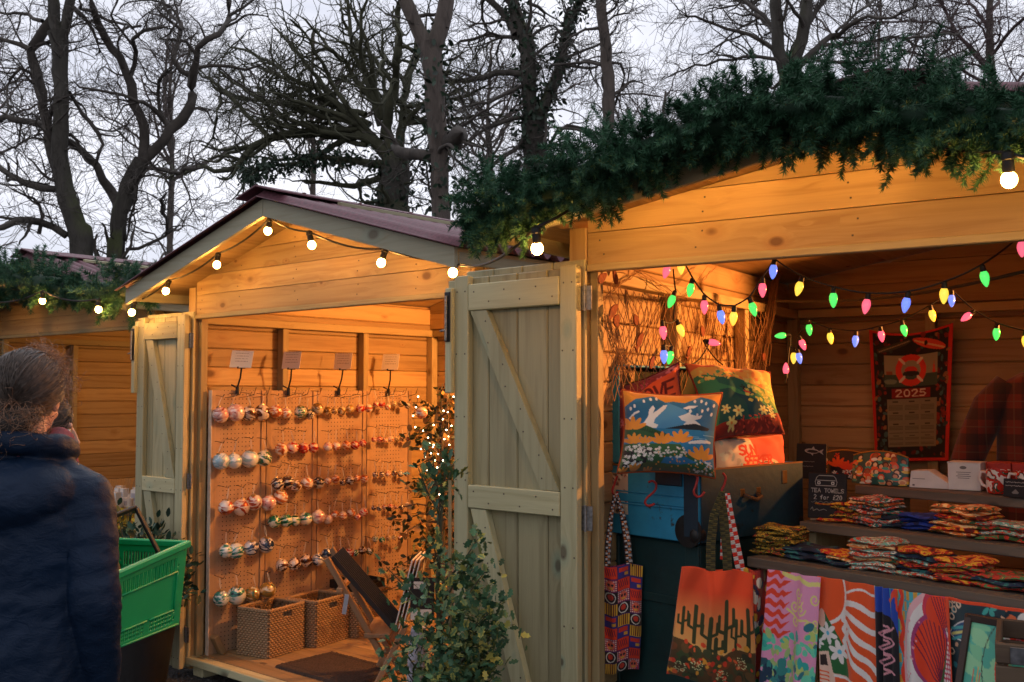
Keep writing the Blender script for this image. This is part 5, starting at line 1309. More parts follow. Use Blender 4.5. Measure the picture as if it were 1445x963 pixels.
rim = MB(); rim.bar((0, 0, hh), (TL, 0, hh), .012, .006, ch=.001).bar((0, 0, hh), (0, TW, hh), .012, .006, ch=.001); rim.build('rim', flat('worn_rim', (.19, .10, .05), .5, .5), tk)
h_ = MB(); h_.tube([(.26, -.008, hh * .60), (.265, -.03, hh * .57), (.30, -.034, hh * .53), (.335, -.03, hh * .57), (.34, -.004, hh * .60)], .007, 8); h_.build('handle', flat('leather_brown', (.10, .05, .025), .5, 0, .3, 50), tk, True)
for x in (.25, .35): MB().box((x, -.004, hh * .63), (.03, .008, .03), None, 0, .002).build('handle_plate', flat('brass_dull', (.16, .10, .05), .4, .8), tk)
MB().box((.52, -.005, hh * .80), (.035, .010, .05), None, 0, .003).build('latch', flat('brass_dull', (.16, .10, .05), .4, .8), tk)
MB().box((-.004, TW * .28, hh * .86), (.01, .12, .05), Matrix.Rotation(.0, 3, 'X'), 1, .004).build('lid_catch', flat('dark_blue_strip', (.012, .03, .05), .6), tk)
cv = Cv(30, 38, '#b9ac98')
for k in range(50): cv.ell(random.random(), random.random() * 1.26, random.uniform(.02, .09), random.uniform(.02, .07), random.choice(['#4a3c3a', '#8a4434', '#d2c6b4', '#6a5c58']), random.random() * 3)
cloth('sticker', cv, lambda S, T: np.stack([S * 0 - .0035, TW - .02 - S * .115, hh - .03 - T * .15], -1), vcol('print_card', .6, False), None, None, tk, .0)
# lid standing open along the far long edge
ld = MB(); lh = .37; lt = .085; y0 = TW - .004
ld.box((TL / 2, y0 + .004, hh + lh / 2 + .004), (TL, .008, lh), None, 0, .002)
for x in (.004, TL - .004): ld.box((x, y0 - lt / 2, hh + lh / 2 + .004), (.008, lt, lh - .01), None, 2, .002)
for z in (.008, lh): ld.box((TL / 2, y0 - lt / 2, hh + z), (TL - .02, lt, .008), None, 0, .002)
ldo = ld.build('lid', BLUE, tk)
MB().box((TL / 2, y0 - .004, hh + lh / 2 + .004), (TL - .02, .004, lh - .02), None, 0, .001).build('lid_lining', INSIDE, tk)
for z in (hh + .03, hh + lh - .03): MB().ell((.012, y0 - .022, z), (.026, .034, .04), None, 12, 8).build('lid_corner', DBLK, tk, 'all')
# tall teal trunk underneath
tb = tag(empty('upright_trunk', (TRF.w(.02, .01).x, TRF.w(.02, .01).y, FL), ty), 'tall dark teal trunk standing under the open blue trunk', 'trunk'); h2 = tz0 - FL - .006
MB().box((.32, .225, h2 / 2), (.62, .43, h2), None, 2, .008).build('body', TEAL, tb)
for z in (h2 * .42, h2 * .78): MB().box((-.000 + .32, .225, z), (.632, .442, .03), None, 0, .003).build('band', TEAL, tb)
for y in (.04, .41): MB().box((.009, y, h2 / 2), (.012, .06, h2 - .01), None, 2, .003).build('edge_strip', TEAL, tb)

# ---------------------------------------------------------------- printed cushions
def cushion(label, quad, cv, thick, back='#8a2a18', n=70, pipe='#8f3416', gap=.0):
    """quad: TL, TR, BR, BL world points"""
    q = [np.array(p) for p in quad]; o = sum(q) / 4; q = [p - o for p in q]
    nn = np.cross(q[1] - q[0], q[3] - q[0]); nn /= np.linalg.norm(nn)
    if nn[1] > 0: nn = -nn
    t = tag(empty('cushion', Vector(o)), label, 'cushion', 'printed cushions in the open trunk')
    def base(S, T, k=1.0):
        s, tt = S * 2 - 1, T * 2 - 1
        # sides pull in between the corners
        s2 = s * (1 - .10 * (1 - tt ** 2)) ; t2 = tt * (1 - .10 * (1 - s ** 2))
        a, b = (s2 + 1) / 2, (t2 + 1) / 2; a, b = a[..., None], b[..., None]
        return q[0] * (1 - a) * (1 - b) + q[1] * a * (1 - b) + q[2] * a * b + q[3] * (1 - a) * b
    def puff(S, T): return np.clip((1 - (S * 2 - 1) ** 4) * (1 - (T * 2 - 1) ** 4), 0, 1) ** .55
    def wr(S, T): return .005 * np.sin(S * 13 + T * 9) * np.sin(T * 7 - S * 5) + .004 * np.sin(S * 31 - T * 11) * ((2 * S - 1) ** 2 + (2 * T - 1) ** 2) * .5
    front = cloth('front_panel', cv, lambda S, T: base(S, T) + nn * (puff(S, T) * thick * .55 + wr(S, T))[..., None], None, max(n, cv.w), max(n, cv.h), t, 0)
    bc = Cv(24, 24, back); cloth('back_panel', bc, lambda S, T: base(S, T) - nn * (puff(S, T) * thick * .45)[..., None], None, 24, 24, t, 0)
    lp = []
    for k in range(24): lp.append((k / 24, 0))
    for k in range(24): lp.append((1, k / 24))
    for k in range(24): lp.append((1 - k / 24, 1))
    for k in range(25): lp.append((0, 1 - k / 24))
    ps = [base(np.array([[a]]), np.array([[b]]))[0, 0] for a, b in lp]
    MB().tube(ps, .0052, 6, False).build('piping', flat('piping' + pipe, H(pipe), .8), t, 'all')
    return t
# mountain lake
c = Cv(180, 170, '#e8862a')
c.poly([(0, .20), (.12, .10), (.3, .045), (.42, .12), (.5, .10), (.62, .12), (.78, .04), (.93, .1), (1, .16), (1, .6), (0, .6)], '#1b5f8e')
c.poly([(.28, .30), (.45, .12), (.62, .2), (.80, .45), (.2, .45)], '#3f7fae'); c.poly([(0, .25), (.1, .15), (.3, .05), (.4, .13), (.25, .3), (.1, .42), (0, .4)], '#18567f')
c.poly([(.13, .43), (.20, .37), (.24, .30), (.25, .22), (.29, .165), (.31, .20), (.29, .26), (.34, .22), (.40, .155), (.44, .15), (.42, .20), (.36, .27), (.31, .33), (.30, .38), (.35, .40), (.33, .44), (.2, .45)], '#efe8df'); c.line([(.05, .33), (.10, .27), (.14, .25)], .022, '#efe8df')
c.poly([(.56, .29), (.62, .265), (.70, .22), (.68, .26), (.76, .28), (.82, .27), (.80, .31), (.74, .33), (.80, .37), (.84, .43), (.76, .41), (.68, .395), (.62, .385), (.65, .35), (.60, .335)], '#efe8df'); c.poly([(.60, .185), (.66, .155), (.76, .155), (.72, .185), (.64, .2)], '#efe8df')
for x, y in [(.2, .12), (.27, .09), (.33, .08), (.1, .19), (.06, .22), (.72, .1), (.79, .1), (.84, .13), (.87, .2), (.81, .22), (.92, .26), (.76, .27), (.93, .16), (.68, .22)]: c.ell(x, y, .013, .022, '#efe8df')
c.rect(0, .44, 1, .66, '#1e6c9e')
for k in range(7): c.line([(.25 + .1 * k, .50 + .02 * (k % 3)), (.4 + .1 * k, .505 + .02 * (k % 3))], .006, '#7fb2cf')
c.poly([(.0, .43), (.08, .38), (.2, .40), (.36, .47), (.5, .52), (.3, .55), (0, .55)], '#1f4a30')
for k in range(16): c.poly([(.03 + k * .026, .36 + k * .008), (.015 + k * .026, .43 + k * .007), (.045 + k * .026, .43 + k * .007)], '#163a26')
c.poly([(.42, .44), (.62, .39), (.75, .37), (.92, .42), (.9, .45), (.6, .44)], '#101c28'); c.ell(.82, .60, .13, .035, '#cfe0e4'); c.ell(.86, .575, .09, .02, '#cfe0e4')
c.rect(0, .62, 1, 1, '#24502f'); c.poly([(.6, .62), (1, .58), (1, .86), (.85, .80), (.7, .74)], '#1e6c9e'); c.poly([(.45, .78), (.65, .76), (.8, .82), (.6, .86), (.42, .85)], '#1b5f8e'); c.poly([(0, .86), (.3, .84), (.7, .88), (1, .9), (1, 1), (0, 1)], '#3a4a24')
for k in range(46):
    x, y = random.uniform(.02, .32), random.uniform(.64, .88); c.ell(x, y, .02, .02, '#15151c')
for k in range(70): c.flower(random.uniform(.02, .33), random.uniform(.63, .90), .017, '#efeae0', '#2a2a30')
for k in range(44): c.flower(random.uniform(.33, .68), random.uniform(.66, .78), .014, '#dfe4d4', '#e07a28')
for k in range(26): c.flower(random.uniform(.76, .97), random.uniform(.78, .92), .014, '#dfe4d4', '#e07a28')
for k in range(40): c.ell(random.uniform(.34, .99), random.uniform(.68, .93), .008, .008, '#e8812c')
for x, y, r in [(.08, .46, .15), (.10, .62, .12), (.40, .62, .14), (.60, .60, .15), (.84, .78, .16), (.22, .62, .09)]: c.tuft(x, y, r, '#e8812c', 5)
for x, y, r in [(.05, .96, .08), (.16, .95, .10), (.3, .97, .08)]: c.tuft(x, y, r, '#e8812c', 3)
Y1 = 3.56
cushion('front cushion printed with a blue mountain lake and orange flowers, orange piping', (at(878, 551, Y1 + .06), at(1019, 555, Y1 + .04), at(1009, 675, Y1 - .01), at(871, 668, Y1 + .03)), c, .17, pipe='#a8481c')
# surf wave
c = Cv(170, 160, '#e2582e'); c.poly([(0, .12), (.5, .08), (1, .1), (1, .5), (.9, .7), (0, .5)], '#e8a04a')
for k in range(60): c.ell(random.uniform(.05, 1), random.uniform(.10, .40), random.uniform(.015, .06), random.uniform(.01, .04), random.choice(['#e0b060', '#d8783c', '#e89a50', '#c9b56a']), random.random() * 3)
c.poly([(0, .2), (.25, .26), (.4, .30), (.55, .36), (.68, .46), (.8, .52), (.98, .55), (1, .75), (.6, .85), (0, .9)], '#2f7a52')
c.poly([(.2, .28), (.45, .26), (.62, .36), (.68, .5), (.6, .56), (.45, .44), (.3, .40), (.22, .36)], '#185a4e'); c.poly([(.3, .46), (.5, .52), (.75, .66), (.9, .8), (.3, .85), (.2, .6)], '#12414a'); c.poly([(.2, .45), (.34, .44), (.5, .62), (.52, .9), (.1, .9)], '#164c48')
c.poly([(.55, .34), (.75, .40), (.95, .5), (.98, .72), (.8, .62), (.68, .5)], '#6a9a4c')
for k in range(70): c.ell(random.uniform(.55, 1), random.uniform(.3, .62), random.uniform(.01, .04), random.uniform(.008, .03), random.choice(['#d8c05a', '#a8b050', '#e0cc74']), random.random() * 3)
for k in range(40): c.ell(random.uniform(.02, .5), random.uniform(.14, .30), random.uniform(.01, .03), random.uniform(.008, .02), random.choice(['#d8c05a', '#4f9a64', '#e0a850']), random.random() * 3)
c.ell(.53, .42, .012, .03, '#2a2018', .4); c.ell(.515, .385, .012, .012, '#2a2018'); c.line([(.48, .40), (.56, .43)], .012, '#2a2018'); c.ell(.56, .48, .05, .013, '#d8402a', .5)
c.rect(0, .84, 1, 1, '#7a241c'); c.poly([(.65, .84), (.8, .78), (1, .72), (1, 1), (.6, 1)], '#7a241c')
for k in range(60): c.ell(random.uniform(.3, 1), random.uniform(.80, .94), random.uniform(.01, .03), random.uniform(.006, .014), random.choice(['#a83424', '#50140f', '#c2452c']), random.random() * 3)
for x, y, r in [(.38, .74, .075), (.28, .86, .07), (.22, .70, .06), (.72, .74, .065), (.83, .70, .05), (.84, .78, .05)]: c.flower(x, y, r, '#d8cc80', '#d08a30', 6)
Y2 = 3.93
cushion('red and yellow cushion printed with a surfer on a green wave', (at(967, 514, Y2 + .10), at(1086, 526, Y2 + .10), at(1106, 612, Y2), at(1000, 624, Y2 - .06)), c, .17, pipe='#8f2c1a')
# pink lettered cushion
c = Cv(120, 110, '#7a2a34')
for k in range(40): c.flower(random.random(), random.uniform(.0, .92), random.uniform(.04, .09), random.choice(['#a8485a', '#b86a78', '#8f2f3c', '#c2583c']), '#5a1a20', 6, random.random())
c.poly([(.36, .22), (.60, .12), (.95, .08), (1, .4), (.62, .46), (.36, .42)], '#d8542c'); c.text('LOVE', .30, .19, .20, .038, '#5a1418', .80)
Y3 = 3.96
cushion('dark pink floral cushion with orange lettering, at the back left of the trunk', (at(853, 552, Y3), at(958, 512, Y3), at(973, 610, Y3 - .05), at(872, 650, Y3 - .05)), c, .11, pipe='#6a1c20')
# sun seeker
c = Cv(150, 80, '#cdb8a0')
for k in range(60): c.ell(random.uniform(0, .5), random.uniform(0, .53), random.uniform(.01, .05), random.uniform(.01, .03), random.choice(['#b8a890', '#d8c8b0', '#a8b0a0']), random.random() * 3)
c.ell(.62, .56, .42, .46, '#d8a070'); c.ell(.78, .1, .35, .3, '#d8503c'); c.ell(.62, .62, .33, .36, '#cfae90'); c.ell(.60, .56, .28, .24, '#e0cbb4'); c.line(arc(.60, .62, .33, .32, 180, 360, 14), .012, '#5a2a20')
c.text('SUN', .22, .10, .105, .027, '#c8381e', 0.78, .10); c.text('SEEKER', .26, .225, .10, .024, '#c8381e', 0.72, .10); c.poly([(.66, .36), (.72, .30), (.76, .38), (.70, .42)], '#4a8a6a')
cushion('low cushion reading SUN SEEKER, squashed under the surfer cushion', (at(1004, 618, 3.90), at(1103, 612, 4.14), at(1110, 682, 4.12), at(1004, 690, 3.86)), c, .10, pipe='#7a2a20')

# ---------------------------------------------------------------- S hooks and bags
HOOKM = flat('red_hook_enamel', (.42, .022, .018), .35)
def shook(pts, Y, label):
    ps = [at(u, v, Y) for u, v in pts]; t = MB(); n = fine(ps, 26); t.tube([tuple(q) for q in n], .0042, 8)
    return tag(t.build('hook', HOOKM, None, 'all'), label, 'hook', 'red S hooks on the trunk')
sm = lambda pts: [tuple(p) for p in resample([(u, v, 0) for u, v in pts], [1] * len(pts), 2.0)[0][:, :2]]
shook(sm([(871, 672), (867, 684), (864, 693), (868, 700), (872, 694)]), 3.82, 'red S hook carrying the small patterned bag at the left end of the trunk')
shook(sm([(915, 681), (921, 679), (926, 684), (924, 693), (914, 702), (910, 709), (914, 714), (920, 713), (924, 711)]), 3.66, 'empty red S hook in the middle of the blue trunk end')
shook(sm([(972, 670), (979, 669), (984, 674), (982, 685), (979, 694), (983, 701), (990, 700), (994, 694)]), 3.57, 'empty red S hook near the front corner of the trunk')
shook(sm([(1020, 668), (1024, 674), (1022, 684), (1018, 694), (1021, 700), (1026, 697)]), 3.60, 'red S hook carrying the tote bags beside the trunk corner')
def bag(label, Y, outline_top, outline_bot, cv, bulge, straps, strapcv, name='tote_bag', dY=.0):
    """top (TL,TR) and bottom (BR,BL) pixels; straps: list of pixel polylines"""
    TL_, TR_ = [np.array(at(u, v, Y)) for u, v in outline_top]; BR_, BL_ = [np.array(at(u, v, Y + dY)) for u, v in outline_bot]; o = (TL_ + TR_) / 2
    t = tag(empty(name, Vector(o)), label, 'bag', 'bags hanging from the trunk')
    def fn(S, T, sg):
        a, b = S[..., None], T[..., None]; p = TL_ * (1 - a) * (1 - b) + TR_ * a * (1 - b) + BR_ * a * b + BL_ * (1 - a) * b - o
        e = np.clip(np.sin(S * np.pi), 0, 1) ** .6 * np.clip(1.15 - T ** 6, 0, 1) * (.35 + .65 * np.minimum(1, T * 2.2))
        f = np.sin(S * 13 + 2.2 * np.sin(T * 4)) * .010 * (1 - .4 * T) + np.sin(S * 6 - T * 7) * .009 + .012 * np.exp(-((S - .36 - .1 * T) / .06) ** 2)
        p = p.copy(); p[..., 1] -= sg * (bulge * e) + f * (1 if sg > 0 else .5); p[..., 2] += .004 * np.sin(S * 11); return p
    cloth('front_panel', cv, lambda S, T: fn(S, T, 1), None, None, None, t, .0012); cloth('back_panel', cv, lambda S, T: fn(S, T, -1), None, 40, 50, t, .0012)
    for k, st in enumerate(straps):
        P = fine([at(u, v, Y - .012 + .02 * k) for u, v, w in st], 40); W = np.interp(np.linspace(0, 1, 40), np.linspace(0, 1, len(st)), [w for u, v, w in st]) * Y / F
        def sf(S, T, P=P, W=W):
            i = np.clip((T * 39).astype(int), 0, 39); p = P[i] - o; tg = unit(np.gradient(P, axis=0))[i]; sd = unit(np.cross(tg, np.array([.0, 1, 0])))
            return p + sd * ((S - .5) * W[i])[..., None]
        cloth('strap', strapcv[k % len(strapcv)], sf, None, 8, 40 * 4, t, .0015) if False else cloth('strap', strapcv[k % len(strapcv)], sf, None, 10, 120, t, .0015)
    return t
# small patterned bag
c = Cv(120, 210, '#a8281c'); A_ = c.A
for bx in range(4):
    for by in range(9):
        x0, y0 = bx * .25, by * A_ / 9; k = (bx * 3 + by * 2) % 5
        if k == 0:
            for i in range(6):
                for j in range(6): c.rect(x0 + i * .042, y0 + j * .033, x0 + i * .042 + .021, y0 + j * .033 + .0165, '#d8d4dc'); c.rect(x0 + i * .042 + .021, y0 + j * .033 + .0165, x0 + i * .042 + .042, y0 + j * .033 + .033, '#28306a')
            c.ell(x0 + .12, y0 + .10, .08, .075, '#e2604c'); c.ell(x0 + .09, y0 + .09, .022, .022, '#1a1420'); c.ell(x0 + .15, y0 + .09, .022, .022, '#1a1420'); c.ell(x0 + .12, y0 + .14, .04, .014, '#e8a030')
        elif k == 1: c.rect(x0, y0, x0 + .25, y0 + A_ / 9, '#2c2a78'); c.rect(x0 + .03, y0 + .03, x0 + .22, y0 + .10, '#c23424'); c.rect(x0 + .14, y0 + .12, x0 + .22, y0 + .17, '#e0962c')
        elif k == 2: c.rect(x0, y0, x0 + .25, y0 + A_ / 9, '#1a1218'); c.ell(x0 + .12, y0 + .1, .095, .085, '#d8cfc4'); c.ell(x0 + .12, y0 + .1, .078, .07, '#241418'); c.ell(x0 + .12, y0 + .09, .05, .045, '#b83424')
        elif k == 3:
            c.rect(x0, y0, x0 + .25, y0 + A_ / 9, '#c8341f')
            for j in range(5): c.line([(x0 + .02 + .04 * j, y0 + .04), (x0 + .05 + .04 * j, y0 + .14)], .016, '#5a1230')
        else:
            c.rect(x0, y0, x0 + .25, y0 + A_ / 9, '#e0a034')
            for j in range(6): c.rect(x0 + .04 * j, y0, x0 + .04 * j + .02, y0 + .19, '#5a2018')
        c.rect(x0, y0, x0 + .012, y0 + A_ / 9, '#1c1428'); c.rect(x0, y0, x0 + .25, y0 + .012, '#3a1c5a')
sc_ = Cv(12, 150, '#17131c')
for j in range(26):
    sc_.rect(.15 if j % 2 else .5, j * .48, .5 if j % 2 else .9, j * .48 + .34, '#d6d4de'); sc_.ell(.32 if j % 2 == 0 else .7, j * .48 + .2, .16, .14, '#d8702a')
bag('small bag with a busy red and blue checked print, hanging at the left end', 3.80, [(833, 799), (907, 797)], [(902, 944), (836, 952)], c, .035, [[(868, 697, 5), (862, 730, 7), (858, 770, 9), (857, 802, 9)], [(870, 697, 5), (879, 730, 9), (885, 765, 11), (888, 800, 11)]], [sc_])
# cactus tote
c = Cv(150, 200, '#d8401c'); A_ = c.A
for k in range(60):
    q = k / 60; c.rect(0, .25 + q * .75, 1, .27 + q * .75, tuple(np.array(H('#d8401c')) * (1 - q) + np.array(H('#e8a058')) * q))
def cactus(x, y, h, w):
    g = '#2c3418'; c.line([(x, y), (x, y - h)], w, g); c.line([(x, y - h * .35), (x - w * 1.7, y - h * .42), (x - w * 1.7, y - h * .72)], w * .75, g); c.line([(x, y - h * .45), (x + w * 1.7, y - h * .52), (x + w * 1.7, y - h * .85)], w * .75, g)
for x, y, h, w in [(.10, .80, .30, .035), (.25, .88, .42, .045), (.42, .92, .38, .05), (.62, .92, .56, .055), (.75, .90, .34, .035), (.90, .88, .46, .05), (.50, 1.0, .22, .05)]: cactus(x, y, h, w)
c.poly([(0, .84), (.15, .88), (.35, .96), (.6, .98), (.75, .90), (1, .88), (1, 1.34), (0, 1.34)], '#4a3418')
for k in range(60): c.ell(random.random(), random.uniform(.95, 1.33), random.uniform(.03, .09), random.uniform(.025, .07), random.choice(['#3a3c20', '#5a4020', '#34401f', '#6a3818', '#2c2c18']), random.random() * 3)
for k in range(46): c.ell(random.random(), random.uniform(.84, 1.32), random.uniform(.012, .04), random.uniform(.012, .035), random.choice(['#d8401c', '#e2562a', '#c8341a', '#d88a2c']), random.random() * 3)
for x, y in [(.30, 1.12), (.82, 1.05), (.6, 1.22), (.12, 1.2)]:
    for k in range(34): a = random.uniform(0, 6.28); r_ = .07 * math.sqrt(random.random()); c.ell(x + r_ * math.cos(a), y + r_ * math.sin(a), .006, .006, '#d8c890')
gs = Cv(10, 120, '#2a2a14')
for j in range(30): gs.rect(0 if j % 2 else .5, j * .4, .5 if j % 2 else 1, j * .4 + .4, '#4a4420')
bag('orange tote bag printed with dark cacti under a red sky', 3.50, [(962, 800), (1062, 808)], [(1066, 975), (941, 952)], c, .04, [[(1019, 694, 7), (1007, 730, 12), (1003, 770, 13), (1003, 812, 13)], [(1019, 694, 7), (1022, 740, 13), (1026, 780, 13), (1027, 812, 13)]], [gs])
c = Cv(70, 170, '#8a2420')
for k in range(90): c.ell(random.random(), random.uniform(0, 2.4), random.uniform(.04, .14), random.uniform(.03, .12), random.choice(['#1f3a5a', '#d8cfc0', '#1c6a4a', '#d89a2c', '#c23a24', '#2a2a4a', '#e0d8cc']), random.random() * 3)
rs = Cv(10, 120, '#d8d0d2')
for j in range(20): rs.rect(0 if j % 2 else .5, j * .6, .5 if j % 2 else 1, j * .6 + .6, '#c82c1e')
bag('tote bag in a multicoloured leafy print, mostly hidden behind the cactus bag', 3.58, [(1046, 802), (1088, 806)], [(1086, 975), (1040, 970)], c, .03, [[(1026, 697, 8), (1030, 730, 12), (1038, 770, 13), (1046, 808, 13)], [(1024, 697, 6), (1022, 730, 8), (1020, 790, 8)]], [rs])

# ---------------------------------------------------------------- tiered display stand
a_ = np.array([.616, -.788, 0]); b_ = np.array([.788, .616, 0]); so_ = at(1055, 785, 3.60); SO = np.array([so_.x, so_.y, 0]); syaw = math.atan2(-.788, .616)
def SP(x, y, z): return Vector(SO + a_ * x + b_ * y + np.array([0, 0, z]))
def s_on(u, v, y): return onpl(u, v, SP(0, y, 0), b_)
ZS = [at(1055, 785, 3.60).z, at(1130, 735, 3.85).z, at(1195, 683, 4.05).z]; XS0 = [0.0, -.04, -.01]; YS = [0, .35, .66]; WS = 1.22
st = tag(empty('display_stand', Vector(SO), syaw), 'tiered dark wooden stand with three stepped shelves of goods', 'display stand')
for k, (z, x0, y0) in enumerate(zip(ZS, XS0, YS)):
    MB().box((x0 + WS / 2, y0 + .175, z - .018), (WS, .36, .034), None, 0, .003).build('shelf', W_DARK, st)
    for x in (x0 + .03, x0 + WS - .03): MB().box((x, y0 + .17, (z - .036) / 2 + FL / 2), (.03, .28, z - .036 - FL), None, 2, .003).build('side_panel', W_FRAME, st)
def fold_mesh(n=22):
    S, T = np.meshgrid(np.linspace(-.5, .5, n), np.linspace(-.5, .5, n)); e = np.clip((.5 - np.abs(S)) / .06, 0, 1) ** .5 * np.clip((.5 - np.abs(T)) / .06, 0, 1) ** .5
    return S, T, e
TOWM = []
def towmat(name, cols, sc):
    t = NT(name); o = t.obj(); cx = t.n('ShaderNodeCombineXYZ'); rd = t.math('MULTIPLY', t.rand(), 30.0); t.l(rd, cx.inputs[0]); t.l(rd, cx.inputs[1])
    n = t.noise(t.vadd(t.vmul(o, (sc, sc, sc * 3)), cx.outputs[0]), 1.0, 2, .5, 1.2); st_ = [(.30 + .42 * i / (len(cols) - 1), H(c)) for i, c in enumerate(cols)]
    t.set(Base_Color=t.ramp(n, st_, 'CONSTANT'), Roughness=.85); return t.m
TM = {'red and yellow': towmat('towel_red', ['#5a1414', '#b8281c', '#d8a02c', '#c2381e', '#2a3a4a'], 22), 'white and teal': towmat('towel_teal', ['#d8d0c4', '#1f6a6a', '#c2402a', '#d8cfc2', '#22485a'], 26), 'blue': towmat('towel_blue', ['#142a7a', '#1a3a9a', '#101a4a', '#b83424'], 14),
      'orange and cream': towmat('towel_orange', ['#c8501f', '#e8c890', '#d8783a', '#3a5a3a', '#e0b070'], 18), 'green and red': towmat('towel_green', ['#2a4a22', '#b03020', '#4a7a4a', '#d08a3a'], 24), 'yellow and green': towmat('towel_yellow', ['#3a3414', '#c29a34', '#2a3a1c', '#a83a20', '#d8b858'], 30),
      'dark navy': towmat('towel_navy', ['#121a30', '#1a2c44', '#2a6a6a', '#101420'], 16), 'mint and red': towmat('towel_mint', ['#bcd0c0', '#b83a24', '#6aa89a', '#d8cfc0', '#2a4a4a'], 30)}
fm = {}
def foldmesh(v):
    if v in fm: return fm[v]
    g = np.random.default_rng(v); S, T, e = fold_mesh(); n = S.shape[0]
    tz = .0075 * e + .004 * np.sin(S * 7 + g.uniform(0, 6)) * np.cos(T * 5 + g.uniform(0, 6)); bz = -.0055 * e + .004 * np.sin(S * 7 + 1) * np.cos(T * 5)
    bz = tz - .012 * e - .001
    X = S * .20 * (1 + .03 * np.sin(T * 8)); Yy = T * .145 * (1 + .04 * np.sin(S * 6))
    V = np.concatenate([np.stack([X, Yy, tz], -1).reshape(-1, 3), np.stack([X, Yy, bz], -1).reshape(-1, 3)])
    i = (np.arange(n - 1)[:, None] * n + np.arange(n - 1)[None, :]).ravel(); Q = np.concatenate([np.stack([i, i + 1, i + n + 1, i + n], 1), np.stack([i, i + n, i + n + 1, i + 1], 1) + n * n])
    o = mesh_np('folded_towel', V, Q, TM['blue'], None, 'all'); fm[v] = o.data; bpy.data.objects.remove(o); return fm[v]
ORD = ['bottom one', 'second from bottom', 'third from bottom', 'fourth from bottom', 'fifth from bottom', 'sixth from bottom', 'seventh from bottom', 'eighth from bottom']
STK = ['leftmost', 'second', 'third', 'fourth', 'fifth', 'sixth', 'seventh']
def stack(shelf, x, y, n, keys, yaw, idx, sc=1.0, hz=.0135):
    for k in range(n):
        ob = bpy.data.objects.new('folded_towel', foldmesh(random.randrange(4))); COL.objects.link(ob)
        ob.location = SP(x + random.uniform(-.012, .012), y + random.uniform(-.008, .008), ZS[shelf] + .0085 + hz * k); ob.scale = (sc * .86, sc * .95, 1.15)
        ob.rotation_euler = (random.uniform(-.03, .03), random.uniform(-.03, .03), syaw + yaw + random.uniform(-.12, .12)); key = keys[k % len(keys)]
        ob.material_slots[0].link = 'OBJECT'; ob.material_slots[0].material = TM[key]
        tag(ob, '%s tea towel, %s, %s stack of %s shelf' % (key, ORD[k], STK[idx], ('lower', 'middle')[shelf]), 'tea towel', 'folded tea towels on the stand')
XB = [SP(0, 0, 0)]
def sx(u, v, y): q = np.array(s_on(u, v, y)) - SO; return float(q @ a_)
for i, (u, n, ks, yw, sc) in enumerate([(1188, 5, ['red and yellow', 'yellow and green'], .25, .9), (1233, 7, ['white and teal', 'white and teal', 'orange and cream'], -.35, .95), (1262, 3, ['dark navy', 'white and teal'], .3, .7), (1310, 4, ['blue'], .0, .85), (1364, 7, ['orange and cream', 'red and yellow', 'orange and cream'], -.15, 1.0), (1420, 4, ['green and red', 'mint and red'], .2, 1.0)]):
    stack(1, sx(u, 745, .47), .47 - .35 + .35, n, ks, yw, i, sc)
for i, (u, n, ks, yw, sc) in enumerate([(1100, 7, ['yellow and green'], .1, .85), (1150, 3, ['dark navy'], .1, .9), (1195, 3, ['dark navy', 'orange and cream', 'red and yellow'], -.1, .95), (1245, 7, ['mint and red', 'mint and red', 'orange and cream'], .15, .9), (1308, 6, ['mint and red', 'dark navy', 'red and yellow'], -.2, .85), (1362, 5, ['red and yellow', 'green and red'], .2, .9), (1425, 3, ['green and red', 'dark navy'], 0, .9)]):
    stack(0, sx(u, 795, .12), .12, n, ks, yw, i, sc)

# hanging tea towels on the front of the low shelf
ZT = ZS[0] - .037
def tealabel(name): return name
def hang(label, u0, u1, drop, cv, y, slant=0.0, seed=0):
    x0 = sx(u0, 830, y); x1 = sx(u1, 830, y)
    def fn(S, T):
        x = x0 + (x1 - x0) * S + slant * T; yy = y - .010 * np.sin(S * 9 + seed) * (.3 + T) - .006 * np.sin(S * 17 + seed * 2) - .012 * T
        z = ZT + .012 - drop * T; p = SO[None, None] + a_ * x[..., None] + b_ * yy[..., None]; p[..., 2] = z; return p
    o = cloth('hanging_tea_towel', cv, fn, None, None, None, None, .0015); return tag(o, label, 'tea towel', 'tea towels hanging from the low shelf')
DR = .42
# pink towel with flames and coral
c = Cv(120, 210, '#d48ab0'); A_ = c.A
for k in range(7):
    y = .03 + k * .135; pts = [(0, y)]
    for i in range(9): pts.append((.045 * i, y - .02 + .035 * math.sin(i * 1.3 + k)))
    pts.append((.47 - .03 * (k % 2), y - .045)); 
    for i in range(8, -1, -1): pts.append((.042 * i, y + .055 + .03 * math.sin(i * 1.3 + k)))
    c.poly(pts, '#dc3c26')
for k in range(9):
    x, y = random.uniform(.45, .95), random.uniform(.02, .7); c.line([(x + .09 * math.cos(a * .7) * (1 - a / 14), y + .09 * math.sin(a * .7) * (1 - a / 14)) for a in range(12)], .022, '#ccc878')
c.line([(.3, .02), (.5, .08), (.62, .05), (.8, .12), (1, .1)], .06, '#ccc878'); c.line([(.4, .5), (.6, .62), (.8, .6), (1, .72)], .03, '#ccc878')
for k in range(150):
    x = random.random(); y = random.uniform(.78 + .12 * math.sin(x * 5), 1.75); c.ell(x, y, random.uniform(.02, .09), random.uniform(.02, .08), random.choice(['#a8bc68', '#8fb070', '#3fb09a', '#2a9a94', '#5cc0a0', '#2a6a7a']), random.random() * 3)
for k in range(40): x = random.uniform(0, .4); c.ell(x, random.uniform(1.25, 1.75), random.uniform(.03, .1), random.uniform(.02, .08), random.choice(['#1c4a5a', '#16304a', '#2a7a7a']), random.random() * 3)
hang('hanging tea towel with pink sky, red flames and turquoise coral', 1086, 1158, DR, c, -.035, -.03, 1)
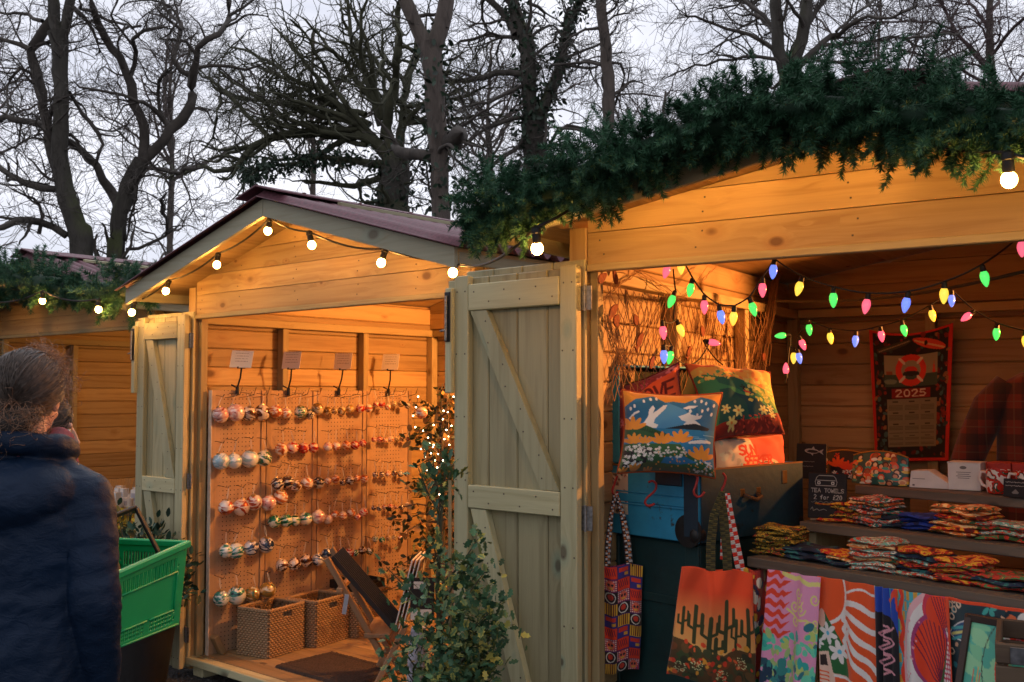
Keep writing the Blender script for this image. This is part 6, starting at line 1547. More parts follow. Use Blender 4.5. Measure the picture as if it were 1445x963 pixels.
# orange sun with camper van
c = Cv(120, 210, '#da4a1c')
for k in range(6):
    y = .12 + k * .20; pts = [(.30 + .04 * k, .16 + .10 * k)]
    for i in range(1, 12): q = i / 11; pts.append((.34 + .7 * q, (.14 + .12 * k) + (y - .02 - (.14 + .10 * k)) * q + .10 * q * k * .55 + .03 * math.sin(q * 9 + k)))
    c.line(pts, .075 if k else .03, '#e6d4d0')
c.ell(.10, .18, .40, .44, '#e6d4d0'); c.ell(.10, .18, .355, .395, '#da4a1c')
c.poly([(0, .42), (.12, .46), (.26, .64), (.38, .86), (.46, 1.12), (.5, 1.34), (0, 1.34)], '#1d5a30'); c.ell(.06, .54, .06, .12, '#d8a090')
for x, y, r in [(.16, .72, .14), (.32, .94, .15), (.0, .86, .08)]: c.flower(x, y, r, '#e6e8ec', '#4aa8c8', 6, .3)
c.poly([(0, .98), (.16, .95), (.2, 1.12), (.22, 1.22), (.66, 1.26), (.76, 1.34), (.80, 1.50), (.0, 1.52)], '#dcae9e'); c.poly([(.02, 1.02), (.11, 1.0), (.14, 1.14), (.02, 1.15)], '#241a1c'); c.poly([(.24, 1.26), (.62, 1.30), (.68, 1.44), (.24, 1.42)], '#d8542c'); c.line([(.24, 1.25), (.66, 1.29)], .03, '#e6e0de')
for k in range(4): c.line([(.0, 1.22 + .05 * k), (.15, 1.23 + .05 * k)], .018, '#d8542c')
c.poly([(0, 1.52), (.8, 1.5), (.8, 1.75), (0, 1.75)], '#1d5a30')
for k in range(40): c.flower(random.uniform(0, .78), random.uniform(1.55, 1.74), .055, '#dfe8e4', '#e0b8a0', 5, random.random())
c.poly([(.80, 1.32), (.97, 1.30), (.97, 1.75), (.80, 1.75)], '#4a9ab8')
for k in range(24): c.flower(random.uniform(.80, .97), random.uniform(1.34, 1.74), .06, '#e8eef0', '#d8402a', 5, random.random())
c.rect(.97, 0, 1, 1.75, '#e4e4dc')
for k in range(18): c.rect(.975, k * .1, 1, k * .1 + .03, '#1d5a30')
hang('hanging tea towel with an orange sun and a pink camper van', 1153, 1237, DR, c, -.020, .02, 2)
c = Cv(60, 210, '#1c3fa0'); c.poly([(.0, .62), (.5, .64), (.85, .8), (1, 1.2), (1, 3.5), (0, 3.5)], '#16141c')
c.line([(.4 + .25 * math.sin(k * .9), .9 + .05 * k) for k in range(26)], .05, '#c48a98'); c.line([(.65 + .2 * math.cos(k * .8), .95 + .05 * k) for k in range(24)], .05, '#c48a98'); c.poly([(.1, 2.7), (.5, 2.6), (.9, 2.45), (.7, 2.75), (.3, 2.85)], '#d888a0'); c.line([(.7, .3), (.95, .05), (1, .5)], .12, '#d8402a'); c.line([(.0, 3.2), (1, 2.9)], .03, '#c8d0d4')
hang('hanging tea towel in blue and black with a pink squiggle drawing', 1234, 1264, DR, c, -.030, .01, 3)
# shell towel
c = Cv(130, 210, '#3a9aa8')
for i in range(10):
    for j in range(16):
        if (i + j) % 2: c.rect(i * .06, j * .12, i * .06 + .06, j * .12 + .1, '#b88a34')
c.line([(.16 + .03 * math.sin(k * 1.1), .06 * k) for k in range(30)], .07, '#c8341f')
c.poly([(.95, 0), (1, 0), (1, 1.7), (.98, 1.7)], '#d8401c'); c.ell(.66, .9, .50, .92, '#e0a0a8'); c.ell(.68, .92, .46, .86, '#dcd0d8'); c.ell(.78, .16, .24, .22, '#b8304a'); c.ell(.66, .62, .30, .40, '#8f3468'); c.ell(.67, .63, .26, .36, '#d23a1e'); c.ell(.80, .18, .20, .18, '#d23a1e')
for k in range(11): a = R(195 + k * 15); c.line([(.80, .98), (.80 + .2 * math.cos(a) * .6, .98 + .3 * math.sin(a)), (.67 + .27 * math.cos(a), .63 + .36 * math.sin(a) * .95)], .016, '#6a1a34')
for k in range(6): c.line([(.72 + .04 * k, .02), (.86 + .02 * k, .38)], .012, '#6a1a34')
c.poly([(.92, .5), (.80, .9), (.62, 1.2), (.56, 1.7), (.72, 1.7), (.84, 1.1)], '#2f5a34'); c.poly([(.94, .42), (1, .5), (1, 1.2), (.84, 1.7), (.70, 1.7), (.80, 1.05)], '#b83a5a')
for i in range(3):
    for j in range(22): c.ell(.94 - .012 * j + .04 * i, .5 + .052 * j, .014, .018, '#e6d4d8')
for k in range(40): c.ell(random.uniform(.22, .5), random.uniform(.3, 1.7), .014, .014, '#d88a98')
c.poly([(.92, 0), (1, 0), (1, 1.7), (.96, 1.7), (.97, .8)], '#d8401c')
hang('hanging tea towel with a large pink and red fan shell on turquoise checks', 1256, 1338, DR, c, -.024, .02, 4)
# surfboard towel
c = Cv(150, 210, '#17323c')
for k in range(120): c.ell(random.random(), random.uniform(0, 1.4), random.uniform(.015, .05), random.uniform(.012, .04), random.choice(['#d8643c', '#2a7a84', '#c8b880', '#3a9a94', '#e0a080', '#10242e']), random.random() * 3)
for k in range(26): x, y = random.choice([random.uniform(0, .16), random.random()]), random.uniform(0, 1.4); c.ring(x, y, .02, .034, '#e0b8a0')
c.rect(0, 0, 1, .035, '#d8401c'); c.ell(.32, .26, .30, .10, '#d8e0d4', -.28); c.ell(.32, .26, .288, .088, '#1c4a7a', -.28)
for d_ in (-.05, 0, .05): c.line([(.06, .34 + d_), (.32, .255 + d_ * .7), (.60, .18 + d_ * .3)], .026, '#3fa0a8' if d_ else '#d8c878')
c.flower(.33, .255, .05, '#e0d080', '#d89a30', 5); c.ell(.86, .10, .12, .07, '#d8dcc8')
hang('hanging tea towel with a striped surfboard on a dark floral ground', 1332, 1470, DR, c, -.018, .02, 5)
# framed turquoise print leaning before it
c = Cv(90, 90, '#3f9a8a')
for k in range(40): c.ell(random.random(), random.uniform(0, .6), random.uniform(.06, .2), random.uniform(.02, .07), random.choice(['#4aa896', '#68b08a', '#3a8a80', '#7ab890']), random.random())
c.rect(0, .62, 1, 1.0, '#1f6a8a')
for k in range(7): c.ell(random.random(), random.uniform(.68, .95), .2, .03, random.choice(['#8fc0a8', '#3a8ab0', '#184a6a']))
c.poly([(.08, .58), (.26, .58), (.24, .64), (.10, .64)], '#c8742a'); c.line([(.13, .58), (.13, .44)], .012, '#c23424'); c.line([(.18, .58), (.18, .42)], .012, '#d89a3a'); c.line([(.22, .58), (.22, .46)], .012, '#c23424')
c.ring(.72, .36, .17, .33, '#c8301f')
for a in (225, 315, 45, 135): c.line([(.72 + .17 * math.cos(R(a)), .36 + .17 * math.sin(R(a))), (.72 + .33 * math.cos(R(a)), .36 + .33 * math.sin(R(a)))], .06, '#d8dcdc')
for a in range(12): c.flower(.72 + .25 * math.cos(a * .52 + .2), .36 + .25 * math.sin(a * .52 + .2), .04, '#e2707a', '#c8301f')
c.line(arc(.66, .34, .44, .44, 120, 260, 14), .012, '#2a3a34')
fq = [s_on(1372, 872, -.10), s_on(1480, 862, -.10)]
t = tag(empty('framed_print', fq[0]), 'dark framed turquoise print of a red lifebelt, leaning before the surfboard towel', 'framed print'); o = np.array(fq[0]); ux = np.array(fq[1]) - o; ux[2] = 0; wl = float(np.linalg.norm(ux)); ux /= wl
cloth('picture', c, lambda S, T: (ux * (S * wl)[..., None] - b_ * (.10 * T)[..., None] + np.stack([S * 0, S * 0, -.29 * T], -1)), vcol('print_card', .6, False), None, None, t, .004)
fr = MB(); p0 = np.zeros(3); p1 = -b_ * .10 + np.array([0, 0, -.29])
for A, B in ((p0 - ux * .008, p1 - ux * .008), (p0 + ux * (wl + .008), p1 + ux * (wl + .008)), (p0 - ux * .018, p0 + ux * (wl + .018)), (p1 - ux * .018, p1 + ux * (wl + .018))): fr.bar(A, B, .02, .018, tuple(b_), ch=.002)
fr.build('frame', flat('dark_frame', (.035, .018, .012), .5), t)
# old wooden crate in the corner
cq = at(1404, 917, 2.50); t = tag(empty('wooden_crate', (cq.x, cq.y, .62), R(-26)), 'old brown wooden crate with a metal corner at the bottom right', 'crate'); ht = cq.z - .62 + .018
CR = wood('old_crate', (.13, .085, .05), (.075, .045, .028), (.05, .03, .02), .75)
for k in range(3):
    z = ht - .026 - k * .054; MB().box((.20, .008, z), (.40, .014, .048), None, 0, .003).build('side_slat', CR, t); MB().box((.20, .30, z), (.40, .014, .048), None, 0, .003).build('side_slat', CR, t)
    for x in (.007, .393): MB().box((x, .155, z), (.014, .278, .048), None, 1, .003).build('end_slat', CR, t)
MB().box((.20, .155, ht - .15), (.37, .27, .012), None, 0, .002).build('base', CR, t); MB().box((.05, -.001, ht - .028), (.035, .004, .04), None, 0, .001).build('metal_corner', flat('tin_plate', (.14, .14, .15), .45, .8, .4, 60), t)
t = tag(empty('crate_stool', (cq.x + .25, cq.y + .05, 0), R(-26)), 'low wooden stool carrying the old crate', 'stool'); MB().box((0, 0, .30), (.42, .32, .03), None, 0).build('seat', CR, t)
for x in (-.17, .17):
    for y in (-.12, .12): MB().box((x, y, .143), (.04, .04, .284), None, 2).build('leg', CR, t)
bpy.data.objects['wooden_crate'].location.z = .316; 
for ch in bpy.data.objects['wooden_crate'].children: ch.location.z += .62 - .316 + 0
# legs of the crate reach the stool: a plinth box inside
MB().box((.20, .155, (ht + .62 - .316 - .16) / 2), (.38, .28, ht + .62 - .316 - .16), None, 2, .004).build('plinth', flat('black_plinth', (.01, .01, .01), .7), bpy.data.objects['wooden_crate'])

# ---------------------------------------------------------------- goods on the stand
CHALK = '#1b1a1e'
def chalkboard(label, p, w, h, yaw, cv, lean=.12):
    t = tag(empty('chalkboard', p, yaw), label, 'chalkboard', 'small chalkboards on the stand')
    b = MB(); b.box((0, .006, h / 2), (w, .008, h), None, 0, .002); bo = b.build('slate', flat('slate', (.012, .012, .014), .8, 0, .4, 30), t); bo.rotation_euler = (-lean, 0, 0)
    s = cloth('chalk_drawing', cv, lambda S, T: np.stack([(S - .5) * w * .97, S * 0 + .0008, h * (.985 - .97 * T)], -1), vcol('chalk', .9, False), None, None, t, 0); s.rotation_euler = (-lean, 0, 0)
    MB().box((0, .03, .008), (w * .8, .05, .016), None, 0, .002).build('foot', BEECH, t)
c = Cv(96, 112, CHALK); c.ell(.52, .24, .24, .085, '#8f8a88', .06); c.ell(.54, .25, .20, .05, CHALK, .06); c.poly([(.74, .25), (.92, .16), (.87, .26), (.92, .36)], '#8f8a88'); c.poly([(.5, .17), (.58, .08), (.63, .18)], '#8f8a88'); c.poly([(.48, .32), (.56, .40), (.58, .31)], '#8f8a88'); c.ell(.38, .22, .015, .015, '#8f8a88')
for y, x0, x1 in ((.60, .12, .62), (.76, .08, .58)): c.line([(x0 + (x1 - x0) * k / 26, y + .016 * math.sin(k * 2.1) * math.cos(k * .9)) for k in range(27)], .014, '#6a6664')
chalkboard('upper small chalkboard with a chalk fish drawing, behind the zip pouches', s_on(1143, 655, .86), .128, .145, syaw + .25, c); bpy.data.objects['chalkboard'].location.z = ZS[2] + 0.0
q = s_on(1143, 655, .74); bpy.data.objects['chalkboard'].location = Vector((q.x, q.y, ZS[2] + .001))
c = Cv(100, 118, CHALK); c.line([(.22, .10), (.28, .05), (.66, .05), (.72, .10), (.76, .22), (.74, .32), (.20, .32), (.18, .22), (.22, .10)], .014, '#8f8b88'); c.line([(.22, .18), (.72, .18)], .012, '#8f8b88'); c.ring(.28, .25, .025, .045, '#b8b4b0'); c.ring(.65, .25, .025, .045, '#b8b4b0')
c.text('TEA TOWELS', .08, .40, .10, .016, '#8f8b88', .88); c.text('2 for £20', .15, .57, .115, .017, '#a09c98', .74); c.line([(.08 + .84 * k / 40, .76 + .02 * math.sin(k * .9)) for k in range(41)], .012, '#6a6664'); c.line([(.06, .98), (.12, .90), (.14, 1.0), (.24, .95), (.30, .99), (.42, .95), (.5, .98)], .014, '#77736f')
q = s_on(1166, 712, .40); chalkboard('lower small chalkboard with a chalk van reading TEA TOWELS 2 for £20', Vector((q.x, q.y, ZS[1] + .012)), .140, .165, syaw + .35, c)
tag(MB().box(Vector((q.x, q.y, ZS[1] + .006)) + Vector((.02, .03, 0)), (.13, .05, .011), Matrix.Rotation(syaw + .35, 3, 'Z'), 0, .002).build('wooden_block', BEECH), 'pale wooden block under the van chalkboard', 'block')
def pouch(label, p, w, h, d, yaw, cv):
    t = tag(empty('zip_pouch', p, yaw), label, 'zip pouch', 'printed zip pouches on the top shelf'); 
    def fn(S, T, sg):
        tp = 1 - .16 * (2 * S - 1) ** 2; z = h * (1 - T) * tp; th = d * np.sin(np.clip(T, 0, 1) * np.pi * .55) ** .8 * (1 - np.abs(2 * S - 1) ** 3 * .8); return np.stack([(S - .5) * w * (1 - .05 * (1 - T)), -sg * th * .5, z + .002], -1)
    cloth('front_panel', cv, lambda S, T: fn(S, T, 1), vcol('oilcloth', .35, False), None, None, t, .0012); cloth('back_panel', cv, lambda S, T: fn(S, T, -1), vcol('oilcloth', .35, False), None, None, t, .0012)
    MB().tube([((k / 20 - .5) * w * .95, 0, h * (1 - .16 * (k / 10 - 1) ** 2) + .003) for k in range(21)], .0035, 6).build('zip', flat('brass_zip', (.5, .32, .12), .3, .9), t, True)
c = Cv(110, 70, '#141a24')
for k in range(26): c.flower(random.random(), random.uniform(.1, .6), random.uniform(.03, .07), random.choice(['#d8401c', '#e2562a', '#d8cfc4', '#b8281c']), '#1a1414', 5, random.random())
c.tuft(.38, .36, .22, '#d8481c', 5); c.tuft(.6, .42, .2, '#c83a1c', 5)
q = s_on(1194, 672, .86); pouch('dark zip pouch with orange flowers, left of the pouch with faces', Vector((q.x, q.y, ZS[2])), .21, .115, .07, syaw + .15, c)
c = Cv(130, 84, '#1f4a44')
for k in range(44):
    x, y = random.random(), random.uniform(.04, .62); c.ell(x, y, .055, .06, random.choice(['#1a1412', '#c8441f', '#3a1c14', '#8a3420', '#d8a878'])); c.ell(x, y + .012, .035, .042, random.choice(['#e0b088', '#b87850', '#d89a74', '#8a5434'])); c.ell(x, y + .075, .06, .03, random.choice(['#2a8a7a', '#d84a24', '#d8a83a', '#e0d0c0']))
q = s_on(1243, 676, .74); pouch('larger zip pouch printed with a crowd of small faces', Vector((q.x, q.y, ZS[2])), .235, .125, .08, syaw + .1, c)
# white boxes
q0 = s_on(1337, 688, .74); t = tag(empty('white_box', Vector((q0.x, q0.y, ZS[2])), syaw + .28), 'tall white mug box with printed lines on the top shelf', 'box', 'white boxes on the top shelf')
MB().box((.058, .05, .050), (.112, .10, .098), None, 2, .002).build('carton', WHITE, t); MB().box((.058, .05, .1005), (.116, .104, .004), None, 0, .001).build('lid_flap', WHITE, t)
ink = flat('grey_ink', (.16, .15, .15), .8); MB().ell((.055, -.0005, .083), (.012, .001, .006), None, 12, 6).build('emblem', ink, t)
for k in range(4): MB().box((.056, -.0006, .066 - .007 * k), (.05 - .01 * (k % 2), .001, .0022), None, 0, .0002).build('printed_line', ink, t)
q0 = s_on(1283, 681, .72); t = tag(empty('white_box', Vector((q0.x, q0.y, ZS[2])), syaw + .25), 'low white box with a sloping top, left of the tall white box', 'box', 'white boxes on the top shelf')
MB().prism([(0, .001), (.155, .001), (.155, .012), (.07, .066), (.008, .062)], 0, .09, 'xz', 0).build('carton', WHITE, t); MB().box((.035, -.0006, .034), (.045, .001, .002), None, 0, .0002).build('printed_line', ink, t); MB().box((.016, -.0006, .010), (.008, .001, .006), None, 0, .0002).build('printed_mark', ink, t)
# mugs with boxes behind, small chalkboard in front
def mugmat():
    t = NT('lifebelt_mug'); o = t.obj(); n = t.noise(t.vmul(o, (30, 30, 30)), 1.0, 2, .5, .8); t.set(Base_Color=t.ramp(n, [(.40, H('#e2dcd6')), (.47, H('#c22a1c')), (.60, H('#2a4a34')), (.66, H('#e2dcd6'))], 'CONSTANT'), Roughness=.2, Coat_Weight=.4); return t.m
MUG = mugmat()
def mug(p, yaw, label):
    t = tag(empty('mug', p, yaw), label, 'mug', 'printed mugs on the top shelf'); MB().lathe([(.03, 0), (.037, .003), (.040, .03), (.041, .085), (.038, .085), (.036, .03), (.001, .008)], (0, 0, 0), None, 28).build('cup', MUG, t, True)
    MB().tube([(-.038, 0, .072), (-.06, 0, .074), (-.068, 0, .05), (-.058, 0, .028), (-.038, 0, .02)], .0055, 8).build('handle', flat('white_glaze', (.75, .70, .66), .25), t, True)
q = s_on(1409, 692, .74); mug(Vector((q.x, q.y, ZS[2])), syaw, 'white mug with a red lifebelt print, handle to the left, by the tiny chalkboard'); q = s_on(1452, 695, .74); mug(Vector((q.x, q.y, ZS[2])), syaw + .2, 'white mug with a red lifebelt print, cut by the right edge of the photo')
for k, (u, lb) in enumerate([(1418, 'red mug box standing behind the mug with the tiny chalkboard'), (1455, 'red mug box at the right end of the top shelf')]):
    q = s_on(u, 690, .88); tag(MB().box(Vector((q.x, q.y, ZS[2] + .052)), (.09, .09, .103), Matrix.Rotation(syaw, 3, 'Z'), 2, .002).build('mug_box', flat('red_card', (.42, .035, .022), .6)), lb, 'box', 'red mug boxes')
q = s_on(1432, 681, .64); c = Cv(60, 44, CHALK)
for y in (.14, .28): c.line([(.1 + .8 * k / 20, y + .02 * math.sin(k * 2.3) * math.cos(k)) for k in range(21)], .022, '#8a8684')
c.poly([(.35, .55), (.5, .40), (.65, .55), (.6, .6), (.4, .6)], '#6a6664')
chalkboard('tiny chalkboard propped before the red and white mugs', Vector((q.x, q.y, ZS[2] + .002)), .085, .062, syaw, c, .1)

# ---------------------------------------------------------------- calendar cloth on the back wall and the plaid shirt
c = Cv(130, 190, '#b8281a'); A_ = c.A; c.rect(.05, .03, .95, A_ - .04, '#1d1a18')
for k in range(150):
    x = random.choice([random.uniform(.05, .2), random.uniform(.8, .95), random.uniform(.05, .95)]); y = random.uniform(.03, A_ - .05) if x < .22 or x > .78 else random.choice([random.uniform(.03, .26), random.uniform(1.28, 1.4)])
    c.ell(x, y, random.uniform(.012, .04), random.uniform(.01, .03), random.choice(['#7a2418', '#2c3a34', '#8a5a34', '#3a5a54', '#5a1c14']), random.random() * 3)
c.ell(.30, .17, .22, .035, '#3c3a30', -.35); c.line([(.12, .24), (.48, .10)], .012, '#8a7a5a'); c.ell(.72, .16, .21, .055, '#c2402a', .38); c.line([(.55, .10), (.9, .24)], .02, '#c8a070'); c.ell(.68, .145, .02, .03, '#1d1a18')
c.rect(.18, .28, .82, .64, '#8a8468'); c.rect(.18, .50, .82, .64, '#3a4a3c'); c.ell(.25, .58, .08, .03, '#6a7a64'); c.poly([(.76, .50), (.78, .36), (.80, .50)], '#b83424'); c.rect(.20, .46, .28, .50, '#8a4a2a')
c.ring(.50, .45, .115, .185, '#c8341f')
for a in (45, 135, 225, 315): c.line([(.5 + .115 * math.cos(R(a)), .45 + .115 * math.sin(R(a))), (.5 + .185 * math.cos(R(a)), .45 + .185 * math.sin(R(a)))], .03, '#c8b8a4')
c.ell(.5, .45, .075, .045, '#b8301f'); c.ell(.5, .49, .10, .03, '#2a2420'); c.rect(.26, .66, .74, .77, '#7a1c14'); c.text('2025', .31, .675, .075, .014, '#c8b49a', 1.3)
c.rect(.20, .78, .82, 1.30, '#787258')
for k in range(4):
    for j in range(3):
        x0, y0 = .22 + j * .20, .80 + k * .125; c.rect(x0 + .05, y0, x0 + .12, y0 + .012, '#3a3428')
        for q in range(5): c.line([(x0, y0 + .03 + q * .017), (x0 + .17, y0 + .03 + q * .017)], .006, '#55503e')
P = [F3.on_y(u, v, 2.33) for u, v in ((1227, 466), (1346, 456), (1340, 650), (1236, 652))]; o = np.array(P[0])
def calf(S, T):
    p = [np.array(x) - o for x in P]; a, b = S[..., None], T[..., None]; q = p[0] * (1 - a) * (1 - b) + p[1] * a * (1 - b) + p[2] * a * b + p[3] * (1 - a) * b
    q = q.copy(); q[..., 2] -= .035 * np.sin(S * np.pi) * (1 - T) ** 3; return q + np.array(F3.e) * (-.012 * np.sin(S * 8) * (.3 + T) - .01)[..., None]
cal = cloth('calendar_cloth', c, calf); cal.location = Vector(o); tag(cal, 'red bordered cloth calendar with a lifebelt, pinned to the back wall', 'calendar')
for u, v in ((1231, 461), (1340, 455)):
    tag(MB().lathe([(.0005, -.03), (.002, -.028), (.002, 0), (.006, .001), (.006, .005), (.001, .006)], F3.on_y(u, v + 3, 2.325), Matrix.Rotation(math.pi / 2, 3, 'X'), 8).build('pin', STEEL, None, True), 'steel pin at the top %s corner of the cloth calendar' % ('left' if u < 1300 else 'right'), 'pin', 'pins of the calendar')
def plaid():
    t = NT('plaid_flannel'); w = t.obj(); sp = t.n('ShaderNodeSeparateXYZ'); t.l(w, sp.inputs[0])
    def band(s, per, lo, hi): f = t.math('FRACT', t.math('DIVIDE', s, per)); return t.math('MULTIPLY', t.math('GREATER_THAN', f, lo), t.math('LESS_THAN', f, hi))
    a = band(sp.outputs[0], .11, .0, .45); b = band(sp.outputs[2], .11, .0, .45); l1 = band(sp.outputs[0], .11, .70, .745); l2 = band(sp.outputs[2], .11, .70, .745)
    c_ = t.mix(t.math('MULTIPLY', a, .55), (.15, .022, .014), (.012, .012, .014)); c_ = t.mix(t.math('MULTIPLY', b, .6), c_, (.012, .012, .014)); c_ = t.mix(t.math('MULTIPLY', t.math('MAXIMUM', l1, l2), .6), c_, (.13, .075, .045))
    t.set(Base_Color=c_, Roughness=.9, Sheen_Weight=.3); return t.m
PL = plaid(); sy = F3.w(0, 1.75); sq = onpl(1484, 520, sy, F3.e); t = tag(empty('plaid_shirt', Vector((sq.x, sq.y, sq.z)), -F3.th), 'dark red plaid flannel shirt hanging at the right of the nearest hut', 'shirt')
m = MB()
for z, wx, wy in ((-.01, .07, .05), (-.03, .15, .07), (-.08, .21, .085), (-.2, .22, .095), (-.5, .23, .10), (-.72, .24, .10)): pass
rings = [(.0, .055, .045), (-.025, .13, .065), (-.06, .19, .075), (-.14, .215, .09), (-.3, .22, .10), (-.5, .225, .10), (-.72, .235, .105)]; vs, fs = [], []; ns = 28
for z, wx, wy in rings:
    for k in range(ns):
        a = 2 * math.pi * k / ns; vs.append((wx * math.cos(a), wy * math.sin(a) * (1 + .06 * math.sin(3 * a + z * 14)), z + .006 * math.sin(5 * a)))
for i in range(len(rings) - 1):
    for k in range(ns): k2 = (k + 1) % ns; fs.append((i * ns + k, (i + 1) * ns + k, (i + 1) * ns + k2, i * ns + k2))
m.add(vs, fs).build('torso', PL, t, 'all')
for sg in (-1, 1):
    s = MB(); s.tube([(sg * .17, 0, -.06), (sg * .24, -.01, -.16), (sg * .30, -.02, -.30), (sg * .345, -.03, -.42), (sg * .36, -.035, -.47)], [.055, .075, .072, .066, .058], 14); s.build('sleeve', PL, t, 'all')
MB().tube([(.06 * math.cos(a), .05 * math.sin(a), .008 + .012 * math.sin(a)) for a in np.linspace(0, 6.28, 20)], .013, 8).build('collar', PL, t, 'all')
MB().tube([(0, 0, .0), (0, 0, .07), (.012, 0, .095), (0, 0, .115), (-.02, 0, .10)], .002, 6).build('hanger_hook', STEEL, t, True)
tag(MB().tube([(sq.x, sq.y, sq.z + .11), F3.w(F3.loc(sq).x, F3.loc(sq).y, 2.23)], .0015, 5).build('hanging_wire', STEEL), 'thin wire holding up the plaid shirt', 'wire')
# ---------------------------------------------------------------- people
def skin_mat():
    t = NT('skin'); o = t.obj(); f = t.noise(o, 30, 3); t.set(Base_Color=t.ramp(f, [(.3, (.50, .27, .20)), (.7, (.58, .34, .26))]), Roughness=.5, Subsurface_Weight=.12, Subsurface_Radius=(.01, .004, .002)); return t.m
SKIN = skin_mat()
def fabric(name, c, rough=.6, sc=420):
    if name in MATS: return MATS[name]
    t = NT(name); o = t.obj(); f = t.noise(o, sc, 2); g = t.noise(o, 5, 4)
    t.set(Base_Color=t.ramp(t.math('ADD', t.math('MULTIPLY', f, .4), t.math('MULTIPLY', g, .6)), [(.35, tuple(x * .8 for x in c)), (.65, tuple(x * 1.15 for x in c))]), Roughness=rough, Specular_IOR_Level=.22)
    w_ = t.noise(t.vmul(o, (1, 1, 1.7)), 17, 5, .62, .6); t.bump(t.math('ADD', t.math('MULTIPLY', w_, 1.0), t.math('MULTIPLY', f, .06)), .34, .02); MATS[name] = t.m; return t.m
def nz(p, s, o=0): return mnoise.noise(Vector((p[0] * s + o, p[1] * s + o, p[2] * s - o)))
def wrinkle(o_, amp, dirs=(4, 4, 11), fine=.3, lo=None):
    V = verts_np(o_); N = normals_np(o_); d = np.empty(len(V))
    for i, p in enumerate(V):
        q = (p[0] * dirs[0], p[1] * dirs[1], p[2] * dirs[2]); w = mnoise.noise(Vector((q[0] + 1.5 * mnoise.noise(Vector(p) * 3), q[1], q[2] + 2.0 * mnoise.noise(Vector(p) * 2.2))))
        d[i] = amp * (1 - 2.2 * abs(w)) + amp * fine * mnoise.noise(Vector(p) * 34)
    set_verts(o_, V + N * d[:, None])
def hand_tubes(mb, wrist, direction, palm_n, curl=.5, s=1.0):
    """palm and five unequal bent fingers; returns nothing, adds closed tubes"""
    d = np.array(direction, float); d /= np.linalg.norm(d); n = np.array(palm_n, float); n -= d * (n @ d); n /= np.linalg.norm(n); x = np.cross(d, n); w = np.array(wrist, float)
    mb.cap(w + x * -.022 * s, w + d * .075 * s + x * -.026 * s, .017 * s, .014 * s, 10); mb.cap(w, w + d * .082 * s, .018 * s, .015 * s, 10); mb.cap(w + x * .022 * s, w + d * .075 * s + x * .026 * s, .017 * s, .014 * s, 10)
    for k, (off, ln) in enumerate(((-.031, .060), (-.011, .075), (.010, .080), (.030, .070))):
        p = w + d * .078 * s + x * off * s; dd = d.copy(); 
        for j in range(3):
            a = curl * (.5 + .45 * j); dd = dd * math.cos(a * .6) + n * math.sin(a * .6); dd /= np.linalg.norm(dd); q = p + dd * ln * s * (.42, .33, .25)[j]; mb.cap(p, q, (.0088, .0080, .0072)[j] * s, (.0082, .0074, .0062)[j] * s, 8); p = q
    p = w + d * .025 * s + x * .030 * s; dd = d * .55 + x * .75 + n * .35; dd /= np.linalg.norm(dd)
    for j in range(2): q = p + dd * (.036, .028)[j] * s; mb.cap(p, q, (.011, .0095)[j] * s, (.0098, .0078)[j] * s, 8); p = q; dd = dd * .8 + d * .5 + n * .3; dd /= np.linalg.norm(dd)

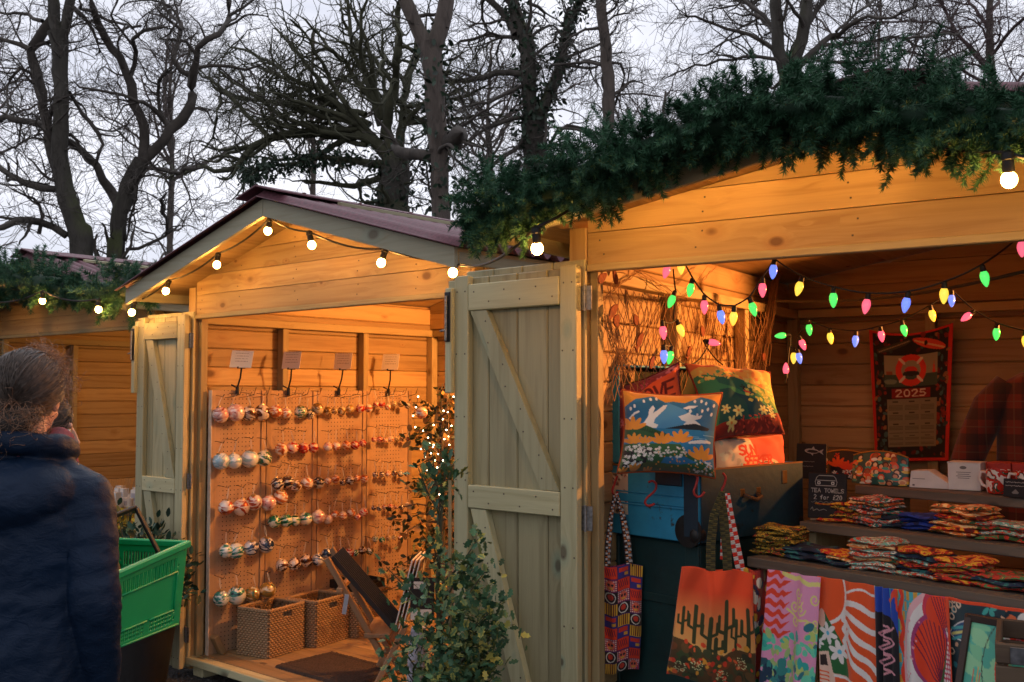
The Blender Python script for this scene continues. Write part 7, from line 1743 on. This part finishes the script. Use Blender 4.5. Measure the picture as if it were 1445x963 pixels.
def person(label, loc, yaw, headyaw, headpitch, Hh, coatc, trousers, hairc, arms, group=None, hood=True, scarf=None, frizz=1.0):
    """facing local +Y; arms = [(shoulder, elbow, wrist, palm normal)] in local metres for a 1.70 m figure"""
    s = Hh / 1.70; root = tag(empty('person', loc, yaw), label, 'person', group); root.scale = (s, s, s)
    HM = Matrix.Rotation(headyaw, 3, 'Z') @ Matrix.Rotation(headpitch, 3, 'X'); piv = Vector((0, .0, 1.47))
    def hp(x, y, z): return piv + HM @ Vector((x, y, z))
    b = MB()
    # trunk, legs
    b.ell((0, 0, .96), (.165, .115, .14), None, 18, 12).ell((0, 0, 1.12), (.14, .10, .17), None, 18, 12).ell((0, .0, 1.28), (.165, .105, .16), None, 18, 12)
    b.cap((-.12, 0, 1.33), (.12, 0, 1.33), .05, .05).cap((0, -.012, 1.36), tuple(hp(0, -.012, .055)), .062, .054)
    for sg in (-1, 1):
        b.cap((sg * .085, 0, .92), (sg * .095, .01, .50), .088, .055).cap((sg * .095, .01, .50), (sg * .10, -.02, .10), .057, .036).cap((sg * .10, -.03, .06), (sg * .11, .13, .035), .036, .03)
    for sh, el, wr, pn in arms: b.cap(Vector(sh) + Vector((-.015 if sh[0] > 0 else .015, 0, -.02)), el, .040, .036).cap(el, wr, .038, .026)
    # head
    for c, r in (((0, -.008, .135), (.074, .094, .088)), ((0, .022, .085), (.062, .074, .085)), ((0, .055, .04), (.036, .036, .036)), ((0, .03, .055), (.054, .052, .048))): b.ell(hp(*c), r, HM, 22, 16)
    b.cap(hp(0, .095, .115), hp(0, .115, .075), .010, .0135, 10); b.ell(hp(-.009, .106, .072), (.009, .010, .007), HM, 8, 6).ell(hp(.009, .106, .072), (.009, .010, .007), HM, 8, 6)
    b.cap(hp(-.036, .083, .132), hp(.036, .083, .132), .012, .012, 8)
    b.cap(hp(-.019, .094, .043), hp(.019, .094, .043), .0075, .0075, 8).cap(hp(-.016, .092, .030), hp(.016, .092, .030), .0085, .0085, 8)
    for sg in (-1, 1): b.ell(hp(sg * .034, .075, .075), (.020, .018, .018), HM, 10, 8); b.ell(hp(sg * .076, -.005, .10), (.010, .020, .031), HM, 10, 8)
    body = b.build('body', SKIN, root); bake_remesh(body, .0055, 5)
    hb_ = MB()
    for sh, el, wr, pn in arms: hand_tubes(hb_, wr, Vector(wr) - Vector(el), pn, .55)
    ho = hb_.build('tmp_hands', SKIN); bake_remesh(ho, .0038, 2)
    bm = bmesh.new(); bm.from_mesh(body.data); bm.from_mesh(ho.data); bm.to_mesh(body.data); bm.free(); bpy.data.objects.remove(ho)
    body.data.polygons.foreach_set('use_smooth', np.ones(len(body.data.polygons), bool))
    for sg in (-1, 1):                                       # eyes, brows
        MB().ell(hp(sg * .031, .081, .112), (.0125, .010, .0105), HM, 12, 8).build('eye', flat('eye_white', (.75, .72, .7), .2), root, 'all'); MB().ell(hp(sg * .031, .0895, .112), (.0058, .003, .0058), HM, 10, 6).build('iris', flat('iris', (.05, .04, .03), .2), root, 'all')
    # coat
    m = MB(); rings = [(.60, .205, .17), (.75, .20, .165), (.95, .195, .158), (1.08, .186, .148), (1.2, .194, .152), (1.27, .203, .148), (1.325, .195, .125), (1.385, .14, .105), (1.435, .085, .08), (1.455, .07, .072)]; ns = 40; vs, fs = [], []
    for z, wx, wy in rings:
        for k in range(ns): a = 2 * math.pi * k / ns; ca, sa = math.cos(a), math.sin(a); vs.append((wx * math.copysign(abs(ca) ** .85, ca), wy * math.copysign(abs(sa) ** .85, sa), z))
    for i in range(len(rings) - 1):
        for k in range(ns): k2 = (k + 1) % ns; fs.append((i * ns + k, i * ns + k2, (i + 1) * ns + k2, (i + 1) * ns + k))
    fs += [tuple(range(ns))[::-1], tuple(range((len(rings) - 1) * ns, len(rings) * ns))]; m.add(vs, fs)
    for sh, el, wr, pn in arms:
        e = Vector(el); w = Vector(wr); cuff = e.lerp(w, .93); m.cap(sh, el, .070, .062, 18).cap(el, tuple(cuff), .062, .048, 18); m.cap(Vector((sh[0] * .5, sh[1], 1.365)), sh, .062, .068, 16)
    if hood:
        for k in range(16):                                   # rolled edge of the lowered hood round the neck
            f = lambda q: (.112 * math.cos(R(q)), -.012 + .098 * math.sin(R(q)), 1.445 - .022 * math.sin(R(q)))
            a0 = 215 - 25 * 0 + 0; a, a2 = 140 + 260 * k / 16, 140 + 260 * (k + 1) / 16
            m.cap(f(a), f(a2), .031, .031, 12)
        Mh = Matrix.Rotation(R(28), 3, 'X')
        m.ell((0, -.075, 1.335), (.178, .122, .090), Mh, 28, 18)
    coat = m.build('coat', coatc, root); bake_remesh(coat, .0078, 3); wrinkle(coat, .0055, (4, 4, 8)); wrinkle(coat, .0032, (10, 10, 19), .25)
    # trousers, shoes
    tr_ = MB()
    for sg in (-1, 1): tr_.cap((sg * .088, 0, .93), (sg * .098, .01, .5), .105, .074).cap((sg * .098, .01, .5), (sg * .10, -.02, .12), .074, .062)
    tr_.ell((0, 0, .95), (.18, .13, .12)); to = tr_.build('trousers', trousers, root); bake_remesh(to, .012, 4)
    sh_ = MB()
    for sg in (-1, 1): sh_.ell((sg * .105, .05, .05), (.05, .14, .052)); sh_.ell((sg * .102, -.03, .08), (.05, .065, .08))
    so2 = sh_.build('shoes', RUBBER, root); bake_remesh(so2, .01, 3)
    if scarf:
        sc = MB(); sc.tube([(.085 * math.cos(a), .01 + .085 * math.sin(a), 1.455 + .012 * math.sin(2 * a)) for a in np.linspace(0, 6.3, 26)], .032, 12).tube([(.05, .09, 1.45), (.06, .13, 1.36), (.05, .14, 1.22)], [.03, .035, .03], 10)
        so3 = sc.build('scarf', scarf, root); bake_remesh(so3, .008, 4); wrinkle(so3, .005, (14, 14, 14))
    # hair
    cap_ = MB(); cap_.ell(hp(0, -.018, .142), (.088, .102, .095), HM, 26, 18); cap_.ell(hp(0, -.062, .075), (.066, .050, .062), HM, 20, 14); cap_.ell(hp(0, -.098, .030), (.052, .036, .040), HM, 16, 12)
    ho_ = cap_.build('hair_base', hairc[0], root); bake_remesh(ho_, .006, 6)
    g = np.random.default_rng(int(Hh * 1000)); St = []
    def ellp(v, rad): return v * np.array([.091, .105, .098]) * rad
    nap = unit(np.array([0, -.86, -.62]))
    n = 3000; K = 12; az = g.uniform(-2.0, 2.0, n); el_ = g.uniform(-.1, 1.2, n); st = unit(np.stack([np.sin(az) * np.cos(el_), np.cos(az) * np.cos(el_) * .75 + .12, np.sin(el_)], 1)); P = np.empty((n, K, 3))
    side = g.normal(size=n) * .22; rr = 1.0 + np.abs(g.normal(size=n)) * .035; ph = g.uniform(0, 6.28, n)
    for k in range(K):
        q = k / (K - 1) * .96; v = unit(st * (1 - q) + nap * q + np.array([1, 0, 0]) * (side * math.sin(q * 3.1) * .5)[:, None])
        P[:, k] = ellp(v, 1.0) * (rr + .03 * np.sin(q * 9 + ph) * q)[:, None] + np.array([0, -.018, .142])
    keep = ~((P[:, 0, 1] > .050) & (P[:, 0, 2] < .165))
    St.append((P[keep], .0015))
    n = int(900 * frizz) + 1; K = 11; P = np.empty((n, K, 3)); az = np.where(g.random(n) < .7, g.uniform(.1, 1.7, n), g.uniform(-1.7, .4, n)); el_ = g.uniform(-.15, 1.35, n); v = unit(np.stack([np.sin(az) * np.cos(el_), np.cos(az) * np.cos(el_), np.sin(el_)], 1)); P[:, 0] = ellp(v, .98) + np.array([0, -.018, .142])
    d = unit(v * .55 + g.normal(size=(n, 3)) * .55 + np.array([.1, -.25, .15])); ln = g.uniform(.03, .095, n); cu = unit(g.normal(size=(n, 3)))
    for k in range(1, K): d = unit(d + np.cross(cu, d) * .42 + g.normal(size=(n, 3)) * .16 + np.array([0, 0, -.03])); P[:, k] = P[:, k - 1] + d * (ln / (K - 1))[:, None]
    St.append((P, .0007))
    n = int(620 * frizz) + 1; P = np.empty((n, K, 3)); P[:, 0] = np.array([0, -.085, .04]) + g.normal(size=(n, 3)) * np.array([.034, .018, .022]); d = unit(g.normal(size=(n, 3)) * np.array([1.0, .35, .6]) + np.array([0, -.6, -.35])); ln = g.uniform(.05, .13, n); cu = unit(g.normal(size=(n, 3)))
    for k in range(1, K): d = unit(d + np.cross(cu, d) * .45 + g.normal(size=(n, 3)) * .12 + np.array([0, .03, -.05])); P[:, k] = P[:, k - 1] + d * (ln / (K - 1))[:, None]
    St.append((P, .0008))
    VV, QQ, off = [], [], 0; M3 = np.array(HM)
    for j, (P, r) in enumerate(St):
        W = P @ M3.T + np.array(piv); Rr = np.full(W.shape[:2], r) * np.linspace(1, .5, W.shape[1])[None]; V, Q = tubes(W, Rr, 3); VV.append(V); QQ.append(Q + off); off += len(V)
    a = mesh_np('hair_strands', np.concatenate(VV[:1]), QQ[0], hairc[1], root, 'all'); mesh_np('curls', np.concatenate(VV[1:]), np.concatenate(QQ[1:]) - len(VV[0]), hairc[2], root, 'all')
    return root
NAVY = fabric('navy_coat', (.0058, .018, .046), .52); BURG = fabric('burgundy_coat', (.075, .012, .016), .7); JEAN = fabric('dark_trousers', (.016, .018, .026), .8); GREYS = fabric('grey_pink_scarf', (.26, .24, .30), .9, 120); PINKS = fabric('rose_scarf', (.22, .07, .09), .9, 120)
HB = flat('hair_dark', (.030, .021, .016), .7, 0, .4, 160, .4); HS = flat('hair_mid', (.088, .062, .048), .45, 0, .5, 90); HC_ = flat('hair_light', (.27, .16, .10), .5, 0, .4, 90)
wp = at(38, 555, 2.85)
person('curly brown haired person seen from behind in a navy hooded coat', (wp.x, 2.85, 0), R(-4), R(6), R(-6), 1.705, NAVY, JEAN, (HB, HS, HC_),
       [((.178, -.005, 1.315), (.228, -.05, 1.04), (.215, .02, .80), (-1, 0, 0)), ((-.178, -.005, 1.315), (-.26, -.02, 1.08), (-.20, .13, .90), (1, 0, 0))], scarf=PINKS)
bp_ = at(60, 555, 3.30)
person('person in burgundy coat and grey scarf behind the navy coat, green basket on arm', (-1.515, 3.30, 0), R(-66), R(0), R(-8), 1.60, BURG, JEAN, (HB, HS, HS),
       [((.185, -.005, 1.365), (.215, .20, 1.085), (-.03, .17, 1.31), (-.3, -1, .2)), ((-.185, -.005, 1.365), (-.25, -.04, 1.08), (-.22, .02, .84), (1, 0, 0))], hood=False, scarf=GREYS, frizz=.02)

# ---------------------------------------------------------------- green shopping basket
GRN = flat('green_plastic', (.006, .42, .13), .38, 0, .06, 12)
by_ = math.atan2(.97, .24); bs = at(156, 822, 2.96)
t = tag(empty('shopping_basket', (bs.x, bs.y, .862)), 'bright green plastic shopping basket with black handles, carried between the two people', 'shopping basket')
Ld, Wd_, hB = .40, .27, .215; ux = np.array([.24, .97, .0]); ux /= np.linalg.norm(ux); uy = np.array([-ux[1], ux[0], 0])
def bpnt(x, y, z):
    tp = 1 + .10 * (z / hB - 1); cx_, cy_ = Ld / 2, Wd_ / 2; q = ux * (cx_ + (x - cx_) * tp) + uy * (cy_ + (y - cy_) * tp); return Vector((q[0], q[1], z + .10 * (x - .02) * (z / hB)))
def bwall(name, a, b, slots):
    """wall from local (x,y) a to b, with slot openings and a raised frame"""
    nx_, nz_ = 96, 60; L_ = math.hypot(b[0] - a[0], b[1] - a[1]); V, keep = [], []
    for j in range(nz_):
        for i in range(nx_):
            s_, z = i / (nx_ - 1), j / (nz_ - 1); V.append(bpnt(a[0] + (b[0] - a[0]) * s_, a[1] + (b[1] - a[1]) * s_, z * hB))
    Q = []
    for j in range(nz_ - 1):
        for i in range(nx_ - 1):
            s_, z = (i + .5) / (nx_ - 1), (j + .5) / (nz_ - 1); hole = False
            if slots:
                ph = (s_ * L_ / .0105) % 1
                if .70 < z < .88 and .14 < s_ < .86 and ph > .45: hole = True
                if .06 < z < .20 and (.14 < s_ < .46 or .54 < s_ < .86) and ph > .45 and (z * 20) % 1 > .25: hole = True
                if .10 < z < .78 and (.885 < s_ < .905) and (z * 7) % 1 > .3: hole = True
            if not hole: Q.append((j * nx_ + i, j * nx_ + i + 1, (j + 1) * nx_ + i + 1, (j + 1) * nx_ + i))
    o_ = mesh_np(name, np.array([list(v) for v in V]), np.array(Q), GRN, t, 'all'); m_ = o_.modifiers.new('t', 'SOLIDIFY'); m_.thickness = .0035; m_.offset = -1
    f = MB()
    def L2(s_, z, off=.0): 
        p = bpnt(a[0] + (b[0] - a[0]) * s_, a[1] + (b[1] - a[1]) * s_, z * hB); n_ = np.array([b[1] - a[1], -(b[0] - a[0])]) / L_; q = ux * n_[0] + uy * n_[1]; return p + Vector(q * off)
    for (s0, z0_, s1, z1_) in ((.12, .22, .12, .70), (.88, .22, .88, .70), (.12, .70, .88, .70), (.12, .22, .48, .22), (.52, .22, .88, .22), (.03, .02, .97, .02)):
        f.tube([L2(s0 + (s1 - s0) * q, z0_ + (z1_ - z0_) * q, .002) for q in np.linspace(0, 1, 6)], .0035, 6)
    f.build('rib', GRN, t, 'all')
C4 = [(0, 0), (Ld, 0), (Ld, Wd_), (0, Wd_)]
for k in range(4): bwall('side', C4[k], C4[(k + 1) % 4], True)
rim = MB(); ring = []
for k in range(4):
    for q in range(12): a, b = C4[k], C4[(k + 1) % 4]; ring.append(bpnt(a[0] + (b[0] - a[0]) * q / 12, a[1] + (b[1] - a[1]) * q / 12, hB))
ring.append(ring[0])
for p, q in zip([ring[0], ring[12], ring[24], ring[36]], [ring[12], ring[24], ring[36], ring[0]]): rim.bar(p + (p - q) * .018, q + (q - p) * .018, .020, .022, ch=.004, tint=.5)
rim.build('rim', GRN, t)
bb = MB(); bb.add([bpnt(x, y, .004) for x, y in C4] + [bpnt(x, y, .0005) for x, y in C4], [(0, 1, 2, 3), (7, 6, 5, 4)]); bb.build('base', GRN, t)
for yy in (.035, Wd_ - .035):
    h_ = MB(); p = [bpnt(.30, yy, hB - .01), bpnt(.235, yy + (Wd_ / 2 - yy) * .5, hB + .135), bpnt(.10, yy + (Wd_ / 2 - yy) * .6, hB + .135), bpnt(.09, yy, hB - .01)]
    for a, b in zip(p[:-1], p[1:]): h_.bar(a, b, .010, .018, tuple(ux), ch=.003)
    h_.build('handle', RUBBER, t)
# ---------------------------------------------------------------- camera, sky, light
cam = bpy.data.cameras.new('camera'); co = bpy.data.objects.new('camera', cam); COL.objects.link(co)
cam.sensor_width = 36; cam.lens = 36 * F / 1445; cam.clip_end = 600; cam.clip_start = 0.05
co.location = EYE; co.rotation_euler = (R(90) + PITCH, 0, 0)
cam.dof.use_dof = True; cam.dof.focus_distance = 3.7; cam.dof.aperture_fstop = 13
scene.camera = co
wd = bpy.data.worlds.new('World'); scene.world = wd; wd.use_nodes = True
nt = wd.node_tree; nt.nodes.clear()
o_ = nt.nodes.new('ShaderNodeOutputWorld'); bg = nt.nodes.new('ShaderNodeBackground')
sky = nt.nodes.new('ShaderNodeTexSky'); sky.sky_type = 'NISHITA'; sky.sun_disc = False
sky.sun_elevation = R(8); sky.sun_rotation = R(200)
tc = nt.nodes.new('ShaderNodeTexCoord'); mp = nt.nodes.new('ShaderNodeMapping'); mp.inputs['Scale'].default_value = (1.6, 1.6, 5.0)
nz = nt.nodes.new('ShaderNodeTexNoise'); nz.inputs['Scale'].default_value = 2.2; nz.inputs['Detail'].default_value = 5; nz.inputs['Roughness'].default_value = .55; nz.inputs['Distortion'].default_value = .4
cr = nt.nodes.new('ShaderNodeValToRGB'); cr.color_ramp.elements[0].position = .34; cr.color_ramp.elements[1].position = .68
cr.color_ramp.elements[0].color = (7.4, 7.7, 9.0, 1); cr.color_ramp.elements[1].color = (11.4, 11.4, 12.3, 1)
mx = nt.nodes.new('ShaderNodeMix'); mx.data_type = 'RGBA'; mx.inputs['Factor'].default_value = .93
L = nt.links.new
L(tc.outputs['Generated'], mp.inputs[0]); L(mp.outputs[0], nz.inputs['Vector']); L(nz.outputs['Fac'], cr.inputs[0])
L(sky.outputs[0], mx.inputs[6]); L(cr.outputs[0], mx.inputs[7]); sx_ = nt.nodes.new('ShaderNodeSeparateXYZ'); L(tc.outputs['Generated'], sx_.inputs[0])
mr = nt.nodes.new('ShaderNodeMapRange'); mr.inputs[1].default_value = -.55; mr.inputs[2].default_value = .65; mr.inputs[3].default_value = .66; mr.inputs[4].default_value = 1.05; L(sx_.outputs[1], mr.inputs[0])
vm = nt.nodes.new('ShaderNodeVectorMath'); vm.operation = 'SCALE'; L(mx.outputs[2], vm.inputs[0]); L(mr.outputs[0], vm.inputs['Scale']); L(vm.outputs[0], bg.inputs[0]); bg.inputs[1].default_value = .10
L(bg.outputs[0], o_.inputs[0])
sl = bpy.data.lights.new('sun', 'SUN'); sl.energy = .5; sl.angle = R(60); sl.color = (.95, .97, 1.0)
so = bpy.data.objects.new('sun', sl); COL.objects.link(so); so.rotation_euler = (R(-35), 0, R(15))
scene.view_settings.view_transform = 'Standard'; scene.view_settings.look = 'None'
scene.view_settings.exposure = 0; scene.view_settings.gamma = 1; scene.view_settings.use_curve_mapping = False
c = scene.cycles; c.use_denoising = True; c.max_bounces = 6; c.diffuse_bounces = 4; c.glossy_bounces = 3; c.transmission_bounces = 4
c.sample_clamp_indirect = 6; c.use_light_tree = True; c.caustics_reflective = False; c.caustics_refractive = False
# ---------------------------------------------------------------- ground
def ground_mat():
    t = NT('wet_gravel'); o = t.obj()
    v = t.n('ShaderNodeTexVoronoi'); v.inputs['Scale'].default_value = 55; t.l(o, v.inputs['Vector'])
    f = t.noise(o, 2.0, 4)
    c = t.ramp(v.outputs['Color'], [(0.1, (.018, .020, .024)), (.6, (.05, .052, .058)), (.92, (.11, .11, .115))])
    c = t.mix(t.math('MULTIPLY', f, .5), c, (.022, .022, .024))
    t.set(Base_Color=c, Roughness=.7); t.bump(v.outputs['Distance'], .9, .02)
    return t.m
g = MB(); g.add([(-150, -60, 0), (150, -60, 0), (150, 260, 0), (-150, 260, 0)], [(0, 1, 2, 3)]); tag(g.build('ground', ground_mat()), kind='structure')
n = 5200; P = np.stack([rng.uniform(-3.4, .6, n), rng.uniform(3.2, 7.0, n), np.zeros(n)], 1)
S = rng.uniform(.004, .013, n) * (1 + 1.2 * (rng.random(n) > .96))
oct_v = np.array([(1, 0, 0), (-1, 0, 0), (0, 1, 0), (0, -1, 0), (0, 0, .8), (0, 0, -.8)]); oct_f = np.array([(0, 2, 4), (2, 1, 4), (1, 3, 4), (3, 0, 4), (2, 0, 5), (1, 2, 5), (3, 1, 5), (0, 3, 5)])
V = P[:, None, :] + oct_v[None] * S[:, None, None] * rng.uniform(.6, 1.3, (n, 6, 1)); T = (np.arange(n) * 6)[:, None, None] + oct_f[None]
def stone_mat():
    t = NT('loose_stones'); tn = t.attr('tint', 'Fac')
    t.set(Base_Color=t.ramp(tn, [(0, (.02, .022, .026)), (.75, (.06, .062, .07)), (.93, (.13, .125, .12)), (1, (.32, .29, .26))]), Roughness=.65); return t.m
tag(mesh_np('gravel', V.reshape(-1, 3), T.reshape(-1, 3), stone_mat(), None, False, {'tint': ('FLOAT', np.repeat(rng.random(n), 6))}), 'dark wet gravel scattered in front of the huts', 'gravel', kind='stuff')
